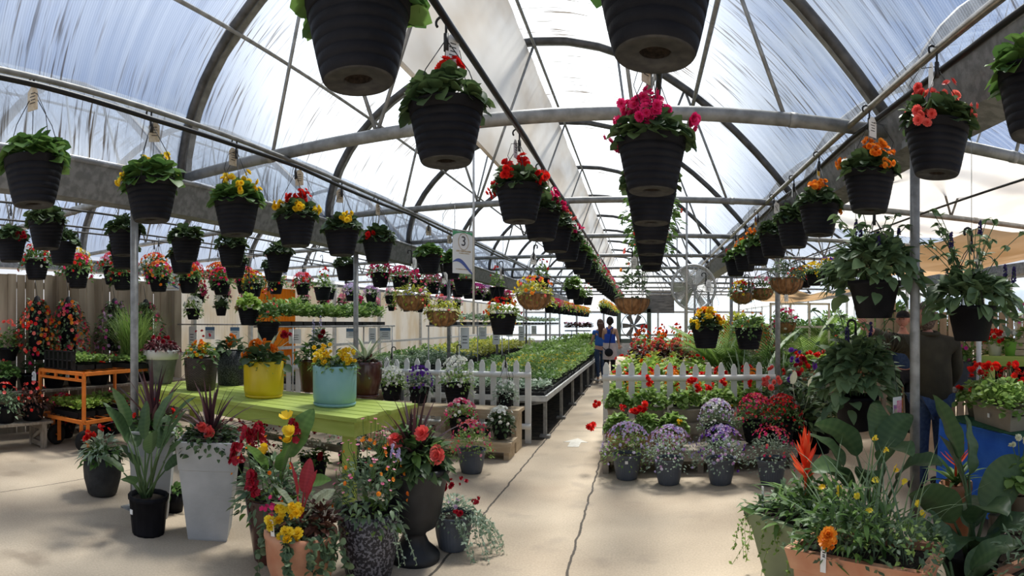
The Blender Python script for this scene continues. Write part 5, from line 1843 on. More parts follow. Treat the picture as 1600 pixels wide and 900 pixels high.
for i, (x, y, d) in enumerate([(-6.45, 3.9, 'dark red impatiens clump on the floor behind the left frame of the cart'), (-6.3, 4.55, 'dark red impatiens clump on the floor behind the middle of the cart'), (-6.35, 5.2, 'dark red impatiens clump on the floor past the cart')]):
    bowl('black pot: ' + d, (x, y, 0.0), 'impatiens', ['red', 'crimson', 'hotpink'], 'bronze', 0.19, 0.20, i + 1, 70, 1.7, 'red impatiens under the fence bench', fs=1)
# tall pots of stems standing behind, mandevilla on the shelf near the picture edge
for i, (y, z, cols, lm, d) in enumerate([(3.25, 1.02, ['coral'], 'mid', 'black pot of upright coral flowers hooked on the fence boards, nearer one'), (3.72, 1.02, ['red', 'coral'], 'grey', 'black pot of scraggly red flowers hooked on the fence boards above the tray')]):
    bowl(d, (-6.79, y, z), 'mandevilla', cols, lm, 0.15, 0.17, i, 16, 0.85)
# flower bags hung on the fence
for i, (y, cols, d) in enumerate([(3.65, ['coral', 'orange', 'red'], 'hanging bag packed with orange and coral impatiens, first on the fence'),
                                  (4.15, ['coral', 'hotpink', 'orange'], 'hanging bag of orange and pink impatiens, second on the fence'),
                                  (4.95, ['magenta', 'mauve'], 'hanging bag of leafy green with violet pink flowers, third on the fence'),
                                  (5.55, ['magenta', 'hotpink'], 'hanging bag of bright magenta impatiens, last on the fence')]):
    t = thing('flower_bag', d, 'hanging planter', (-6.71, y, 1.10), 0, 'impatiens bags on the fence')
    mb = MB(); mb.lathe([(0, 0), (0.10, 0.02), (0.12, 0.3), (0.10, 0.62), (0.03, 0.78), (0, 0.80)], 16); mb.build('bag', M['pot_black'], t)
    rs = np.random.RandomState(i); mb = MB()
    n = 560; a = rs.rand(n) * 6.28; zz = rs.rand(n) * 0.72 + 0.02
    rr = (0.25 - 0.18 * np.clip((zz - 0.35) / 0.4, 0, 1)) * (0.8 + 0.4 * rs.rand(n))
    d3 = np.stack([np.cos(a), np.sin(a), rs.randn(n) * 0.4 - 0.2], 1)
    mb.scatter(T['oval'], np.stack([rr * np.cos(a), rr * np.sin(a), zz], 1), d3, 0.06, rs.randn(n) * 0.4, 0, rs.rand(n))
    mb.build('foliage', LM['dark'], t)
    for j, c in enumerate(cols):
        mb = MB(); n = (170 if i < 2 else 80) // len(cols); a = rs.rand(n) * 6.28; zz = rs.rand(n) * 0.70 + 0.03
        rr = 0.29 - 0.20 * np.clip((zz - 0.35) / 0.4, 0, 1)
        d3 = np.stack([np.cos(a), np.sin(a), rs.randn(n) * 0.3], 1)
        mb.scatter(T['five'], np.stack([rr * np.cos(a), rr * np.sin(a), zz], 1), d3, 0.055, rs.rand(n) * 6, 0, rs.rand(n))
        mb.build('blossoms', PM[c], t)
    mb = MB(); mb.tube([(0, 0, 0.78), (-0.05, 0, 1.0)], 0.004, 5); mb.build('strap', M['wire'], t)
    if i in (1, 3):
        mb = MB(); mb.box((0.22, 0.05, 0.10), (0.004, 0.06, 0.06)); mb.build('price_label', M['white_paper'], t)

# ---- orange plant cart
CT = thing('plant_cart', 'orange steel two deck plant cart with black rubber wheels', 'cart', (-5.92, 4.15, 0), 0.12)
cw, cl, zt, zb = 0.86, 1.30, 0.93, 0.37
for sx in (-1, 1):
    for sy in (-1, 1):
        mb = MB(); mb.box((sx * cw / 2, sy * cl / 2, (zt + zb) / 2), (0.035, 0.035, zt - zb)); mb.build('frame_post', M['orange_paint'], CT)
for nm, z in (('top_deck', zt), ('lower_deck', zb)):
    mb = MB()
    for sx in (-1, 1): mb.box((sx * cw / 2, 0, z), (0.035, cl, 0.04))
    for sy in (-1, 1): mb.box((0, sy * cl / 2, z), (cw, 0.035, 0.04))
    for k in range(7): mb.box((0, -cl / 2 + cl * (k + 0.5) / 7, z - 0.005), (cw, 0.02, 0.012))
    if z == zt:
        mb.box((0, -cl / 2, z - 0.075), (cw, 0.03, 0.03))
        for sx in (-0.35, -0.1, 0.3): mb.box((sx, -cl / 2, z - 0.04), (0.03, 0.03, 0.06))
    mb.build(nm, M['orange_paint'], CT)
for k, (sx, sy) in enumerate(((-0.25, -1), (0.3, -1), (-0.25, 1), (0.3, 1))):
    mb = MB()
    r = 0.125
    c = Vector((sx, sy * (cl / 2 - 0.12), r))
    n = 24
    prof = [(0.04, -0.035), (0.07, -0.03), (0.09, -0.04), (0.118, -0.035), (0.125, -0.015), (0.125, 0.015), (0.118, 0.035), (0.09, 0.04), (0.07, 0.03), (0.04, 0.035)]
    V = [(c.x + w_, c.y + rr * math.cos(2 * PI * i / n), c.z + rr * math.sin(2 * PI * i / n)) for rr, w_ in prof for i in range(n)]
    F = [(j * n + i, j * n + (i + 1) % n, ((j + 1) % len(prof)) * n + (i + 1) % n, ((j + 1) % len(prof)) * n + i) for j in range(len(prof)) for i in range(n)]
    mb.add(V, F)
    wh = mb.build('wheel', M['rubber'], CT)
    mb = MB(); mb.box((c.x + 0.06, c.y, 0.21), (0.012, 0.05, 0.30)); mb.box((c.x - 0.06, c.y, 0.21), (0.012, 0.05, 0.30)); mb.tube([(c.x - 0.065, c.y, r), (c.x + 0.065, c.y, r)], 0.012, 8)
    mb.build('fork', M['orange_paint'], wh)

M['tray'] = mat('black_tray_plastic', (0.012, 0.012, 0.013), 0.5, spec=0.3)


def flat_mesh(cells=(6, 3), L=0.54, W=0.28, h=0.06):
    def f(mb):
        mb.box((0, 0, 0.004), (L - 0.02, W - 0.02, 0.008))
        for s in (-1, 1):
            mb.box((0, s * (W / 2 - 0.004), h / 2), (L, 0.008, h)); mb.box((s * (L / 2 - 0.004), 0, h / 2), (0.008, W, h))
        for k in range(1, cells[0]): mb.box((-L / 2 + L * k / cells[0], 0, h / 2 - 0.004), (0.014, W - 0.01, h - 0.01))
        for k in range(1, cells[1]): mb.box((0, -W / 2 + W * k / cells[1], h / 2 - 0.004), (L - 0.01, 0.014, h - 0.01))
        mb.box((0, 0, h * 0.42), (L - 0.02, W - 0.02, h * 0.7), mat=1)
    return layer_mesh('flat_%s' % (cells,), f, [M['tray'], M['soil']])


def flat_fill(lm, cols, var, H=0.10, n=150, Lf=0.05, nfl=14, S=0.028, tm='far', ft='farbloom', L=0.54, W=0.28):
    key = 'flatfill_%s_%s_%d_%.2f_%d_%.3f' % (lm, '_'.join(cols), var, H, n, Lf)
    def f(mb):
        rs = np.random.RandomState(var + 3)
        p = np.stack([(rs.rand(n) - 0.5) * (L + 0.03), (rs.rand(n) - 0.5) * (W + 0.04), H * (0.35 + 0.65 * rs.rand(n))], 1)
        d = np.stack([rs.randn(n), rs.randn(n), 0.2 + rs.rand(n)], 1)
        mb.scatter(T[tm], p, d, Lf * (0.7 + 0.6 * rs.rand(n)), rs.randn(n) * 0.4, 0, rs.rand(n))
        for j, c in enumerate(cols):
            m_ = nfl // len(cols)
            p = np.stack([(rs.rand(m_) - 0.5) * L, (rs.rand(m_) - 0.5) * W, H * (1.0 + 0.25 * rs.rand(m_))], 1)
            d = np.stack([rs.randn(m_) * 0.5, rs.randn(m_) * 0.5 - 0.2, np.ones(m_)], 1)
            mb.scatter(T[ft], p, d, S * (0.7 + 0.6 * rs.rand(m_)), rs.rand(m_) * 6, j + 1, rs.rand(m_))
    return layer_mesh(key, f, [LM[lm]] + [PM[c] for c in cols])


def flat(label, x, y, z, lm, cols=(), var=0, rz=0.0, group=None, name='plant_flat', **kw):
    t = thing(name, label, 'seedling tray', (x, y, z), rz, group)
    link_mesh('tray', flat_mesh(), t)
    o = link_mesh('foliage', flat_fill(lm, list(cols), var, **kw), t, (0, 0, 0.045)); o.scale = (1, 1, 0.75 + 0.55 * random.random())
    return t


# on the cart
ca, sa_ = math.cos(0.12), math.sin(0.12)
def cart_at(u, v, z): return (-5.92 + u * ca - v * sa_, 4.15 + u * sa_ + v * ca, z)
for k, (u, v) in enumerate([(-0.12, -0.38), (-0.12, -0.08), (0.24, 0.30)]):
    x, y, z = cart_at(u, v, zt + 0.02)
    flat(['black flat of fresh seedlings behind the standing tray on the cart', 'black flat of fresh seedlings in the middle of the cart top', 'black flat of fresh seedlings at the post end of the cart top'][k], x, y, z, 'light', (), k, 0.12, 'seedling flats on the cart top', H=0.13, n=260, tm='round', Lf=0.045)
for k, (u, v) in enumerate([(-0.05, -0.42), (-0.05, -0.10), (0.0, 0.22)]):
    x, y, z = cart_at(u, v, zb + 0.02)
    flat(['black flat of pale bushy seedlings on the near part of the lower cart deck', 'black flat of pale bushy seedlings in the middle of the lower cart deck', 'black flat of pale seedlings at the back of the lower cart deck'][k], x, y, z, 'lime' if k < 2 else 'light', (), k + 4, 0.12, 'seedling flats on the lower cart deck', H=0.15, n=300, tm='round', Lf=0.045)
x, y, z = cart_at(-0.12, -0.58, zt + 0.022)
t = thing('empty_tray', 'empty black plastic tray standing on edge on the orange cart', 'tray', (x, y, z), 0.12)
mb = MB()
for k in range(7): mb.box((-0.27 + 0.09 * k, 0, 0.115), (0.03, 0.05, 0.23))
for zz in (0.006, 0.115, 0.224): mb.box((0, 0.0, zz), (0.58, 0.05, 0.012))
mb.build('ribs', M['tray'], t)
# ornamental grass
x, y, z = cart_at(0.05, 0.52, zt + 0.02)
t, H = round_pot('grass_pot', 'big tuft of bright green ornamental grass at the back of the cart', 'potted plant', (x, y, z), [(0.09, 0), (0.11, 0.15), (0.115, 0.16)], M['pot_black'])
mb = MB(); random.seed(21)
for i in range(620):
    strap(mb, (random.uniform(-.12, .12), random.uniform(-.12, .12), 0), random.random() * 6.28, random.uniform(0.02, 0.6), random.uniform(0.40, 0.85), 0.009, random.uniform(0.1, 1.3), seg=5)
mb.build('blades', LM['light'], t, (0, 0, H - 0.02))
p = P(128, 530, 7.0)
t = bowl('black pot of thin pale arching grass between cart and flower bags', (-6.62, 5.33, 0.64), 'begonia', [], 'grey', 0.12, 0.17, 1)
mb = MB()
for i in range(120): strap(mb, (0, 0, 0), random.random() * 6.28, random.uniform(0.1, 0.6), random.uniform(0.35, 0.6), 0.008, random.uniform(0.6, 1.8), seg=6)
mb.build('blades', LM['grey'], t, (0, 0, 0.17))

# ================================================================== PICKET FENCES
def picket_fence(label, a, b, h=1.05):
    a, b = Vector(a), Vector(b)
    d = b - a
    L = d.length
    ang = math.atan2(d.y, d.x)
    t = thing('picket_fence', label, 'fence', a, ang)
    n = int(round(L / 0.154))
    for k in range(n + 1):
        x = L * k / n
        mb = MB()
        hh = h - 0.02 * (k % 3 == 1)
        out = [(-0.036, 0.03), (0.036, 0.03), (0.036, hh - 0.055), (0.012, hh), (-0.012, hh), (-0.036, hh - 0.055)]
        V = [(x + u, yy, z) for yy in (-0.012, 0.012) for u, z in out]
        m_ = 6
        mb.add(V, [tuple(range(m_)), tuple(range(2 * m_ - 1, m_ - 1, -1))] + [(i, i + m_, (i + 1) % m_ + m_, (i + 1) % m_) for i in range(m_)], smooth=False)
        mb.build('picket', M['white_paint'], t)
    for z in (0.22, h - 0.18):
        mb = MB(); mb.tube([(-0.04, -0.028, z), (L + 0.04, -0.028, z)], 0.036, 12); mb.build('rail', M['white_paint'], t)
    for x in (0.0, L):
        mb = MB(); mb.box((x, 0.03, h * 0.45), (0.07, 0.05, h * 0.9)); mb.build('end_post', M['white_paint'], t)
    return t


picket_fence('white picket fence at the end of the long seedling bench beside the aisle', (-3.36, 6.92, 0), (-1.42, 6.96, 0))
picket_fence('white picket fence behind the green table, mostly hidden by glazed pots', (-6.75, 6.55, 0), (-3.78, 6.85, 0))
picket_fence('white picket fence behind the tan geranium planters', (-0.42, 6.72, 0), (1.56, 6.62, 0))

# ---- left stepped timber stand
def stand(name, label, steps, x0, x1, m, group=None):
    t = thing(name, label, 'stand', ((x0 + x1) / 2, steps[0][0], 0))
    L = x1 - x0
    for (y, depth, z) in steps:
        yy = y - steps[0][0]
        mb = MB()
        nb = max(2, int(depth / 0.14))
        for k in range(nb): mb.box((0, yy - depth / 2 + depth * (k + 0.5) / nb, z - 0.02), (L, depth / nb - 0.008, 0.04))
        mb.box((0, yy - depth / 2 + 0.02, z - 0.04 - 0.035), (L - 0.02, 0.035, 0.07))
        mb.build('shelf', m, t)
        for sx in (-1, 0, 1):
            mb = MB(); mb.box((sx * (L / 2 - 0.06), yy, (z - 0.04) / 2), (0.06, depth * 0.85, z - 0.04)); mb.build('support', m, t)
    return t


stand('timber_stand', 'two step pale timber stand in front of the white picket fence', [(6.58, 0.36, 0.50), (6.20, 0.34, 0.20)], -3.3, -1.42, M['new_wood'])

def basket_on(px, ytop, z, y, kind, cols, label, lm=None, nf_=None, hs=1.0, scale=0.9, var=0, hook=True, fs=1.0):
    th = (px - PX0) / FPX
    x = y * math.tan(th)
    t = basket(x, y, z + 0.255 * scale, kind, cols, label, None, None, var, scale, leafm=lm, nfl=nf_, hscale=hs, fscale=fs)
    if hook:
        h = link_mesh('hanger', hanger_mesh(0.42, 0.14 * scale, 0.003), t, (0, 0, 0.255 * scale))
        link_mesh('hook', hook_mesh(0.026, 0.007), h, (0, 0, 0.42))
    return t


basket_on(612, 0, 0.50, 6.58, 'petunia', ['white'], 'black basket mounded with small white flowers behind the table end', 'light', 90, 1.2, 0.95, 0)
basket_on(655, 0, 0.50, 6.50, 'petunia', ['purple'], 'black basket of deep purple petunias between two white ones', 'grey', 60, 1.5, 0.85, 1, False)
basket_on(714, 0, 0.50, 6.56, 'petunia', ['white'], 'large black basket overflowing with white petunias on the timber stand', 'light', 120, 1.8, 1.1, 2)
basket_on(790, 0, 0.50, 6.60, 'calibrachoa', ['white'], 'small black basket of green and white foliage on the upper timber step', 'silver', 60, 0.7, 0.68, 3)
basket_on(720, 0, 0.20, 6.18, 'petunia', ['pink', 'hotpink', 'white'], 'black basket of double pink flowers on the lower timber step', 'light', 100, 1.1, 0.95, 1, False)
basket_on(783, 0, 0.20, 6.20, 'impatiens', ['white'], 'black pot of large white impatiens at the aisle end of the lower step', 'dark', 60, 0.9, 0.72, 0, False)
p = G(733, 741)
t, H = ribbed_pot('dark ribbed pot of rosy calibrachoa on the floor below the timber stand', p + Vector((0, 0.08, 0)), 0.15, 0.24)
fill(t, H - 0.02, 'calibrachoa', ['pink', 'hotpink', 'coral'], 0.15, 2, leafm='light', nfl=120, hscale=1.2)

# ---- long benches of flats behind the fences
def long_bench(label, x0, x1, y0, y1, z=0.58):
    t = thing('nursery_bench', label, 'bench', ((x0 + x1) / 2, y0, 0))
    W, L = x1 - x0, y1 - y0
    mb = MB()
    for s in (-1, 1): mb.box((s * W / 2, L / 2, z - 0.03), (0.03, L, 0.07))
    for yy in (0, L): mb.box((0, yy, z - 0.03), (W, 0.03, 0.07))
    mb.build('rim', M['steel_light'], t)
    mb = MB(); mb.box((0, L / 2, z - 0.05), (W - 0.03, L - 0.03, 0.012)); mb.build('mesh_top', M['steel'], t)
    n = int(L / 1.45)
    for k in range(n + 1):
        yy = 0.25 + (L - 0.5) * k / n
        for s in (-1, 1):
            mb = MB(); mb.box((s * (W / 2 - 0.05), yy, (z - 0.06) / 2), (0.045, 0.045, z - 0.06)); mb.box((s * (W / 2 - 0.05), yy, 0.02), (0.14, 0.10, 0.04))
            mb.build('leg', M['steel'], t)
        mb = MB(); mb.box((0, yy, z - 0.10), (W - 0.1, 0.035, 0.05)); mb.bar((-W / 2 + 0.1, yy, z * 0.25), (W / 2 - 0.1, yy, z - 0.12), 0.02, 0.02); mb.build('cross_brace', M['steel'], t)
    return t


long_bench('long steel nursery bench of flats running beside the aisle', -3.10, -1.22, 7.12, 22.6)
long_bench('long steel nursery bench of flats behind the second picket fence', -5.75, -3.90, 7.0, 21.0)
rnd = random.Random(17)
bands = [('silver', ['white'], 0.14, 22, 'black flat of white flowered foliage at the fence end of the aisle bench'),
         ('mid', [], 0.20, 0, 'black flat of leafy green bedding plants on the aisle bench, near rows'),
         ('light', ['yellow'], 0.20, 16, 'black flat of green plants with yellow flowers on the aisle bench'),
         ('light', [], 0.24, 0, 'black flat of mid green vegetable starts far along the aisle bench'),
         ('light', [], 0.30, 0, 'black flat of tall pale green starts near the women')]
y = 7.32
row = 0
while y < 22.4:
    for c in range(3):
        bi = 0 if (row < 2 and c == 2) or row < 1 else 1 if y < 8.3 else 2 if y < 12.5 else 3 if y < 17 else 4
        lm, cols, hh, nfl, lab = bands[bi]
        if bi == 2 and c == 0: lm, cols, lab = 'mid', [], 'black flat of plain green plants behind the yellow flowered ones'
        flat(lab, -1.53 - 0.60 * (2 - c) + rnd.uniform(-.01, .01), y, 0.56, lm, cols, rnd.randrange(3), rnd.uniform(-.03, .03), 'flats on the aisle bench', H=hh * (1 if y < 14 else 1.2), n=200 if y < 13 else 120, nfl=nfl or 1, Lf=0.058 if y < 13 else 0.085, tm='small' if y < 10 else 'far')
    y += 0.305 if y < 14 else 0.5
    row += 1
y = 7.2
while y < 20.8:
    for c in range(3):
        bi = 0 if y < 9.5 else 1 if y < 13 else 2
        lm, lab = [('mid', 'black flat of low green seedlings on the bench behind the second picket fence'), ('grey', 'black flat of grey green seedlings midway along the far bench'), ('yellowish', 'black flat of tall yellow green starts beyond the seedling shelf')][bi] if c else [('light', 'black flat of fresh green seedlings along the wall edge of the far bench'), ('mid', 'black flat of green seedlings along the wall edge, middle of far bench'), ('light', 'black flat of tall fresh starts at the end of the far bench')][bi]
        flat(lab, -5.40 + 0.60 * c, y, 0.56, lm, [], rnd.randrange(3), 0, 'flats on the far bench', H=0.15 + 0.08 * bi, n=170 if y < 11 else 110, Lf=0.058 if y < 11 else 0.09, tm='small' if y < 9 else 'far')
    y += 0.32 if y < 11 else 0.55

# ---- high seedling shelves at eye height
def high_shelf(label, x, y0, y1, z, depth=0.6, z0=0.0):
    t = thing('seedling_shelf', label, 'shelf', (x, y0, 0))
    L = y1 - y0
    mb = MB()
    for s in (-1, 1): mb.tube([(s * depth / 2, 0, z), (s * depth / 2, L, z)], 0.014, 6)
    for k in range(int(L / 0.5) + 1): mb.tube([(-depth / 2, k * 0.5, z), (depth / 2, k * 0.5, z)], 0.008, 5)
    mb.build('shelf_rack', M['steel'], t)
    n = max(1, int(L / 3.0))
    for k in range(n + 1):
        yy = 0.1 + (L - 0.2) * k / n
        mb = MB()
        for s in (-1, 1): mb.tube([(s * depth / 2, yy, z0), (s * depth / 2, yy, z)], 0.012, 6)
        mb.build('post', M['steel_light'], t)
    return t


high_shelf('raised pipe shelf of tall bright seedlings at eye height', -4.75, 6.15, 9.5, 1.47)
for i in range(11):
    for c in range(2):
        flat('black flat of tall bright green seedlings on the eye height shelf', -4.9 + 0.29 * c, 6.32 + 0.30 * i, 1.485, 'light' if i % 3 else 'mid', [], i % 3, PI / 2 if False else 0.0, 'tall seedlings on the eye height shelf', H=0.27, n=300, Lf=0.085, tm='small') if c == 0 else None
high_shelf('long raised pipe shelf of silvery plants running to the back', -3.55, 9.6, 22.5, 1.47)
for i in range(23):
    lm = ['silver', 'silver', 'mid', 'silver', 'bronze', 'silver', 'light'][i % 7]
    flat('black flat of %s plants on the long raised shelf' % {'silver': 'silvery white', 'mid': 'green', 'bronze': 'brownish', 'light': 'fresh green'}[lm], -3.55, 9.8 + 0.56 * i, 1.485, lm, ['white'] if lm == 'silver' else [], i % 3, 0, '%s flats on the long raised shelf' % lm, H=0.14, n=130, Lf=0.06, nfl=8)
# rod with price cards
mb = MB(); mb.tube([(-6.95, 6.42, 1.50), (-5.05, 6.10, 1.50)], 0.010, 8); mb.box((-6.96, 6.42, 1.50), (0.05, 0.05, 0.08))
tag(mb.build('card_rod', M['steel']), 'thin steel rod of price cards fixed to the end post of the board fence', 'rod')


def card(label, p, w_, h_, head=None, rz=0.0, group=None, lines=3):
    t = thing('price_card', label, 'sign', p, rz, group)
    mb = MB(); mb.box((0, 0, -h_ / 2), (w_, 0.003, h_)); mb.build('card', M['white_paper'], t)
    mb = MB()
    if head: mb.box((0, -0.003, -0.03), (w_ * 0.96, 0.002, 0.05)); mb.build('header', head, t); mb = MB()
    for k in range(lines): mb.box((0, -0.003, -h_ * (0.42 + 0.15 * k)), (w_ * (0.6 - 0.1 * (k % 2)), 0.001, h_ * 0.035))
    if lines: mb.build('lettering', M['ink'], t)
    mb = MB(); mb.tube([(-w_ * 0.3, 0, -0.002), (-w_ * 0.3, 0, 0.035), (w_ * 0.3, 0, 0.035), (w_ * 0.3, 0, -0.002)], 0.002, 5)
    mb.build('clip', M['wire'], t)
    return t


M['blue_print'] = mat('steel_blue_print', (0.10, 0.19, 0.30), 0.5)
card('tall white price card left of the blue headed ones on the rod', (-6.50, 6.34, 1.465), 0.14, 0.30)
card('white price card with blue header hanging on the rod, left of two', (-6.02, 6.26, 1.465), 0.20, 0.19, M['blue_print'], lines=1)
card('white price card with blue header hanging on the rod, right of two', (-5.42, 6.16, 1.465), 0.18, 0.18, M['blue_print'], lines=1)
for i, (px, y, w_, h_, hd, d) in enumerate([(462, 6.3, 0.17, 0.2, None, 'first under the tall seedlings'), (483, 6.9, 0.17, 0.18, None, 'second under the tall seedlings'), (533, 7.9, 0.20, 0.16, 'b', 'blue headed, left of a post'), (566, 8.6, 0.12, 0.26, None, 'crooked, right of the gutter post'), (600, 9.1, 0.2, 0.22, 'b', 'under the end of the tall seedlings')]):
    card('white price card under the eye height shelf, ' + d, (-4.45, y, 1.44), w_, h_, M['blue_print'] if hd else None, 0.5, 'cards under the eye height shelf')
for i, y in enumerate([10.0, 11.2, 12.3, 13.6, 15.0, 16.8]):
    card('white price card under the long raised shelf, %s from the near end' % ordinal(i), (-3.24, y, 1.44), 0.16, 0.40 if i % 2 == 0 else 0.25, None, 0.3, 'cards under the long raised shelf')

# number sign
p = P(720, 362, 6.4)
p = P(720, 362, (D0 + DS + 0.05) / math.cos((720 - PX0) / FPX))
M['sign_green'] = mat('green_print', (0.10, 0.36, 0.17), 0.5)
M['sign_blue'] = mat('blue_wave_print', (0.09, 0.13, 0.36), 0.5)
def wave_sign(label, p, w_, h_, rz, head=True):
    t = thing('hanging_sign', label, 'sign', p, rz)
    mb = MB(); mb.box((0, 0, -h_ / 2), (w_, 0.004, h_)); mb.build('board', M['white_paper'], t)
    if head:
        mb = MB()
        # green corners round a white dome
        n = 12
        out = [(-w_ / 2, 0), (w_ / 2, 0), (w_ / 2, -0.16 * h_)] + [(w_ / 2 * math.cos(a), -0.16 * h_ + 0.13 * h_ * math.sin(a)) for a in np.linspace(0, PI, n)][1:-1] + [(-w_ / 2, -0.16 * h_)]
        V = [(x, yy, z) for yy in (-0.004, -0.0025) for x, z in out]
        m_ = len(out)
        mb.add(V, [tuple(range(m_ - 1, -1, -1)), tuple(range(m_, 2 * m_))] + [(i, (i + 1) % m_, m_ + (i + 1) % m_, m_ + i) for i in range(m_)], smooth=False)
        mb.build('header', M['sign_green'], t)
        mb = MB()
        r = w_ * 0.30
        mb.tube([(r * 0.8 * math.cos(a), -0.004, -0.24 * h_ + r * math.sin(a)) for a in np.linspace(0, 2 * PI, 30)], 0.004, 5)
        mb.build('ring', M['tan_card'], t)
        text_obj('3', w_ * 0.5, M['ink'], t, (0, -0.005, -0.24 * h_), (PI / 2, 0, 0))
        mb = MB(); mb.box((0, -0.003, -0.47 * h_), (w_ * 0.7, 0.001, 0.018)); mb.box((0.01, -0.003, -0.52 * h_), (w_ * 0.5, 0.001, 0.012)); mb.build('lettering', M['tan_card'], t)
    mb = MB()
    V, F = [], []
    n = 20
    for i in range(n + 1):
        u = i / n
        z = -h_ * (0.78 if head else 0.62) + 0.05 * math.sin(u * 4.2 + 0.4) * (1 - 0.2 * u) - 0.07 * u * u
        th_ = 0.004 + 0.020 * math.sin(PI * u)
        V += [(-w_ / 2 + w_ * u, -0.004, z - th_), (-w_ / 2 + w_ * u, -0.004, z + th_)]
    F = [(2 * i, 2 * i + 2, 2 * i + 3, 2 * i + 1) for i in range(n)]
    mb.add(V, F); mb.build('wave', M['sign_blue'], t)
    mb = MB(); mb.box((0, -0.003, -h_ * 0.90), (w_ * 0.72, 0.001, 0.012)); mb.build('logo_lettering', M['tan_card'], t)
    mb = MB(); mb.tube([(-w_ / 2, 0, 0.01), (w_ / 2, 0, 0.01)], 0.008, 6)
    for s in (-1, 1): mb.tube([(s * w_ * 0.4, 0, 0.01), (s * w_ * 0.4, 0, ZG + 0.03 - p[2])], 0.003, 5)
    mb.build('bracket', M['steel'], t)
    return t


wave_sign('tall white hanging aisle sign with green top and number 3', P(724, 362, 5.87 / math.cos((724 - PX0) / FPX)), 0.30, 0.46, 1.0)
q = P(262, 418, 5.87 / math.cos((262 - PX0) / FPX)); wave_sign('small white hanging sign with blue wave above the fence end post', q, 0.36, 0.36, 0.7, False)
q = P(433, 400, 8.29 / math.cos((433 - PX0) / FPX)); wave_sign('white hanging sign with blue wave below the sixth begonia basket', q, 0.36, 0.36, 0.55, False)

# far small things: plants in trays along the end of the aisle
for i, (px, y, z, lm, cols, d) in enumerate([(903, 20.0, 1.28, 'bronze', ['pink'], 'high tray of pinkish foliage left of the women'), (917, 17.5, 0.95, 'lime', [], 'crate of lime yellow plants beside the women')]):
    x = y * math.tan((px - PX0) / FPX)
    t = thing('plant_rack', d, 'plant rack', (x, y, 0))
    mb = MB(); mb.box((0, 0, z - 0.03), (0.9 if i == 0 else 0.5, 0.4, 0.04)); mb.build('shelf', M['steel_dark'], t)
    for s in (-1, 1):
        mb = MB(); mb.tube([(s * 0.22, 0, 0.56), (s * 0.22, 0, z - 0.05)], 0.015, 6); mb.build('leg', M['steel'], t)
    o = link_mesh('foliage', flat_fill(lm, list(cols), 1, H=0.22, n=260, Lf=0.09, nfl=40, S=0.06), t, (0, 0, z)); o.scale = (1.6 if i == 0 else 0.9, 1.3, 1)

# painted arrow on the aisle
a0 = G(900, 690)
mb = MB(); z = 0.003
mb.prism([(-0.16, -0.05), (0.16, -0.05), (0.0, 0.20)], 0.0, z); mb.prism([(-0.07, -0.32), (0.07, -0.32), (0.07, -0.05), (-0.07, -0.05)], 0.0, z)
o = mb.build('aisle_arrow', mat('worn_white_marking', (0.60, 0.56, 0.48), 0.8, 0, (0.70, 0.67, 0.60), 20)); o.location = (a0.x, a0.y, 0.0)
tag(o, 'worn white arrow painted on the concrete aisle', 'floor marking')

# ---- big round fans
def fan(label, p, r, rz, cage=True, m='steel_light', blades=6, box_=False):
    t = thing('fan', label, 'fan', p, rz)
    mb = MB()
    mb.tube([(r * math.cos(a), 0, r * math.sin(a)) for a in np.linspace(0, 2 * PI, 48)], 0.02, 6)
    if cage:
        for rr in np.linspace(0.12, 1, 14)[:-1] * r: mb.tube([(rr * math.cos(a), -0.08 * (1 - rr / r), rr * math.sin(a)) for a in np.linspace(0, 2 * PI, 28)], 0.0035, 4)
        for k in range(16):
            a = 2 * PI * k / 16; mb.tube([(0, -0.09, 0), (r * math.cos(a), 0, r * math.sin(a))], 0.005, 4)
    mb.build('guard', M[m], t)
    mb = MB()
    for k in range(blades):
        a = 2 * PI * k / blades
        V = []
        for rr, w_ in ((0.12, 0.06), (0.5, 0.16), (0.92, 0.20)):
            for s in (-1, 1):
                V.append((r * rr * math.cos(a) - s * w_ * r * math.sin(a), 0.06 + s * 0.05, r * rr * math.sin(a) + s * w_ * r * math.cos(a)))
        mb.add(V, [(0, 2, 3, 1), (2, 4, 5, 3)])
    mb.build('blades', M[m], t)
    mb = MB(); mb.tube([(0, -0.06, 0), (0, 0.16, 0)], r * 0.14, 16); mb.build('motor_hub', M['steel'], t)
    return t


pf = P(1084, 449, 8.29 / math.cos((1084 - PX0) / FPX))
t = fan('big round white caged circulation fan hanging right of the aisle', pf, 0.33, 0.1)
for s in (-1, 1):
    mb = MB(); mb.tube([(s * 0.25, 0, 0.22), (s * 0.25, 0, ZG - pf.z + 0.03)], 0.008, 6); mb.build('hanging_rod', M['steel'], t)
pf = Vector((-0.35, YB - 0.25, 1.52))
t = fan('dark exhaust fan with six blades set in the far end wall', (pf.x, pf.y, 1.40), 0.60, 0, False, 'gable', 6)
mb = MB()
for s in (-1, 1): mb.box((s * 0.72, 0.05, 0), (0.2, 0.2, 1.6)); mb.box((0, 0.05, s * 0.72), (1.6, 0.2, 0.2))
mb.build('housing', M['green_housing'] if 'green_housing' in M else mat('green_grey_housing', (0.10, 0.13, 0.11), 0.7), t)
mb = MB(); mb.box((0, 0.05, -1.11), (1.2, 0.18, 0.60)); mb.build('pedestal', M['steel_light'], t)
for px, y, ztop, d in [(740, 5.0, 2.78, 'thin grey drop pipe left of the middle of the roof'), (1073, 5.87, 2.80, 'thin grey drop pipe beside the round white fan')]:
    x = y * math.tan((px - PX0) / FPX)
    mb = MB(); mb.tube([(0, 0, 1.42), (0, 0, ztop + (1.0 if px == 740 else 0.0))], 0.011, 8)
    o = mb.build('drop_pipe', M['steel_light'], None, (x, y, 0)); tag(o, d, 'pipe')

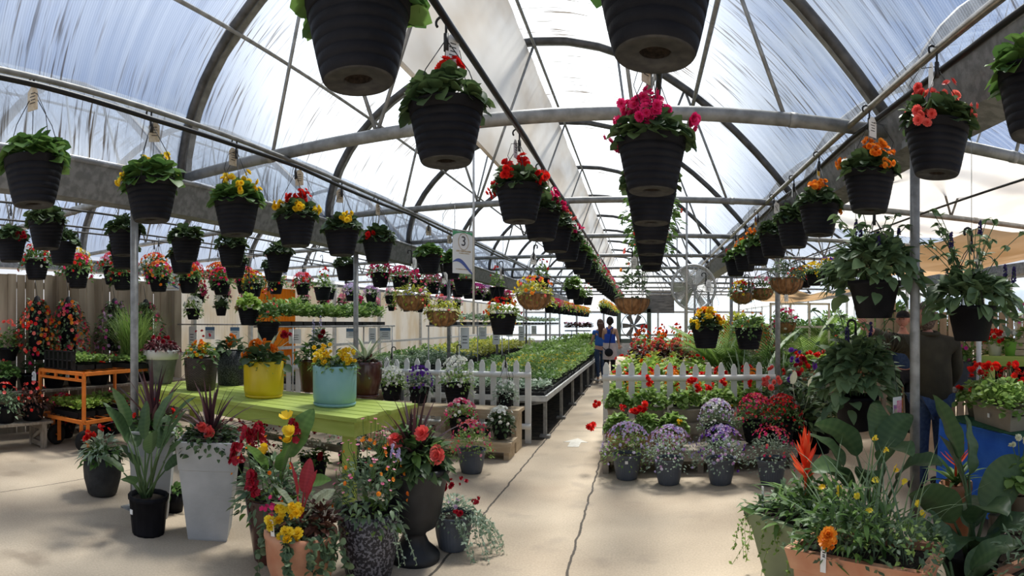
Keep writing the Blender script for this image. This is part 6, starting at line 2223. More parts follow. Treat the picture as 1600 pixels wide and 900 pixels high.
# ================================================================== RIGHT OF THE AISLE: stepped display
stand('weathered_stand', 'weathered plank stand stepping up to the picket fence right of the aisle', [(6.32, 0.42, 0.42), (5.86, 0.44, 0.24)], -0.42, 1.62, M['grey_wood'])
M['tan_plastic'] = mat('tan_planter_plastic', (0.30, 0.25, 0.19), 0.6, 0, (0.36, 0.30, 0.23), 6)


def oval_planter(label, px, y, z, w_, dp=0.24, h=0.15, m='tan_plastic', lm='light', heads=(), seed=0, extra=(), H=0.20, n=260, group=None, drop=0.05):
    x = y * math.tan((px - PX0) / FPX)
    t = thing('oval_planter', label, 'planter', (x, y, z), 0, group)
    mb = MB()
    mb.lathe([(0, 0), (0.38, 0), (0.40, 0.006), (0.47, h * 0.8), (0.475, h * 0.82), (0.5, h * 0.85), (0.5, h), (0.47, h), (0.46, h - 0.03), (0, h - 0.025)], 36, sx=w_, sy=dp)
    mb.build('pot', M[m], t)
    rs = np.random.RandomState(seed); np.random.seed(seed)
    mb = MB(); leaves(mb, rs, n, 0.62, H, 0.055, 'round', 0.01)
    o = mb.build('foliage', LM[lm], t, (0, 0, h + 0.015))
    # stretch by rebuilding coordinates, keeping leaf shape
    co = np.zeros(len(o.data.vertices) * 3); o.data.vertices.foreach_get('co', co); co = co.reshape(-1, 3)
    nv = len(T['round'][0]); c = co.reshape(-1, nv, 3); ce = c.mean(1, keepdims=True); c = (c - ce) * 1.0 + ce * np.array([w_ * 1.0, dp * 1.05, 1.0]); o.data.vertices.foreach_set('co', c.ravel())
    for j, (cc, pts, S) in enumerate(heads):
        blooms_at(t, pts, cc, S * 0.72, 'head', seed + j, per=6, spread=S * 0.26, stem_to=(0, 0, h), name='geranium_head' if cc == 'red' else 'blossoms')
    for j, (cc, n_, S) in enumerate(extra):
        bloomy(t, h, cc, n_, 0.5 * w_, H * 0.9, S, 'five', seed=seed + 5 + j)
    return t


G1 = 'tan planters on the top step'
oval_planter('small round tan pot of geranium leaves at the aisle end of the top step', 965, 6.32, 0.42, 0.24, 0.24, heads=[('red', [(-0.24, -0.02, 0.20)], 0.07)], seed=1, group=G1)
oval_planter('oval tan planter of geraniums with one purple pansy on the top step', 1014, 6.30, 0.42, 0.36, heads=[('red', [(0.0, 0.0, 0.46), (-0.22, -0.10, -0.02)], 0.075), ('purple', [(0.0, -0.10, 0.22)], 0.03), ('yellow', [(0.12, -0.08, 0.20)], 0.022)], seed=2, group=G1)
oval_planter('oval tan planter with two tall red geranium heads, middle of the top step', 1072, 6.30, 0.42, 0.38, heads=[('red', [(0.07, 0.0, 0.46), (0.13, -0.04, 0.39)], 0.075), ('lavender', [(-0.02, -0.12, 0.22)], 0.025)], seed=3, group=G1)
oval_planter('oval tan planter with price tag and yellow pansies on the top step', 1125, 6.30, 0.42, 0.34, heads=[('red', [(0.04, 0.0, 0.44), (-0.12, 0.03, 0.38)], 0.07), ('yellow', [(0.06, -0.10, 0.20), (0.12, -0.09, 0.18)], 0.035)], seed=4, group=G1)
oval_planter('round tan pot of geraniums at the post end of the top step', 1172, 6.30, 0.42, 0.24, 0.22, heads=[('red', [(0.0, 0.0, 0.40)], 0.06), ('coral', [(0.18, 0.02, 0.44)], 0.08)], seed=5, group=G1)
G2 = 'geranium pots on the middle step'
oval_planter('terracotta pot of geranium leaves and tiny yellow flowers at the aisle end, middle step', 966, 5.84, 0.24, 0.24, 0.22, 0.14, 'terracotta', heads=[('red', [(-0.28, -0.05, 0.20)], 0.09), ('yellow', [(-0.04, -0.12, 0.16)], 0.03), ('red', [(0.05, -0.02, 0.40)], 0.05)], seed=6, group=G2)
oval_planter('terracotta pot of geraniums with two red heads on the middle step', 1010, 5.86, 0.24, 0.24, 0.22, 0.14, 'terracotta', heads=[('red', [(-0.12, 0, 0.36), (-0.02, 0.0, 0.40)], 0.085)], seed=7, group=G2)
oval_planter('terracotta pot of geranium leaves with one yellow marigold on the middle step', 1052, 5.86, 0.24, 0.26, 0.24, 0.14, 'terracotta', heads=[('yellow', [(0.06, -0.10, 0.26)], 0.045)], seed=8, group=G2)
basket_on(1120, 0, 0.24, 5.86, 'calibrachoa', ['lavender', 'mauve', 'white'], 'black pot mounded with lavender calibrachoa on the middle step', 'grey', 190, 1.1, 0.85, 1, False)
basket_on(1180, 0, 0.24, 5.84, 'calibrachoa', ['hotpink', 'coral', 'crimson'], 'black pot of bright pink and red calibrachoa on the middle step', 'mid', 220, 1.2, 0.95, 2, False, 1)
basket_on(1222, 0, 0.24, 5.72, 'calibrachoa', ['crimson', 'red'], 'black pot of deep red calibrachoa at the right end of the middle step', 'mid', 200, 1.2, 0.95, 3, False, 1)
for i, (px, by, cols, d, sd) in enumerate([(979, 753, ['mauve', 'lavender'], 'dark ribbed pot of pale mauve calibrachoa nearest the aisle', 0), (1046, 761, ['mauve', 'lavender'], 'dark ribbed pot of mauve calibrachoa, second from the aisle', 1),
                                    (1129, 761, ['lavender', 'mauve', 'purple'], 'dark ribbed pot of grey violet calibrachoa, third from the aisle', 2), (1210, 762, ['hotpink', 'coral'], 'dark ribbed pot of pink calibrachoa, furthest from the aisle', 3)]):
    t, H = ribbed_pot(d, G(px, by) + Vector((0, 0.12, 0)), 0.145, 0.245, 'ribbed pots in front of the weathered stand')
    fill(t, H - 0.02, 'calibrachoa', cols, 0.165, sd, leafm='silver' if i else 'light', nfl=190 if i < 3 else 80, hscale=1.25)
    if i == 0:
        mb = MB(); mb.box((0.0, -0.146, 0.19), (0.028, 0.004, 0.028)); mb.build('price_label', M['white_paper'], t)

# ---- bedding plants behind the right picket fence, on low benches rising to the back
def bedding_pot(label, x, y, z, lm, cols, R=0.13, H=0.2, var=0, group=None, nf_=16, tm='rose', S=0.06):
    t = thing('bedding_plant', label, 'potted plant', (x, y, z), var, group)
    mb = layer_mesh('small_pot_%.2f' % R, lambda m_: m_.lathe([(0, 0), (R * 0.6, 0), (R * 0.85, 0.11), (R * 0.9, 0.115), (R * 0.9, 0.13), (R * 0.82, 0.13), (0, 0.115)], 20), M['terracotta'] if R > 0.135 else M['pot_black'])
    link_mesh('pot', mb, t)
    key = 'bp_%s_%.2f_%.2f_%d' % (lm, R, H, var % 3)
    def f(m_):
        rs = np.random.RandomState(var % 3); np.random.seed(var % 3); leaves(m_, rs, 90, R * 1.55, H, 0.085, 'oval', 0.05, wide=1.2)
    link_mesh('foliage', layer_mesh(key, f, LM[lm]), t, (0, 0, 0.11))
    for c in cols:
        def g(m_, c=c):
            rs = np.random.RandomState(var % 3 + 9); blooms(m_, rs, nf_, R * 1.5, H, S, tm, 0.03)
        link_mesh('blossoms', layer_mesh('bpf_%s_%.2f_%.2f_%d_%d' % (c, R, H, var % 3, nf_), g, [PM[c], LM[lm]]), t, (0, 0, 0.11))
    return t


def low_bench(label, x0, x1, y0, y1, z):
    t = thing('display_bench', label, 'bench', ((x0 + x1) / 2, (y0 + y1) / 2, 0))
    mb = MB(); n = max(2, int((y1 - y0) / 0.15))
    for k in range(n): mb.box((0, -(y1 - y0) / 2 + (y1 - y0) * (k + 0.5) / n, z - 0.015), (x1 - x0, (y1 - y0) / n - 0.01, 0.03))
    mb.build('top', M['grey_wood'], t)
    for sx in (-1, 1):
        for sy in (-1, 1):
            mb = MB(); mb.box((sx * ((x1 - x0) / 2 - 0.05), sy * ((y1 - y0) / 2 - 0.05), (z - 0.03) / 2), (0.06, 0.06, z - 0.03)); mb.build('leg', M['grey_wood'], t)
    return t


beds = [(7.15, 0.42, 'lime', ['orange'], 0.30, 14, 'potted orange flowered plant just behind the picket fence', -0.28),
        (7.50, 0.42, 'light', ['red'], 0.32, 14, 'potted red flowered plant, second row behind the picket fence', -0.28),
        (7.95, 0.62, 'lime', ['red', 'orange'], 0.26, 7, 'potted lime leaved plant with red blooms, third bed row', -0.25),
        (8.5, 0.64, 'lime', [], 0.28, 0, 'potted lime green coleus in the fourth bed row', -0.2),
        (9.2, 0.66, 'yellowish', [], 0.30, 0, 'potted cream and lime coleus, middle of the bed', -0.15),
        (9.9, 0.80, 'bronze', ['coral'], 0.26, 26, 'potted bronze leaved begonia with coral blooms toward the back', -0.05),
        (10.6, 0.92, 'light', ['orange', 'coral'], 0.28, 24, 'potted orange begonia in the high back rows', 0.0),
        (11.3, 1.00, 'light', ['red', 'orange'], 0.26, 24, 'potted red orange begonia in the highest back row', 0.05)]
low_bench('low plank bench directly behind the right picket fence', -0.42, 1.60, 6.98, 7.70, 0.42)
low_bench('plank bench of lime coleus behind the right picket fence', -0.36, 1.17, 7.78, 9.5, 0.62)
low_bench('raised plank bench of coral and orange begonias', -0.2, 3.0, 9.68, 11.6, 0.80)
for y, z, lm, cols, hh, nf_, d, x0 in beds:
    for k in range(6 if y < 9 else 8):
        zz = 0.42 if y < 7.7 else 0.62 if y < 9.6 else 0.80
        x = x0 + 0.34 * k
        if (y < 7.7 and x > 1.5) or (7.7 <= y < 9.6 and x > 1.1): continue
        bedding_pot(d + ', %s from the aisle' % ordinal(k), x, y, zz, lm, cols, 0.13, hh + (z - zz), k, 'row: ' + d, nf_)

# ---- palms and striped plants further right
def potted(name, label, loc, r=0.16, h=0.26, m='pot_black', group=None):
    t = thing(name, label, 'potted plant', loc, 0, group)
    mb = MB(); mb.lathe([(0, 0), (r * 0.72, 0), (r * 0.95, h * 0.9), (r, h * 0.91), (r, h), (r - 0.012, h), (r - 0.02, h - 0.04), (0, h - 0.03)], 32); mb.build('pot', M[m], t)
    return t


random.seed(31); np.random.seed(31)
for i, (px, y, z, L, n, lm, d) in enumerate([(1133, 9.0, 0.55, 1.25, 18, 'light', 'tall bright green palm behind the golden begonia bowl'), (1190, 8.4, 0.35, 1.15, 16, 'mid', 'spreading palm just left of the second right post'),
                                         (1262, 9.0, 0.45, 1.15, 18, 'light', 'spreading palm right of the pink coco basket'), (1318, 9.6, 0.4, 1.2, 16, 'mid', 'dark palm left of the big salvia basket'), (1085, 13.0, 0.5, 1.0, 12, 'light', 'small bright palm below the round white fan')]):
    x = y * math.tan((px - PX0) / FPX)
    t = potted('potted_palm', d, (x, y, 0.0), 0.17, 0.3)
    mb = MB()
    for k in range(n):
        frond(mb, (0, 0, 0), k * 2.4, 0.08 + 0.75 * (k / n), L * random.uniform(0.8, 1.1), random.uniform(0.5, 1.1), 0.34, 24, 0, 1.3)
    mb.build('fronds', LM[lm], t, (0, 0, z))
    mb = MB(); mb.tube([(0, 0, 0.25), (0, 0, z + 0.05)], 0.03, 8); mb.build('stem', LM['grey'], t)
for i, (px, y, d) in enumerate([(1222, 7.9, 'pot of pale striped sword leaves below the pink coco basket'), (1262, 7.6, 'pot of pale striped sword leaves left of the red geranium shelf'), (1245, 8.6, 'pot of slender grey green sword leaves behind the striped ones'), (1160, 7.75, 'pot of grey green sword leaves behind the end of the picket fence')]):
    x = y * math.tan((px - PX0) / FPX)
    t = potted('striped_plant', d, (x, y, 0.0), 0.16, 0.5)
    mb = MB()
    for k in range(46): strap(mb, (0, 0, 0), k * 2.4, 0.05 + 0.8 * k / 46, random.uniform(0.55, 0.8), 0.035, random.uniform(0.1, 0.6), tint=random.uniform(0.3, 1))
    mb.build('sword_leaves', LM['silver' if i != 2 else 'grey'], t, (0, 0, 0.46))

# bench with geraniums seen over the low hanging salvia
low_bench('plank bench of red geraniums in terracotta pots behind the low salvia', 1.95, 3.35, 7.15, 7.85, 0.72)
for i in range(5):
    oval_planter('terracotta pot of bright red geraniums behind the low salvia, %s from the palm side' % ordinal(i), 1265 + 22 * i, 7.55 if i % 2 else 7.4, 0.72, 0.26, 0.24, 0.15, 'terracotta', 'lime', heads=[('red', [(0.0, 0, 0.38), (-0.12, -0.05, 0.34), (0.12, 0, 0.36)], 0.07), ('yellow', [(0.02, -0.12, 0.22)], 0.03)], seed=20 + i, group='red geraniums behind the low salvia')
for i, (px, d, cols) in enumerate([(1374, 'yellow', ['yellow', 'crimson']), (1392, 'orange', ['orange', 'red']), (1405, 'yellow and orange', ['yellow', 'orange'])]):
    x = 8.3 * math.tan((px - PX0) / FPX)
    t = potted('celosia_pot', 'pot of %s plume flowers seen between the man and the low salvia' % d, (x, 8.3, 0), 0.14, 0.9, 'terracotta')
    leafy(t, 0.87, 'mid', 60, 0.16, 0.2, 0.08, 'oval', 0, 40 + i)
    spikes(t, 0.9, cols[0], [(-0.07, 0, 0.18), (0.07, 0.02, 0.16)], 0.26, 0.05, 0.05, 40, i, 'plumes'); spikes(t, 0.9, cols[1], [(0.0, -0.03, 0.14)], 0.28, 0.045, 0.05, 40, i + 9, 'second_plumes')

# dark mixed plants at the right of the step display
for i, (px, y, z, h, lm, cols, d, hh) in enumerate([(1212, 6.1, 0, 0.42, 'dark', ['coral'], 'dark leafy pot with one salmon zinnia beside the post end of the fence', 0.45),
                                           (1248, 6.0, 0, 0.35, 'dark', [], 'dark leafy peace lily pot behind the deep red calibrachoa', 0.55),
                                           (1280, 6.3, 0, 0.35, 'dark', [], 'dark leafy pot left of the small nursery pot', 0.60),
                                           (1250, 7.0, 0.0, 0.62, 'grey', ['red', 'crimson', 'purple'], 'tall pot of red and dark purple petunias above the peace lily', 0.38)]):
    x = y * math.tan((px - PX0) / FPX)
    t = potted('leafy_pot', d, (x, y, z), 0.16, h)
    leafy(t, h - 0.03, lm, 210, 0.27, hh, 0.13 if not cols else 0.075, 'lance' if not cols else 'oval', 0.06, 50 + i, wide=1.5)
    for c in cols: bloomy(t, h + 0.02, c, 10, 0.25, hh * 1.02, 0.07, 'head', seed=50 + i + ord(c[0]), edge=0.4, clump=2)
    if i == 1:
        mb = MB(); random.seed(2)
        for (ax, ay, az) in [(-0.10, -0.12, 0.50), (0.10, -0.12, 0.44)]:
            mb.tube([(0, 0, 0), (ax, ay, az)], 0.004, 5)
            paddle(mb, (ax, ay, az), 4.7, 0.2, 0.01, 0.17, 0.08, 0.1, tint=0.9, stem_r=0.003)
        mb.build('peace_lily_spathes', PM['cream'], t, (0, 0, h))
p = G(1303, 697)
t = potted('nursery_pot', 'small black nursery pot standing alone on the wet concrete', p, 0.095, 0.17)
leafy(t, 0.15, 'mid', 40, 0.16, 0.30, 0.10, 'oval', 0.02, 61)
# low scrolled wire edging
p = G(1275, 706)
t = thing('wire_rack', 'low black scrolled wire rack on the floor beside the nursery pot', 'rack', p, 0.2)
mb = MB()
for z in (0.01, 0.13): mb.tube([(-0.25, 0, z), (0.22, 0, z)], 0.005, 5)
for k in range(6): mb.tube([(-0.21 + 0.075 * k + 0.036 * math.cos(a), 0, 0.07 + 0.055 * math.sin(a)) for a in np.linspace(0, 2 * PI, 16)], 0.0035, 5)
mb.tube([(0.22, 0, 0.0), (0.22, 0, 0.30), (0.19, 0, 0.34)], 0.005, 5); mb.tube([(-0.25, 0, 0.0), (-0.25, 0, 0.16)], 0.005, 5)
mb.build('wire_frame', M['hose'], t)

# ================================================================== BIG SALVIA BASKETS ON THE RIGHT
def salvia(label, px, py, rho, R, seed, H=0.34, n=260, zhook=2.78, tall=False, hook=True):
    p = P(px, py, rho)
    t = thing('salvia_basket', label, 'hanging basket', p, seed * 1.0)
    h = 0.24
    mb = MB()
    mb.lathe([(0, -h), (R * 0.60, -h), (R * 0.66, -h + 0.006), (R * 0.93, -0.03), (R, -0.028), (R, 0), (R - 0.012, 0), (R - 0.02, -0.04), (0, -0.03)], 44)
    mb.build('pot', M['pot_black'], t)
    rs = np.random.RandomState(seed); np.random.seed(seed)
    mb = MB()
    leaves(mb, rs, n, R * 1.9, H * 0.55 if tall else H, 0.105, 'heart', 0.16, jit=0.45, shell=0.5, wide=1.1)
    # upright leafy stems
    for k in range(16 if tall else 10):
        a = rs.rand() * 6.28; r0 = R * 0.4 * rs.rand(); ln = H * (1.1 + 0.5 * rs.rand()); le = 0.2 + 0.55 * rs.rand()
        q = [np.array([r0 * math.cos(a), r0 * math.sin(a), 0.0]) + s * ln * np.array([math.sin(le) * math.cos(a) * s, math.sin(le) * math.sin(a) * s, math.cos(le)]) for s in np.linspace(0, 1, 6)]
        mb.tube([tuple(v) for v in q], [0.004] * 3 + [0.003] * 3, 5, 0, False, 0.2)
        pp = np.repeat(np.array(q[1:]), 4, 0); dd = rs.randn(len(pp), 3) * np.array([1, 1, 0.35]) + np.array([0, 0, 0.1])
        mb.scatter(T['heart'], pp, dd, 0.062 * (0.6 + 0.6 * rs.rand(len(pp))), rs.randn(len(pp)) * 0.3, 0, rs.rand(len(pp)))
    mb.build('foliage', LM['saldark'], t)
    pl = [(R * c_ * 1.0, R * s_ * 1.0, H * (0.75 if not tall else 0.5) * f) for c_, s_, f in ((0.2, -0.9, 1.1), (-1.0, -0.3, 0.9), (0.9, -0.5, 0.6), (-0.5, 0.6, 1.3), (0.5, 0.6, 1.2))]
    if tall: pl = [(-0.05, -0.03, H * 1.1), (-0.30, -0.05, H * 0.35), (-0.18, -0.15, H * 0.42), (0.26, -0.08, H * 0.4), (0.1, 0.1, H * 0.9)]
    spikes(t, 0, 'blue', pl, 0.10, 0.013, 0.018, 44, seed)
    hg = link_mesh('hanger', hanger_mesh(0.5, R * 0.95, 0.0035), t)
    if hook: link_mesh('hook', hook_mesh(0.030, 0.009), hg, (0, 0, 0.5), -seed * 1.0)
    mb = MB(); mb.tube([(0, 0, 0.52), (0, 0, zhook - p.z)], 0.0022, 5); mb.build('cord', M['wire'], t)
    return t


LM['saldark'] = leaf_mat('salvia_leaf', (0.058, 0.105, 0.048), (0.185, 0.270, 0.125), 0.25)
salvia('large basket of dark blue salvia left of the first right post', 1366, 440, 3.45 / math.cos((1366 - PX0) / FPX) * 0.98, 0.175, 1, 0.30, 420)
t = salvia('large basket of airy dark salvia with black hook right of the first post', 1518, 478, 3.45 / math.cos((1518 - PX0) / FPX) * 0.93, 0.175, 2, 0.44, 300, tall=True)
p = P(1530, 338, 3.9)
salvia('large low basket of dark salvia hanging in front of the man', 1337, 618, 3.95, 0.165, 3, 0.42, 460)
# picture tag on the low one
p = P(1402, 638, 3.7)
t = thing('picture_tag', 'pink and white picture tag hanging left of the first right post', 'tag', p, 0.4)
mb = MB(); mb.box((0, 0, 0), (0.085, 0.002, 0.15)); mb.build('card', M['white_paper'], t)
mb = MB(); mb.box((0.018, -0.002, -0.01), (0.045, 0.001, 0.12)); mb.build('pink_print', mat('pink_print', (0.80, 0.14, 0.30), 0.4, 0, (0.9, 0.55, 0.62), 30), t)
mb = MB(); mb.box((-0.022, -0.002, -0.02), (0.03, 0.001, 0.09)); mb.build('violet_print', mat('violet_print', (0.35, 0.06, 0.42), 0.4, 0, (0.75, 0.65, 0.35), 30), t)
mb = MB(); mb.tube([(0, 0, 0.075), (-0.03, 0, 0.30), (-0.10, 0.02, 0.45)], 0.0015, 5); mb.build('string', M['wire'], t)

# orange feeder-like lantern far right
p = P(1395, 478, (D0 + 2 * DS + 0.05) / math.cos((1395 - PX0) / FPX))
t = thing('bird_feeder', 'small wooden bird feeder with dark base hanging left of the first post', 'bird feeder', p)
mb = MB(); mb.box((0, 0, 0), (0.07, 0.07, 0.13)); mb.build('body', M['new_wood'], t)
mb = MB(); mb.lathe([(0, -0.12), (0.04, -0.12), (0.055, -0.085), (0.05, -0.065), (0, -0.065)], 16); mb.build('base', M['pot_black'], t)
mb = MB(); mb.tube([(0, 0, 0.06), (0, 0, ZG + 0.03 - p.z)], 0.003, 5); mb.build('cord', M['wire'], t)

# ================================================================== BLUE CLOTH TABLE
M['blue_cloth'] = mat('blue_cloth', (0.02, 0.13, 0.66), 0.8, 0, (0.04, 0.19, 0.78), 6)
M['green_mat'] = mat('green_mat', (0.03, 0.10, 0.05), 0.9, 0, (0.06, 0.16, 0.08), 40)
t = thing('display_table', 'folding table under a blue cloth with a green mat on top', 'table', (2.93, 3.08, 0), 0.05)
tw, tl = 1.1, 1.8
mb = MB(); mb.box((0, 0, 0.72), (tw, tl, 0.03)); mb.build('tabletop', M['steel_light'], t)
for sx in (-1, 1):
    for sy in (-1, 1):
        mb = MB(); mb.tube([(sx * tw * 0.4, sy * tl * 0.42, 0), (sx * tw * 0.4, sy * tl * 0.42, 0.70)], 0.015, 8); mb.build('leg', M['steel'], t)
def skirt(tw, tl, z0, z1, n=220):
    V, F = [], []
    per = []
    for i in range(n):
        s = i / n * 4; k = int(s); f = s - k
        c = [(-1, -1), (1, -1), (1, 1), (-1, 1), (-1, -1)]
        x = (c[k][0] + (c[k + 1][0] - c[k][0]) * f) * tw / 2; y = (c[k][1] + (c[k + 1][1] - c[k][1]) * f) * tl / 2
        per.append((x, y))
    for j in range(8):
        u = j / 7
        for i, (x, y) in enumerate(per):
            w_ = 1 + 0.02 * u + (0.012 * math.sin(i * 0.55) + 0.012 * math.sin(i * 0.23 + 1)) * u
            V.append((x * w_, y * w_, z1 + (z0 - z1) * u + 0.012 * math.sin(i * 0.3) * (u > 0.9)))
    for j in range(7):
        for i in range(n): F.append((j * n + i, j * n + (i + 1) % n, (j + 1) * n + (i + 1) % n, (j + 1) * n + i))
    F.append(tuple(range(n)))
    mb = MB(); mb.add(V, F); return mb
o = skirt(tw + 0.03, tl + 0.03, 0.12, 0.742).build('blue_tablecloth', M['blue_cloth'], None, (2.93, 3.08, 0)); o.rotation_euler = (0, 0, 0.05)
tag(o, 'wrinkled bright blue cloth covering the right hand display table', 'tablecloth')
mb = MB(); mb.box((0, 0, 0.748), (tw - 0.02, tl - 0.02, 0.010)); o = mb.build('green_mat', M['green_mat'], None, (2.93, 3.08, 0)); o.rotation_euler = (0, 0, 0.05)
tag(o, 'flat green mat lying on the blue table cloth', 'mat')
def box_planter(label, loc, rz, L, W, h, m, group=None, flare=0.88, lip=0.012, name='window_box'):
    t = thing(name, label, 'planter', loc, rz, group)
    def rect(a, b_, z): return [(-a, -b_, z), (a, -b_, z), (a, b_, z), (-a, b_, z)]
    rws = [(L / 2 * flare, W / 2 * flare, 0), (L / 2 * 0.96, W / 2 * 0.95, h * 0.80), (L / 2 + 0.0, W / 2, h * 0.81), (L / 2 + lip, W / 2 + lip, h - 0.006), (L / 2 + lip, W / 2 + lip, h), (L / 2 - 0.012, W / 2 - 0.012, h), (L / 2 - 0.016, W / 2 - 0.016, h - 0.05)]
    V, F = [], [(3, 2, 1, 0)]
    for a, b_, z in rws: V += rect(a, b_, z)
    for i in range(len(rws) - 1):
        for k in range(4): F.append((i * 4 + k, i * 4 + (k + 1) % 4, (i + 1) * 4 + (k + 1) % 4, (i + 1) * 4 + k))
    mb = MB(); mb.add(V, F, smooth=False)
    o = mb.build('box', M[m], t)
    soil(t, 0, h - 0.035, square=(L - 0.03, W - 0.03))
    return t
def rect_leaves(t, z, lm, n, L, W, H, leaf, tm='oval', seed=0, name='foliage', over=1.15, jit=0.7, xy=(0, 0)):
    rs = np.random.RandomState(seed); np.random.seed(seed); mb = MB()
    u, v = rs.rand(n) - 0.5, rs.rand(n) - 0.5
    hh = H * (0.3 + 0.7 * rs.rand(n)) * (1 - 0.5 * np.maximum(abs(u), abs(v)) * 2 * 0.7)
    p = np.stack([u * L * over + xy[0], v * W * over + xy[1], hh - 0.05 * (np.maximum(abs(u), abs(v)) > 0.42)], 1)
    d = np.stack([u * 2, v * 2, np.full(n, 0.5)], 1) + rs.randn(n, 3) * jit
    mb.scatter(T[tm], p, d, leaf * (0.7 + 0.6 * rs.rand(n)), rs.randn(n) * 0.4, 0, rs.rand(n))
    return mb.build(name, LM[lm], t, (0, 0, z))
t = box_planter('long tan window box of red geraniums on the blue cloth table', (2.53, 3.40, 0.755), 1.45, 0.62, 0.20, 0.16, 'tan_plastic')
rect_leaves(t, 0.13, 'light', 460, 0.66, 0.26, 0.22, 0.048, 'round', 3)
blooms_at(t, [(-0.2, 0, 0.42), (0.0, 0.05, 0.45), (0.18, 0.02, 0.42), (0.28, 0.1, 0.40)], 'red', 0.055, 'head', 5, per=6, spread=0.02, stem_to=(0, 0, 0.15))
mb = MB(); mb.box((0, 0.112, 0.08), (0.03, 0.004, 0.03)); mb.build('price_label', M['white_paper'], t)
for i, (x, y, d) in enumerate([(2.62, 3.85, 'tan pot of leafy geraniums at the man end of the blue table'), (2.95, 3.80, 'terracotta pot of geraniums, first in the middle of the blue table'), (2.88, 3.42, 'terracotta pot of geraniums, second in the middle of the blue table'), (3.22, 3.50, 'terracotta pot of geraniums, third in the middle of the blue table'), (3.32, 3.85, 'terracotta pot of geraniums at the back corner of the blue table')]):
    t = thing('geranium_pot', d, 'potted plant', (x, y, 0.755), i * 1.1)
    mb = MB(); mb.lathe([(0, 0), (0.075, 0), (0.10, 0.12), (0.112, 0.122), (0.112, 0.15), (0.10, 0.15), (0, 0.13)], 28); mb.build('pot', M['tan_plastic' if i < 2 else 'terracotta'], t)
    leafy(t, 0.12, 'light', 200, 0.20, 0.17 if i < 3 else 0.22, 0.048, 'round', 0.04, 70 + i)
    bloomy(t, 0.13, 'red', 24, 0.15, 0.20, 0.048, 'head', seed=70 + i, clump=6, stem=0.06)
    if i == 3: bloomy(t, 0.13, 'orange', 6, 0.18, 0.18, 0.05, 'head', seed=75)
# lime shelf beyond the table
t = thing('lime_shelf', 'lime green painted shelf with gift pots by the right hand fence', 'shelf', (3.85, 4.45, 0), -0.90)
mb = MB(); mb.box((0, 0, 1.16), (1.3, 0.30, 0.035)); mb.box((0, -0.14, 1.12), (1.3, 0.025, 0.09)); mb.build('shelf_board', M['lime'], t)
for s in (-1, 1):
    mb = MB(); mb.box((s * 0.58, 0, 0.57), (0.06, 0.22, 1.14)); mb.build('leg', M['lime'], t)
LS = Matrix.Translation((3.85, 4.45, 0)) @ Matrix.Rotation(-0.90, 4, 'Z')
M['lime_metal'] = mat('apple_green_metal', (0.22, 0.46, 0.08), 0.35); M['pink_metal'] = mat('pink_metal', (0.75, 0.22, 0.32), 0.4); M['cream_metal'] = mat('cream_metal', (0.70, 0.66, 0.54), 0.4)
M['magenta_paint'] = M['pink_metal']
for i, (u, m_, c, d, s) in enumerate([(-0.52, 'cream_metal', 'red', 'cream bucket of red kalanchoe at the left end of the lime shelf', 1), (-0.34, 'lime_metal', 'white', 'apple green bucket of white flowers on the lime shelf', 1), (0.02, 'pink_metal', 'red', 'pink bucket of red flowers on the lime shelf', 1)]):
    p = LS @ Vector((u, 0, 1.178))
    t = thing('flower_bucket', d, 'flower pot', p, i)
    mb = MB(); mb.lathe([(0, 0), (0.065, 0), (0.085, 0.14), (0.092, 0.145), (0.085, 0.15), (0, 0.12)], 28); mb.build('bucket', M[m_], t)
    leafy(t, 0.12, 'light', 60, 0.13, 0.08, 0.05, 'round', 0.02, 80 + i); bloomy(t, 0.13, c, 34, 0.12, 0.11, 0.045, 'head', seed=80 + i, edge=0.5)
p = LS @ Vector((-0.17, 0.06, 1.178))
t = thing('wooden_crate', 'pale wooden crate of pink and white orchids on the lime shelf', 'crate', p, -0.90)
mb = MB()
for k in range(4): mb.box((0, -0.10, 0.035 + 0.065 * k), (0.24, 0.012, 0.055)); mb.box((0, 0.10, 0.035 + 0.065 * k), (0.24, 0.012, 0.055)); mb.box((-0.115, 0, 0.035 + 0.065 * k), (0.012, 0.19, 0.055)); mb.box((0.115, 0, 0.035 + 0.065 * k), (0.012, 0.19, 0.055))
mb.box((0, 0, 0.008), (0.22, 0.19, 0.012)); mb.build('slats', M['new_wood'], t)
leafy(t, 0.22, 'light', 60, 0.15, 0.10, 0.08, 'oval', 0.02, 90); bloomy(t, 0.26, 'white', 26, 0.15, 0.16, 0.06, 'five', seed=91, edge=0.4); bloomy(t, 0.30, 'magenta', 14, 0.12, 0.22, 0.06, 'five', seed=92, edge=0.4)
# white post, grey planter, dark pots by the fence
mb = MB(); p = G(1529, 640); mb.tube([(0, 0, 0), (0, 0, 2.3)], 0.028, 12); o = mb.build('white_pole', M['white_paint'], None, (3.30, 4.83, 0)); tag(o, 'thin white pole right of the man in the olive jacket', 'pole')
t = box_planter('dark grey square planter of magenta petunia by the white pole', (3.25, 5.02, 0.85), 0.4, 0.22, 0.22, 0.26, 'slate_rib', name='square_planter')
rect_leaves(t, 0.24, 'mid', 90, 0.24, 0.24, 0.16, 0.06, 'oval', 7); bloomy(t, 0.24, 'magenta', 4, 0.14, 0.14, 0.07, 'trumpet', seed=7)
low_bench('plank bench by the right hand fence carrying the grey planter', 2.9, 4.2, 4.9, 5.5, 0.85)
for i in range(3):
    t = potted('leafy_pot', 'dark leafy pot by the right hand fence, %s from the white pole' % ordinal(i), (3.45 + 0.36 * i, 5.25, 0.85), 0.11, 0.17)
    leafy(t, 0.15, 'mid', 110, 0.2, 0.30, 0.09, 'oval', 0.04, 95 + i)

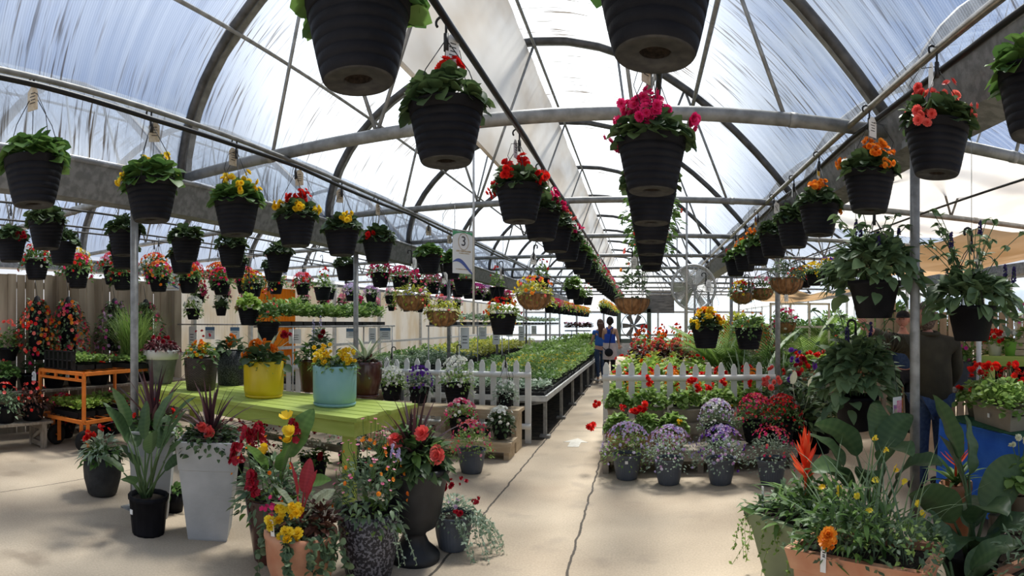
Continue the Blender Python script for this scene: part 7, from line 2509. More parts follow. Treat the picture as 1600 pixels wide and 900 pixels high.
# ================================================================== RIGHT FOREGROUND PLANTERS
M['sage_plastic'] = mat('sage_green_plastic', (0.17, 0.21, 0.12), 0.5, 0, (0.20, 0.25, 0.14), 5)
t = box_planter('sage green square planter with red bromeliad, front right', (0.93, 3.10, 0), -1.06, 0.50, 0.44, 0.44, 'sage_plastic', flare=0.66, lip=0.02, name='square_planter')
rect_leaves(t, 0.40, 'grey', 330, 0.50, 0.44, 0.20, 0.05, 'small', 11)
rect_leaves(t, 0.40, 'mid', 120, 0.44, 0.40, 0.22, 0.09, 'lance', 12, 'fern_leaves')
mb = MB(); random.seed(41)
for k in range(34): strap(mb, (random.uniform(-.05, .05), random.uniform(-.05, .05), 0), k * 2.4, 0.35 + 0.9 * k / 34, random.uniform(0.28, 0.42), 0.036, random.uniform(0.8, 1.6))
mb.build('bromeliad_leaves', LM['mid'], t, (0, 0, 0.42))
def bromeliad_flower(parent, loc, s=1.0, c='bract'):
    mb = MB(); random.seed(5)
    for k in range(26):
        f = k / 26
        strap(mb, (0, 0, 0.02 + 0.16 * f * s), k * 2.4, 0.95 - 0.75 * f + random.uniform(-.1, .1), (0.13 - 0.03 * f) * s, 0.030 * s, -0.35, seg=4, tint=random.random())
    mb.tube([(0, 0, -0.12), (0, 0, 0.14 * s)], 0.008, 6)
    mb.build('red_bracts', LM[c], parent, loc)
LM['bract'] = leaf_mat('scarlet_bract', (0.75, 0.045, 0.015), (0.90, 0.14, 0.05), 0.3)
bromeliad_flower(t, (0.0, 0.0, 0.60), 1.25)
rs = np.random.RandomState(8); mb = MB()
for u in (-0.22, -0.1, 0.05, 0.18): trail(mb, rs, (u, -0.22, 0.42), 2, 0.26, 0.026, spread=0.015, out=(0.0, -0.45))
for v in (-0.2, 0.0): trail(mb, rs, (-0.25, v, 0.42), 2, 0.28, 0.026, spread=0.015, out=(-0.45, 0.0))
mb.build('trailing_vine', LM['light'], t, (0, 0, 0))
mb = MB(); mb.box((-0.2, -0.15, 0.50), (0.018, 0.003, 0.14)); mb.build('plant_marker', M['white_paper'], t)

t = box_planter('long terracotta box of yellow daisies and thyme, front right', (0.995, 2.36, 0), -0.80, 0.62, 0.30, 0.50, 'terracotta', flare=0.86, lip=0.02)
rect_leaves(t, 0.47, 'grey', 620, 0.62, 0.30, 0.22, 0.036, 'small', 14, jit=0.9)
rect_leaves(t, 0.47, 'mid', 260, 0.30, 0.28, 0.34, 0.07, 'lance', 15, 'marigold_leaves', xy=(-0.08, 0))
rect_leaves(t, 0.50, 'light', 200, 0.36, 0.26, 0.20, 0.028, 'small', 16, 'thyme_foliage', xy=(0.14, -0.02))
mb = MB(); random.seed(42)
for k in range(54): strap(mb, (random.uniform(-.22, .22), random.uniform(-.06, .1), 0), random.random() * 6.28, random.uniform(0.05, 0.7), random.uniform(0.35, 0.60), 0.012, random.uniform(0.2, 1.1), tint=random.uniform(0.3, 0.9))
mb.build('grass_blades', LM['grey'], t, (0, 0, 0.47))
blooms_at(t, [(-0.12, -0.17, 0.60), (-0.10, -0.18, 0.585)], 'orange', 0.07, 'head', 1, per=3, spread=0.012)
blooms_at(t, [(-0.25, 0.05, 0.74), (-0.16, 0.06, 0.72), (-0.05, 0.02, 0.72), (0.0, 0.12, 0.78), (0.03, -0.02, 0.68), (0.10, 0.12, 0.84), (0.02, 0.2, 0.9), (0.26, 0.05, 0.66), (0.22, 0.1, 0.69), (-0.02, 0.15, 0.97), (0.12, 0.2, 0.76)], 'yellow', 0.030, 'six', 2, per=2, spread=0.006, stem_to=(0, 0, 0.5))
mb = MB(); mb.box((0, 0, 0.03), (0.026, 0.003, 0.13)); mb.lathe([(0, 0.1), (0.013, 0.095)], 12, sy=0.12)
lb = mb.build('plant_marker', M['white_paper'], t, (-0.13, -0.172, 0.465)); lb.rotation_euler = (0.05, 0.05, 0.1)
mb = MB()
for k, zz in enumerate((0.078, 0.068, 0.056, 0.045, 0.037)): mb.box((0.002, -0.002, zz), (0.012, 0.0006, 0.006 - 0.001 * (k % 2)))
mb.build('lettering', M['ink'], lb)


def big_leaf_plant(label, loc, specs, pot_r, pot_h, seed, h0=0.0):
    t = potted('broad_leaved_plant', label, loc, pot_r, pot_h)
    mb = MB(); random.seed(seed)
    for az, ln, pt, bl, wd, dr, ro in specs:
        paddle(mb, (random.uniform(-.04, .04), random.uniform(-.04, .04), 0), az, ln, pt, bl * 0.92, wd * 0.88, dr, roll=ro, stem_r=0.014, wave=0.035)
    mb.build('broad_leaves', LM['banana'], t, (0, 0, pot_h - 0.03))
    return t


# azimuth: 0 = +x (right), pi/2 = away, pi = left, 3pi/2 = towards the camera
big_leaf_plant('tall bird of paradise with dark stems left of the first right post', (1.32, 3.0, 0), [
    (3.3, 0.30, 0.36, 0.38, 0.19, 1.2, 0.4), (2.9, 0.12, 0.52, 0.36, 0.19, 1.2, 0.9), (0.3, 0.15, 0.50, 0.38, 0.20, 1.0, 0.6), (4.4, 0.12, 0.34, 0.36, 0.21, 1.6, 0.0),
    (1.2, 0.10, 0.55, 0.36, 0.18, 0.9, 0.4), (3.6, 0.35, 0.44, 0.34, 0.18, 1.3, -0.5), (5.3, 0.3, 0.42, 0.36, 0.20, 1.4, 0.3), (2.2, 0.3, 0.45, 0.38, 0.19, 1.1, 0.2), (4.9, 0.10, 0.50, 0.34, 0.2, 1.9, 0.1)], 0.15, 0.27, 3)
big_leaf_plant('huge ribbed banana leaves rising right of the first post', (1.74, 2.62, 0), [
    (1.1, 0.15, 0.42, 0.40, 0.27, 0.3, 1.2), (0.2, 0.35, 0.22, 0.44, 0.28, 0.5, 1.0), (3.3, 0.3, 0.22, 0.42, 0.24, 0.9, 0.8), (4.7, 0.18, 0.18, 0.40, 0.26, 1.6, 0.1), (2.2, 0.06, 0.54, 0.42, 0.17, 0.3, 1.1),
    (5.4, 0.45, 0.12, 0.38, 0.24, 1.5, 0.2), (3.9, 0.5, 0.10, 0.38, 0.22, 1.4, -0.3), (0.6, 0.55, 0.14, 0.40, 0.24, 1.1, -0.2), (1.8, 0.15, 0.34, 0.40, 0.24, 0.5, 0.8), (4.4, 0.3, 0.05, 0.34, 0.2, 1.4, 0.2)], 0.17, 0.26, 5)
big_leaf_plant('low dark broad leaved plant at the foot of the first right post', (1.46, 2.28, 0), [
    (0.3, 0.5, 0.10, 0.32, 0.17, 1.1, 0.2), (1.6, 0.2, 0.18, 0.32, 0.18, 0.8, 0.6), (3.0, 0.5, 0.10, 0.32, 0.17, 1.1, 0.0), (4.7, 0.5, 0.08, 0.30, 0.17, 1.2, 0.1), (5.6, 0.35, 0.15, 0.32, 0.18, 1.1, 0.3), (2.3, 0.3, 0.2, 0.32, 0.17, 0.9, -0.4)], 0.14, 0.22, 7)
t = potted('bromeliad_pot', 'orange bromeliad in a small pot among the banana leaves', (1.95, 3.12, 0.0), 0.11, 0.48, 'terracotta')
mb = MB(); random.seed(44)
for k in range(22): strap(mb, (0, 0, 0), k * 2.4, 0.35 + 0.8 * k / 22, random.uniform(0.2, 0.3), 0.04, random.uniform(0.5, 1.2))
mb.build('bromeliad_leaves', LM['mid'], t, (0, 0, 0.46))
bromeliad_flower(t, (0, 0, 0.56), 1.1)
t = thing('wooden_crate', 'weathered crate under the tan geranium pot in front of the blue cloth', 'crate', (2.17, 2.72, 0), 0.5)
mb = MB()
for k in range(4):
    for s in (-1, 1): mb.box((0, s * 0.14, 0.045 + 0.09 * k), (0.30, 0.014, 0.07)); mb.box((s * 0.145, 0, 0.045 + 0.09 * k), (0.014, 0.27, 0.07))
mb.box((0, 0, 0.355), (0.31, 0.30, 0.016)); mb.build('slats', M['grey_wood'], t)
t, H = round_pot('planter', 'tan pot of geranium leaves and one red head in front of the blue cloth', 'planter', (2.17, 2.72, 0.363), [(0.085, 0), (0.11, 0.14), (0.122, 0.142), (0.122, 0.17)], M['tan_plastic'])
leafy(t, H - 0.03, 'light', 150, 0.19, 0.18, 0.06, 'round', 0.04, 101)
blooms_at(t, [(0.10, -0.05, H + 0.24)], 'red', 0.08, 'head', 2, per=4, spread=0.015, stem_to=(0, 0, H)); blooms_at(t, [(-0.08, -0.02, H + 0.25), (-0.02, 0, H + 0.28), (0.04, 0.0, H + 0.26)], 'cream', 0.04, 'head', 3, per=2, spread=0.006, stem_to=(0, 0, H), name='seed_heads')
t = box_planter('terracotta box of marigold foliage at the bottom right corner', (1.86, 2.02, 0), 0.15, 0.55, 0.30, 0.36, 'terracotta', flare=0.86, lip=0.02)
rect_leaves(t, 0.33, 'grey', 420, 0.52, 0.28, 0.38, 0.05, 'lance', 17, jit=0.9)
mb = MB(); random.seed(46)
for k in range(12): strap(mb, (random.uniform(-.1, .1), random.uniform(-.06, .1), 0), random.random() * 6.28, random.uniform(0.0, 0.3), random.uniform(0.5, 0.65), 0.03, random.uniform(0.1, 0.4), tint=random.uniform(0.3, 0.9))
mb.build('sword_leaves', LM['light'], t, (0, 0, 0.33))

# ================================================================== BEYOND THE RIGHT BAY
M['far_roof'] = cloth_mat('pale_far_roof', (0.62, 0.68, 0.72), (0.88, 0.92, 0.94), 0.6)
mb = MB()
mb.add([(7.2, 9, 2.55), (19, 9, 4.2), (19, 42, 4.2), (7.2, 42, 2.55)], [(0, 1, 2, 3)]); mb.add([(4.2, 27.5, 2.5), (7.2, 27.5, 2.55), (7.2, 42, 2.55), (4.2, 42, 2.5)], [(0, 1, 2, 3)])
struct(mb, 'roof_far', M['far_roof'])
mb = MB()
for y in np.arange(9.5, 42, 2.4): mb.bar((7.2, y, 2.50), (19, y, 4.1), 0.06, 0.09)
for x in (7.3, 10.3, 13.3, 16.3): mb.bar((x, 9, 2.5 + (x - 7.2) * 0.14), (x, 42, 2.5 + (x - 7.2) * 0.14), 0.06, 0.09)
for x in (7.3, 10.3, 13.3):
    for y in np.arange(9.5, 42, 4.8): mb.box((x, y, 1.3), (0.07, 0.07, 2.6))
struct(mb, 'trim_3', M['steel_light'])
mb = MB(); mb.box((19.2, 20, 1.7), (0.06, 44, 3.4)); mb.box((9, 42.1, 1.7), (22, 0.06, 3.4)); mb.box((9.5, -2.0, 1.5), (0.06, 8, 3.0)); struct(mb, 'wall_right_far', M['frost'])
mb = MB(); mb.box((11.5, 20, -0.05), (17, 46, 0.08)); struct(mb, 'floor_far', M['concrete'])
# white window frame standing among the plants
pw = P(1250, 478, 10.5)
t = thing('window_frame', 'old white window frame standing among the palms', 'window frame', (pw.x, pw.y, 0), -0.15)
mb = MB()
for x in (-0.55, -0.18, 0.18, 0.55): mb.box((x, 0, 1.45), (0.04, 0.03, 0.9))
for z in (1.02, 1.45, 1.88): mb.box((0, 0, z), (1.14, 0.03, 0.04))
mb.build('sash', M['white_paint'], t)
mb = MB(); mb.box((0, 0.12, 0.5), (1.2, 0.3, 1.0)); mb.build('plinth', M['white_paint'], t)
# shrubs and hanging ferns beyond
rnd = random.Random(9)
k = 0
for (px, y, z, r, h, lm) in [(1150, 14, 0.9, 0.6, 0.9, 'yellowish'), (1175, 12.2, 1.0, 0.45, 0.7, 'light'), (1290, 12, 0.8, 0.5, 0.8, 'mid'), (1320, 13.5, 0.8, 0.6, 0.9, 'light'), (1345, 12.5, 0.9, 0.6, 0.8, 'light'),
                          (1372, 13.5, 1.0, 0.6, 0.85, 'mid'), (1398, 12.0, 0.9, 0.5, 0.85, 'mid'), (1262, 15, 0.9, 0.6, 0.7, 'mid'), (1300, 17, 1.0, 0.8, 1.0, 'light'), (1395, 15, 1.4, 0.6, 0.8, 'mid'), (1230, 16, 1.0, 0.6, 0.7, 'grey'), (1415, 17, 1.0, 0.8, 1.1, 'light'), (1450, 13, 0.9, 0.6, 0.8, 'mid'), (1500, 12, 0.9, 0.6, 0.8, 'mid')]:
    x = y * math.tan((px - PX0) / FPX)
    t = potted('shrub', 'bushy %s shrub in the far right plants, %s in the row' % ({'yellowish': 'yellow green', 'light': 'bright green', 'mid': 'deep green', 'grey': 'grey green'}[lm], ordinal(k)), (x, y, 0), 0.25, 0.4, group='far right shrubs')
    leafy(t, 0.35 + (z - 0.4), lm, 850, r * 1.1, h * 1.05, 0.15, 'far', 0.1, 110 + k)
    mb = MB(); mb.tube([(0, 0, 0.3), (0, 0, z + 0.3)], 0.04, 8); mb.build('trunk', M['grey_wood'], t)
    k += 1
low_bench('long far plank bench of red and white plants beyond the palms', 3.4, 6.4, 10.2, 11.4, 0.8)
for i in range(9):
    bedding_pot(('far pot of %s flowers on the bench beyond the palms, %s in line' % ('red' if i % 2 else 'white', ordinal(i))), 3.55 + 0.33 * i, 10.6, 0.8, 'light', ['red' if i % 2 else 'white'], 0.13, 0.28, i, 'far bench pots', 16)

# ================================================================== PEOPLE
SKIN = mat('skin', (0.56, 0.32, 0.23), 0.55, 0, (0.60, 0.36, 0.26), 6)
SKIN2 = mat('ruddy_skin', (0.50, 0.22, 0.16), 0.55, 0, (0.56, 0.28, 0.20), 6)


def skin_body(name, joints, bones, m, parent, root=0, sub=2):
    """one continuous surface grown over a skeleton; joints: (x, y, z, rx[, ry])"""
    me = bpy.data.meshes.new(name)
    bm = bmesh.new()
    lay = bm.verts.layers.skin.verify()
    vs = [bm.verts.new(j[:3]) for j in joints]
    for a, b_ in bones: bm.edges.new((vs[a], vs[b_]))
    for i, (v, j) in enumerate(zip(vs, joints)):
        v[lay].radius = (j[3], j[4] if len(j) > 4 else j[3])
        v[lay].use_root = (i == root)
    bm.to_mesh(me); bm.free()
    o = bpy.data.objects.new(name, me); COL.objects.link(o)
    md = o.modifiers.new('skin', 'SKIN'); md.use_smooth_shade = True
    s = o.modifiers.new('sub', 'SUBSURF'); s.levels = sub; s.render_levels = sub
    me.materials.append(m)
    o.parent = parent
    # freeze into a plain mesh
    dg = bpy.context.evaluated_depsgraph_get(); dg.update()
    ev = o.evaluated_get(dg)
    nm = bpy.data.meshes.new_from_object(ev)
    o.modifiers.clear(); o.data = nm
    for p_ in nm.polygons: p_.use_smooth = True
    if not nm.materials: nm.materials.append(m)
    return o


def blob(mb, c, r, seg=20, rings=12, mat=0, f=None):
    V, F = [], []
    for i in range(rings + 1):
        ph = PI * i / rings
        for k in range(seg):
            a = 2 * PI * k / seg
            n = Vector((math.sin(ph) * math.cos(a), math.sin(ph) * math.sin(a), math.cos(ph)))
            s = f(n) if f else 1.0
            V.append((c[0] + n.x * r[0] * s, c[1] + n.y * r[1] * s, c[2] + n.z * r[2] * s))
    for i in range(rings):
        for k in range(seg): F.append((i * seg + k, (i + 1) * seg + k, (i + 1) * seg + (k + 1) % seg, i * seg + (k + 1) % seg))
    mb.add(V, F, mat)


def head_mesh(m, parent, c, face, s=1.0, hair=None):
    """head facing direction 'face' (angle), with nose, brows, chin, ears"""
    mb = MB()
    ca, sa = math.cos(face), math.sin(face)
    def shape(n):
        fx = n.x * ca + n.y * sa
        k = 1.0
        if n.z < -0.2: k *= 1 - 0.22 * (-n.z - 0.2) * (1.3 - fx)
        if fx > 0.9 and abs(n.z + 0.1) < 0.25: k *= 1.03
        return k
    blob(mb, c, (0.083 * s, 0.083 * s, 0.118 * s), 28, 20, 0, shape)
    f = Vector((ca, sa, 0)); sd = Vector((-sa, ca, 0)); c = Vector(c)
    blob(mb, c + f * 0.086 * s + Vector((0, 0, -0.015 * s)), (0.013 * s, 0.013 * s, 0.026 * s), 10, 8)
    blob(mb, c + f * 0.070 * s + Vector((0, 0, -0.062 * s)), (0.020 * s, 0.020 * s, 0.010 * s), 10, 6)
    blob(mb, c + f * 0.060 * s + Vector((0, 0, -0.098 * s)), (0.026 * s, 0.026 * s, 0.020 * s), 10, 6)
    for q in (-1, 1):
        blob(mb, c + sd * q * 0.084 * s + Vector((0, 0, -0.01)), (0.014 * s, 0.014 * s, 0.030 * s), 10, 8)
        blob(mb, c + f * 0.074 * s + sd * q * 0.032 * s + Vector((0, 0, 0.022 * s)), (0.018 * s, 0.018 * s, 0.006 * s), 8, 6)
    o = mb.build('head', m, parent)
    for q in (-1, 1):
        mb = MB(); blob(mb, c + f * 0.0755 * s + sd * q * 0.030 * s + Vector((0, 0, 0.008 * s)), (0.010 * s, 0.010 * s, 0.0055 * s), 8, 6); mb.build('eye', M['ink'], o)
    mb = MB(); blob(mb, c + f * 0.084 * s + Vector((0, 0, -0.062 * s)), (0.010 * s, 0.010 * s, 0.005 * s), 8, 6); mb.build('lips', mat('lips', (0.42, 0.13, 0.11), 0.5), o)
    return o


def hair_mesh(m, parent, c, face, s=1.0, length=0.0, bun=None, thick=1.12, name='hair', curly=0.0, back_only=True):
    mb = MB(); ca, sa = math.cos(face), math.sin(face); rs = random.Random(3)
    def shape(n):
        fx = n.x * ca + n.y * sa
        k = thick
        if fx > 0.25 and n.z < 0.55: k = 0.90
        elif n.z < -0.45 and length == 0: k = 0.92
        return k * (1 + curly * math.sin(n.x * 17 + n.z * 13) * math.sin(n.y * 19))
    cc = Vector(c) + Vector((-ca * 0.008, -sa * 0.008, 0.010))
    blob(mb, cc, (0.086 * s, 0.086 * s, 0.117 * s), 32, 24, 0, shape)
    b_ = Vector((-ca, -sa, 0))
    if length:
        n = 12
        sd = Vector((-sa, ca, 0))
        for k in range(-5, 6):
            w_ = k / 5
            st = cc + b_ * (0.082 * s * math.sqrt(max(0.05, 1 - 0.6 * w_ * w_))) + sd * 0.078 * s * w_ + Vector((0, 0, 0.02))
            pts = [st + Vector((0, 0, -length * t)) + b_ * 0.02 * math.sin(t * 3) + sd * 0.006 * math.sin(t * 9 + k) for t in np.linspace(0, 1, 7)]
            mb.tube(pts, [0.02, 0.024, 0.024, 0.022, 0.02, 0.015, 0.005], 8)
    if bun:
        blob(mb, cc + b_ * 0.09 * s + Vector((0, 0, 0.06 * s)), (0.042, 0.042, 0.040), 14, 10)
    return mb.build(name, m, parent)


def hand(parent, wrist, direc, up, m, s=1.0, curl=0.9, thumb_side=1):
    """palm, four unequal bent fingers and a thumb as one mesh"""
    w_ = Vector(wrist); d = Vector(direc).normalized(); u = Vector(up); u = (u - d * u.dot(d)).normalized(); r = d.cross(u)
    js = [(*w_, 0.022, 0.018), (*(w_ + d * 0.045), 0.034, 0.016), (*(w_ + d * 0.085), 0.036, 0.015)]
    bones = [(0, 1), (1, 2)]
    o_m = skin_body('palm', js, bones, m, parent)
    mb = MB()
    for k, (off, L) in enumerate(((-0.030, 0.066), (-0.010, 0.078), (0.010, 0.073), (0.029, 0.056))):
        p = w_ + d * 0.088 + r * off; dd = d.copy(); pts = [p - d * 0.01]; seg = L * s / 3
        for j in range(3):
            dd = (dd * math.cos(curl * 0.55) - u * math.sin(curl * 0.55)).normalized(); p = p + dd * seg; pts.append(p.copy())
        mb.tube(pts, [0.0095, 0.009, 0.0082, 0.006], 8)
    p = w_ + d * 0.03 + r * 0.03 * -thumb_side; t_ = (d * 0.7 - r * thumb_side * 0.7 - u * 0.3).normalized()
    mb.tube([p, p + t_ * 0.03, p + t_ * 0.05 + d * 0.012, p + t_ * 0.055 + d * 0.035], [0.011, 0.0105, 0.0095, 0.007], 8)
    f = mb.build('fingers', m, o_m)
    return o_m


# ---- woman in blue racerback top (facing away, head turned left)
M['blue_top'] = mat('royal_blue_jersey', (0.02, 0.07, 0.42), 0.75); M['blue_tee'] = mat('blue_jersey', (0.035, 0.13, 0.46), 0.8)
M['leggings'] = mat('black_leggings', (0.010, 0.010, 0.014), 0.8); M['jeans'] = mat('blue_denim', (0.030, 0.055, 0.12), 0.85, 0, (0.055, 0.09, 0.17), 30)
M['pale_cloth'] = mat('pale_pink_cloth', (0.62, 0.50, 0.50), 0.85, 0, (0.70, 0.60, 0.59), 8); M['brown_hair'] = mat('brown_hair', (0.075, 0.035, 0.02), 0.6, 0, (0.14, 0.07, 0.04), 40, stretch=(1, 1, 0.1)); M['black_hair'] = mat('dark_hair', (0.014, 0.009, 0.007), 0.5, 0, (0.035, 0.02, 0.015), 40)
M['shoe'] = mat('white_canvas', (0.62, 0.62, 0.60), 0.7)


def woman(label, x, y, rz, hgt, top_m, leg_m, face, arms, racer=False):
    t = thing('person', label, 'person', (x, y, 0), rz)
    k = hgt / 1.66
    def S(l): return [tuple([a * k for a in j]) for j in l]
    L = S([(0, 0, 0.93, 0.135, 0.10), (0, 0, 1.08, 0.115, 0.085), (0, 0, 1.22, 0.125, 0.09), (0, 0, 1.35, 0.14, 0.085), (0, 0, 1.42, 0.05, 0.05), (0, 0, 1.48, 0.045, 0.045),
           (-0.15, 0, 1.355, 0.048), arms[0][0] + (0.036,), arms[0][1] + (0.027,), (0.15, 0, 1.355, 0.048), arms[1][0] + (0.036,), arms[1][1] + (0.027,),
           (-0.085, 0, 0.86, 0.085), (-0.08, 0.0, 0.48, 0.052), (-0.075, 0.03, 0.09, 0.032), (0.085, 0, 0.86, 0.085), (0.08, 0.02, 0.48, 0.052), (0.075, 0.05, 0.09, 0.032), (-0.075, -0.07, 0.035, 0.034, 0.028), (0.075, -0.05, 0.035, 0.034, 0.028)])
    B = [(0, 1), (1, 2), (2, 3), (3, 4), (4, 5), (3, 6), (6, 7), (7, 8), (3, 9), (9, 10), (10, 11), (0, 12), (12, 13), (13, 14), (0, 15), (15, 16), (16, 17), (14, 18), (17, 19)]
    skin_body('body', L, B, SKIN, t)
    for a, (e, w_) in enumerate(arms):
        d = (Vector(w_) - Vector(e)).normalized()
        hand(t, Vector(w_) * k, d, (0, 0, 1), SKIN, 0.9, 0.6, 1 if a else -1)
    head_mesh(SKIN, t, (0, 0, 1.555 * k), face, 0.95)
    J = S([(0, 0, 0.93, 0.172, 0.135), (0, 0, 1.08, 0.150, 0.118), (0, 0, 1.20, 0.152, 0.118), (0, 0, 1.29, 0.158, 0.112)])
    bb = [(0, 1), (1, 2), (2, 3)]
    if not racer:
        J += S([(0, 0, 1.36, 0.158, 0.108), (-0.16, 0, 1.35, 0.060), (0.16, 0, 1.35, 0.060), (-0.20, -0.01, 1.26, 0.055), (0.20, -0.01, 1.26, 0.055)]); bb += [(3, 4), (4, 5), (4, 6), (5, 7), (6, 8)]
    skin_body('top', J, bb, top_m, t)
    if racer:
        mb = MB()
        for s in (-1, 1): mb.tube([(s * 0.012 * k, 0.098 * k, 1.28 * k), (s * 0.03 * k, 0.092 * k, 1.36 * k), (s * 0.075 * k, 0.03 * k, 1.415 * k), (s * 0.085 * k, -0.06 * k, 1.36 * k)], 0.017, 8)
        blob(mb, (0, 0.085 * k, 1.30 * k), (0.05, 0.02, 0.07)); mb.build('racerback_straps', top_m, t)
    PJ = S([(0, 0, 0.95, 0.142, 0.105), (-0.088, 0, 0.85, 0.095), (-0.08, 0, 0.48, 0.060), (-0.075, 0.03, 0.13, 0.042), (0.088, 0, 0.85, 0.095), (0.08, 0.02, 0.48, 0.060), (0.075, 0.05, 0.13, 0.042)])
    skin_body('trousers', PJ, [(0, 1), (1, 2), (2, 3), (0, 4), (4, 5), (5, 6)], leg_m, t)
    for s, yy in ((-1, 0.0), (1, 0.02)):
        mb = MB(); blob(mb, (s * 0.075 * k, yy - 0.03, 0.045), (0.045, 0.125, 0.05), 16, 10, 0, lambda n: 0.9 if n.z < -0.7 else 1.0); mb.build('shoe', M['shoe'], t)
    return t, k


# local frame: -y is the way the person faces; rz turns it
xw = 14.0 * math.tan((953 - PX0) / FPX)
t, k = woman('person in a blue racerback top with pale cloth round the waist and black round bag', xw, 14.0, PI - 0.25, 1.66, M['blue_top'], M['leggings'], -PI / 2 + 0.7,
             [((-0.21, -0.02, 1.10), (-0.19, -0.16, 0.98)), ((0.20, -0.06, 1.12), (0.10, -0.26, 1.22))], True)
hair_mesh(M['black_hair'], t, (0, 0, 1.555 * k), -PI / 2 + 0.7, 0.95, 0, True)
mb = MB()
V, F = [], []
for j, z in enumerate(np.linspace(0.62, 1.03, 9)):
    for i in range(40):
        a = 2 * PI * i / 40; r = 1 + 0.05 * math.sin(a * 9 + j * 0.3) * (1.1 - z) * 2
        V.append((0.178 * r * math.cos(a), 0.142 * r * math.sin(a), z))
for j in range(8):
    for i in range(40): F.append((j * 40 + i, j * 40 + (i + 1) % 40, (j + 1) * 40 + (i + 1) % 40, (j + 1) * 40 + i))
mb.add(V, F); mb.build('waist_cloth', M['pale_cloth'], t)
mb = MB(); blob(mb, (-0.03, 0.185, 0.80), (0.11, 0.045, 0.10), 24, 14); bg_ = mb.build('round_bag', M['leggings'], t)
mb = MB(); mb.tube([(-0.03, 0.17, 0.88), (-0.05, 0.15, 1.10), (-0.08, 0.11, 1.30), (-0.09, 0.02, 1.43), (-0.02, -0.12, 1.25), (0.10, -0.12, 1.0)], 0.009, 6); mb.build('bag_strap', M['leggings'], bg_)
xw = 14.3 * math.tan((938.5 - PX0) / FPX)
t, k = woman('person with long brown hair in a blue tee beside the racerback woman', xw - 0.03, 14.45, PI + 0.5, 1.60, M['blue_tee'], M['jeans'], -PI / 2 + 0.2,
             [((-0.20, -0.05, 1.12), (-0.13, -0.25, 1.08)), ((0.20, -0.05, 1.12), (0.14, -0.25, 1.05))])
hair_mesh(M['brown_hair'], t, (0, 0, 1.555 * k), -PI / 2 + 0.2, 0.95, 0.40)

# ---- man in the olive jacket, back to us, left arm raised to the basket tag
M['olive'] = mat('olive_cotton', (0.032, 0.026, 0.015), 0.85, 0, (0.058, 0.048, 0.028), 5, 0.4, 14)
M['grey_hair'] = mat('greying_brown_hair', (0.05, 0.028, 0.02), 0.7, 0, (0.20, 0.15, 0.12), 70)
mx_, my_ = 2.50, 4.42
t = thing('person', 'person in an olive jacket seen from behind with one arm raised to a basket', 'person', (mx_, my_, 0), 0.0)
t.scale = (0.95, 0.95, 0.95)
# he faces away and a little left; x is right, y away
el, wr = (-0.46, 0.06, 1.44), (-0.66, -0.02, 1.55)
JB = [(0, 0, 0.92, 0.15, 0.10), (0, 0, 1.12, 0.14, 0.09), (0, 0, 1.28, 0.14, 0.085), (0, 0, 1.37, 0.10, 0.06), (-0.03, 0.01, 1.49, 0.065), (-0.05, 0.02, 1.55, 0.055),
      (-0.20, 0, 1.40, 0.05), el + (0.044,), wr + (0.032,), (0.20, 0, 1.37, 0.05), (0.28, 0.04, 1.12, 0.05), (0.24, 0.20, 0.92, 0.036),
      (-0.10, 0, 0.86, 0.10), (-0.11, 0, 0.48, 0.065), (-0.11, -0.02, 0.10, 0.045), (0.10, 0, 0.86, 0.10), (0.12, 0.02, 0.48, 0.065), (0.13, 0.0, 0.10, 0.045), (-0.12, 0.14, 0.05, 0.045, 0.035), (0.14, 0.16, 0.05, 0.045, 0.035)]
BB = [(0, 1), (1, 2), (2, 3), (3, 4), (4, 5), (3, 6), (6, 7), (7, 8), (3, 9), (9, 10), (10, 11), (0, 12), (12, 13), (13, 14), (0, 15), (15, 16), (16, 17), (14, 18), (17, 19)]
skin_body('body', JB, BB, SKIN2, t)
face = PI * 0.80
head_mesh(SKIN2, t, (-0.06, 0.02, 1.655), face, 1.05)
hair_mesh(M['grey_hair'], t, (-0.06, 0.02, 1.655), face, 1.05, 0.06, None, 1.15, curly=0.05)
JJ = [(0.01, -0.005, 0.74, 0.225, 0.165), (0.01, 0, 0.95, 0.225, 0.165), (0.01, 0, 1.14, 0.225, 0.165), (0.0, 0, 1.30, 0.235, 0.165), (0, 0, 1.41, 0.20, 0.125), (-0.03, 0.01, 1.475, 0.085, 0.08),
      (-0.235, 0, 1.41, 0.092), (-0.46, 0.06, 1.44, 0.078), (-0.62, -0.01, 1.53, 0.058), (0.235, 0, 1.39, 0.095), (0.31, 0.04, 1.12, 0.080), (0.26, 0.18, 0.95, 0.058)]
skin_body('olive_jacket', JJ, [(0, 1), (1, 2), (2, 3), (3, 4), (4, 5), (4, 6), (6, 7), (7, 8), (4, 9), (9, 10), (10, 11)], M['olive'], t)
mb = MB(); V = []; mb.tube([(-0.03 + 0.10 * math.cos(a), 0.01 + 0.095 * math.sin(a), 1.505 + 0.01 * math.sin(a)) for a in np.linspace(0, 2 * PI, 24)], 0.022, 8); mb.build('collar', M['olive'], t)
mb = MB()
for kk in range(7):
    s = (kk + 0.5) / 7; c = Vector((-0.28, 0, 1.405)).lerp(Vector((-0.46, 0.06, 1.44)), s)
    mb.tube([(c.x + 0.02 * math.sin(a * 2 + kk), c.y + 0.083 * math.cos(a), c.z + 0.083 * math.sin(a)) for a in np.linspace(0, 2 * PI, 20)], 0.009, 6)
mb.build('sleeve_folds', M['olive'], t)
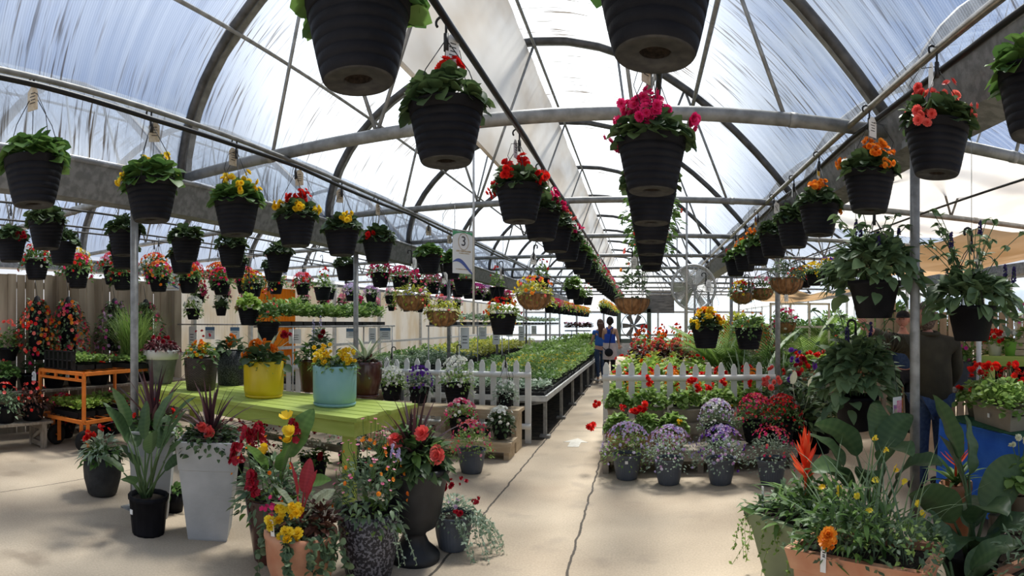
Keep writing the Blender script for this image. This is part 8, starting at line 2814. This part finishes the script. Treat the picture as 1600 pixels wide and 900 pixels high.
skin_body('jeans', [(0, 0, 0.90, 0.17, 0.13), (-0.105, 0, 0.84, 0.115), (-0.11, 0, 0.48, 0.08), (-0.11, -0.02, 0.08, 0.062), (0.105, 0, 0.84, 0.115), (0.12, 0.02, 0.48, 0.08), (0.13, 0.0, 0.08, 0.062)], [(0, 1), (1, 2), (2, 3), (0, 4), (4, 5), (5, 6)], M['jeans'], t)
for s in (-1, 1):
    mb = MB(); blob(mb, (s * 0.125, 0.07, 0.05), (0.055, 0.15, 0.055), 16, 10); mb.build('shoe', M['leggings'], t)
hand(t, wr, (-0.5, -0.45, 0.6), (0.3, -0.8, 0.3), SKIN2, 1.05, 0.8, 1)

# ---- person in a dark cap behind the post
xq = 6.6 * math.tan((1411 - PX0) / FPX)
t = thing('person', 'person with a dark cap half hidden behind the first right post', 'person', (xq, 6.6, 0), 0)
skin_body('body', [(0, 0, 0.92, 0.14, 0.09), (0, 0, 1.15, 0.12, 0.085), (0, 0, 1.30, 0.12, 0.08), (0, 0, 1.42, 0.05), (0, 0, 1.48, 0.055), (-0.19, 0, 1.32, 0.045), (-0.24, 0, 1.08, 0.045), (-0.20, -0.1, 0.88, 0.034), (0.19, 0, 1.32, 0.045), (0.24, 0, 1.08, 0.045), (0.20, -0.1, 0.88, 0.034),
                   (-0.10, 0, 0.85, 0.09), (-0.10, 0, 0.48, 0.06), (-0.10, 0, 0.08, 0.045), (0.10, 0, 0.85, 0.09), (0.10, 0, 0.48, 0.06), (0.10, 0, 0.08, 0.045)], [(0, 1), (1, 2), (2, 3), (3, 4), (2, 5), (5, 6), (6, 7), (2, 8), (8, 9), (9, 10), (0, 11), (11, 12), (12, 13), (0, 14), (14, 15), (15, 16)], SKIN2, t)
head_mesh(SKIN2, t, (0, 0, 1.565), -PI / 2 - 0.7, 1.0)
mb = MB(); blob(mb, (0, 0, 1.605), (0.092, 0.092, 0.085), 24, 14, 0, lambda n: 1.0 if n.z > -0.05 else 0.9)
fd_ = Vector((math.cos(-PI / 2 - 0.7), math.sin(-PI / 2 - 0.7), 0)); c = Vector((0, 0, 1.60)) + fd_ * 0.10
blob(mb, c, (0.07, 0.07, 0.012), 20, 8); mb.build('dark_cap', M['leggings'], t)
skin_body('shirt', [(0, 0, 0.86, 0.17, 0.13), (0, 0, 1.15, 0.165, 0.13), (0, 0, 1.33, 0.19, 0.13), (0, 0, 1.40, 0.12, 0.1), (-0.21, 0, 1.33, 0.08), (-0.25, 0, 1.10, 0.065), (0.21, 0, 1.33, 0.08), (0.25, 0, 1.10, 0.065)], [(0, 1), (1, 2), (2, 3), (2, 4), (4, 5), (2, 6), (6, 7)], M['jeans'], t)
skin_body('trousers', [(0, 0, 0.90, 0.16, 0.12), (-0.10, 0, 0.84, 0.10), (-0.10, 0, 0.48, 0.07), (-0.10, 0, 0.06, 0.055), (0.10, 0, 0.84, 0.10), (0.10, 0, 0.48, 0.07), (0.10, 0, 0.06, 0.055)], [(0, 1), (1, 2), (2, 3), (0, 4), (4, 5), (5, 6)], M['leggings'], t)

# ------------------------------------------------------------------ say where by things one can find
WORDS = [('leftmost', 'outermost'), ('the left gutter', 'the table side gutter'), ('left gutter', 'table side gutter'), ('the right gutter', 'the shiny pipe gutter'), ('the first right post', 'the near salvia post'), ('first right post', 'near salvia post'), ('second right post', 'post by the picket fence'),
         ('right hand fence', 'end fence'), ('right hand display table', 'low display table'), ('right hand group', 'coco group'), ('right picket fence', 'aisle picket fence'), ('right of the aisle', 'past the aisle'), ('at the far left edge', 'at the fence'), ('at the far left of the floor pots', 'at the fence end of the floor pots'),
         ('at the top right corner', 'at the picture edge by the gutter'), ('front right', 'by the salvia post'), ('far right plants', 'far plants'), ('the bottom right corner', 'the near banana side'), ('high along the left wall', 'high along the wall')]
for o in SC.objects:
    if o.parent is None and 'label' in o:
        s = o['label']
        for a, b in WORDS:
            s = s.replace(a, b)
        o['label'] = s
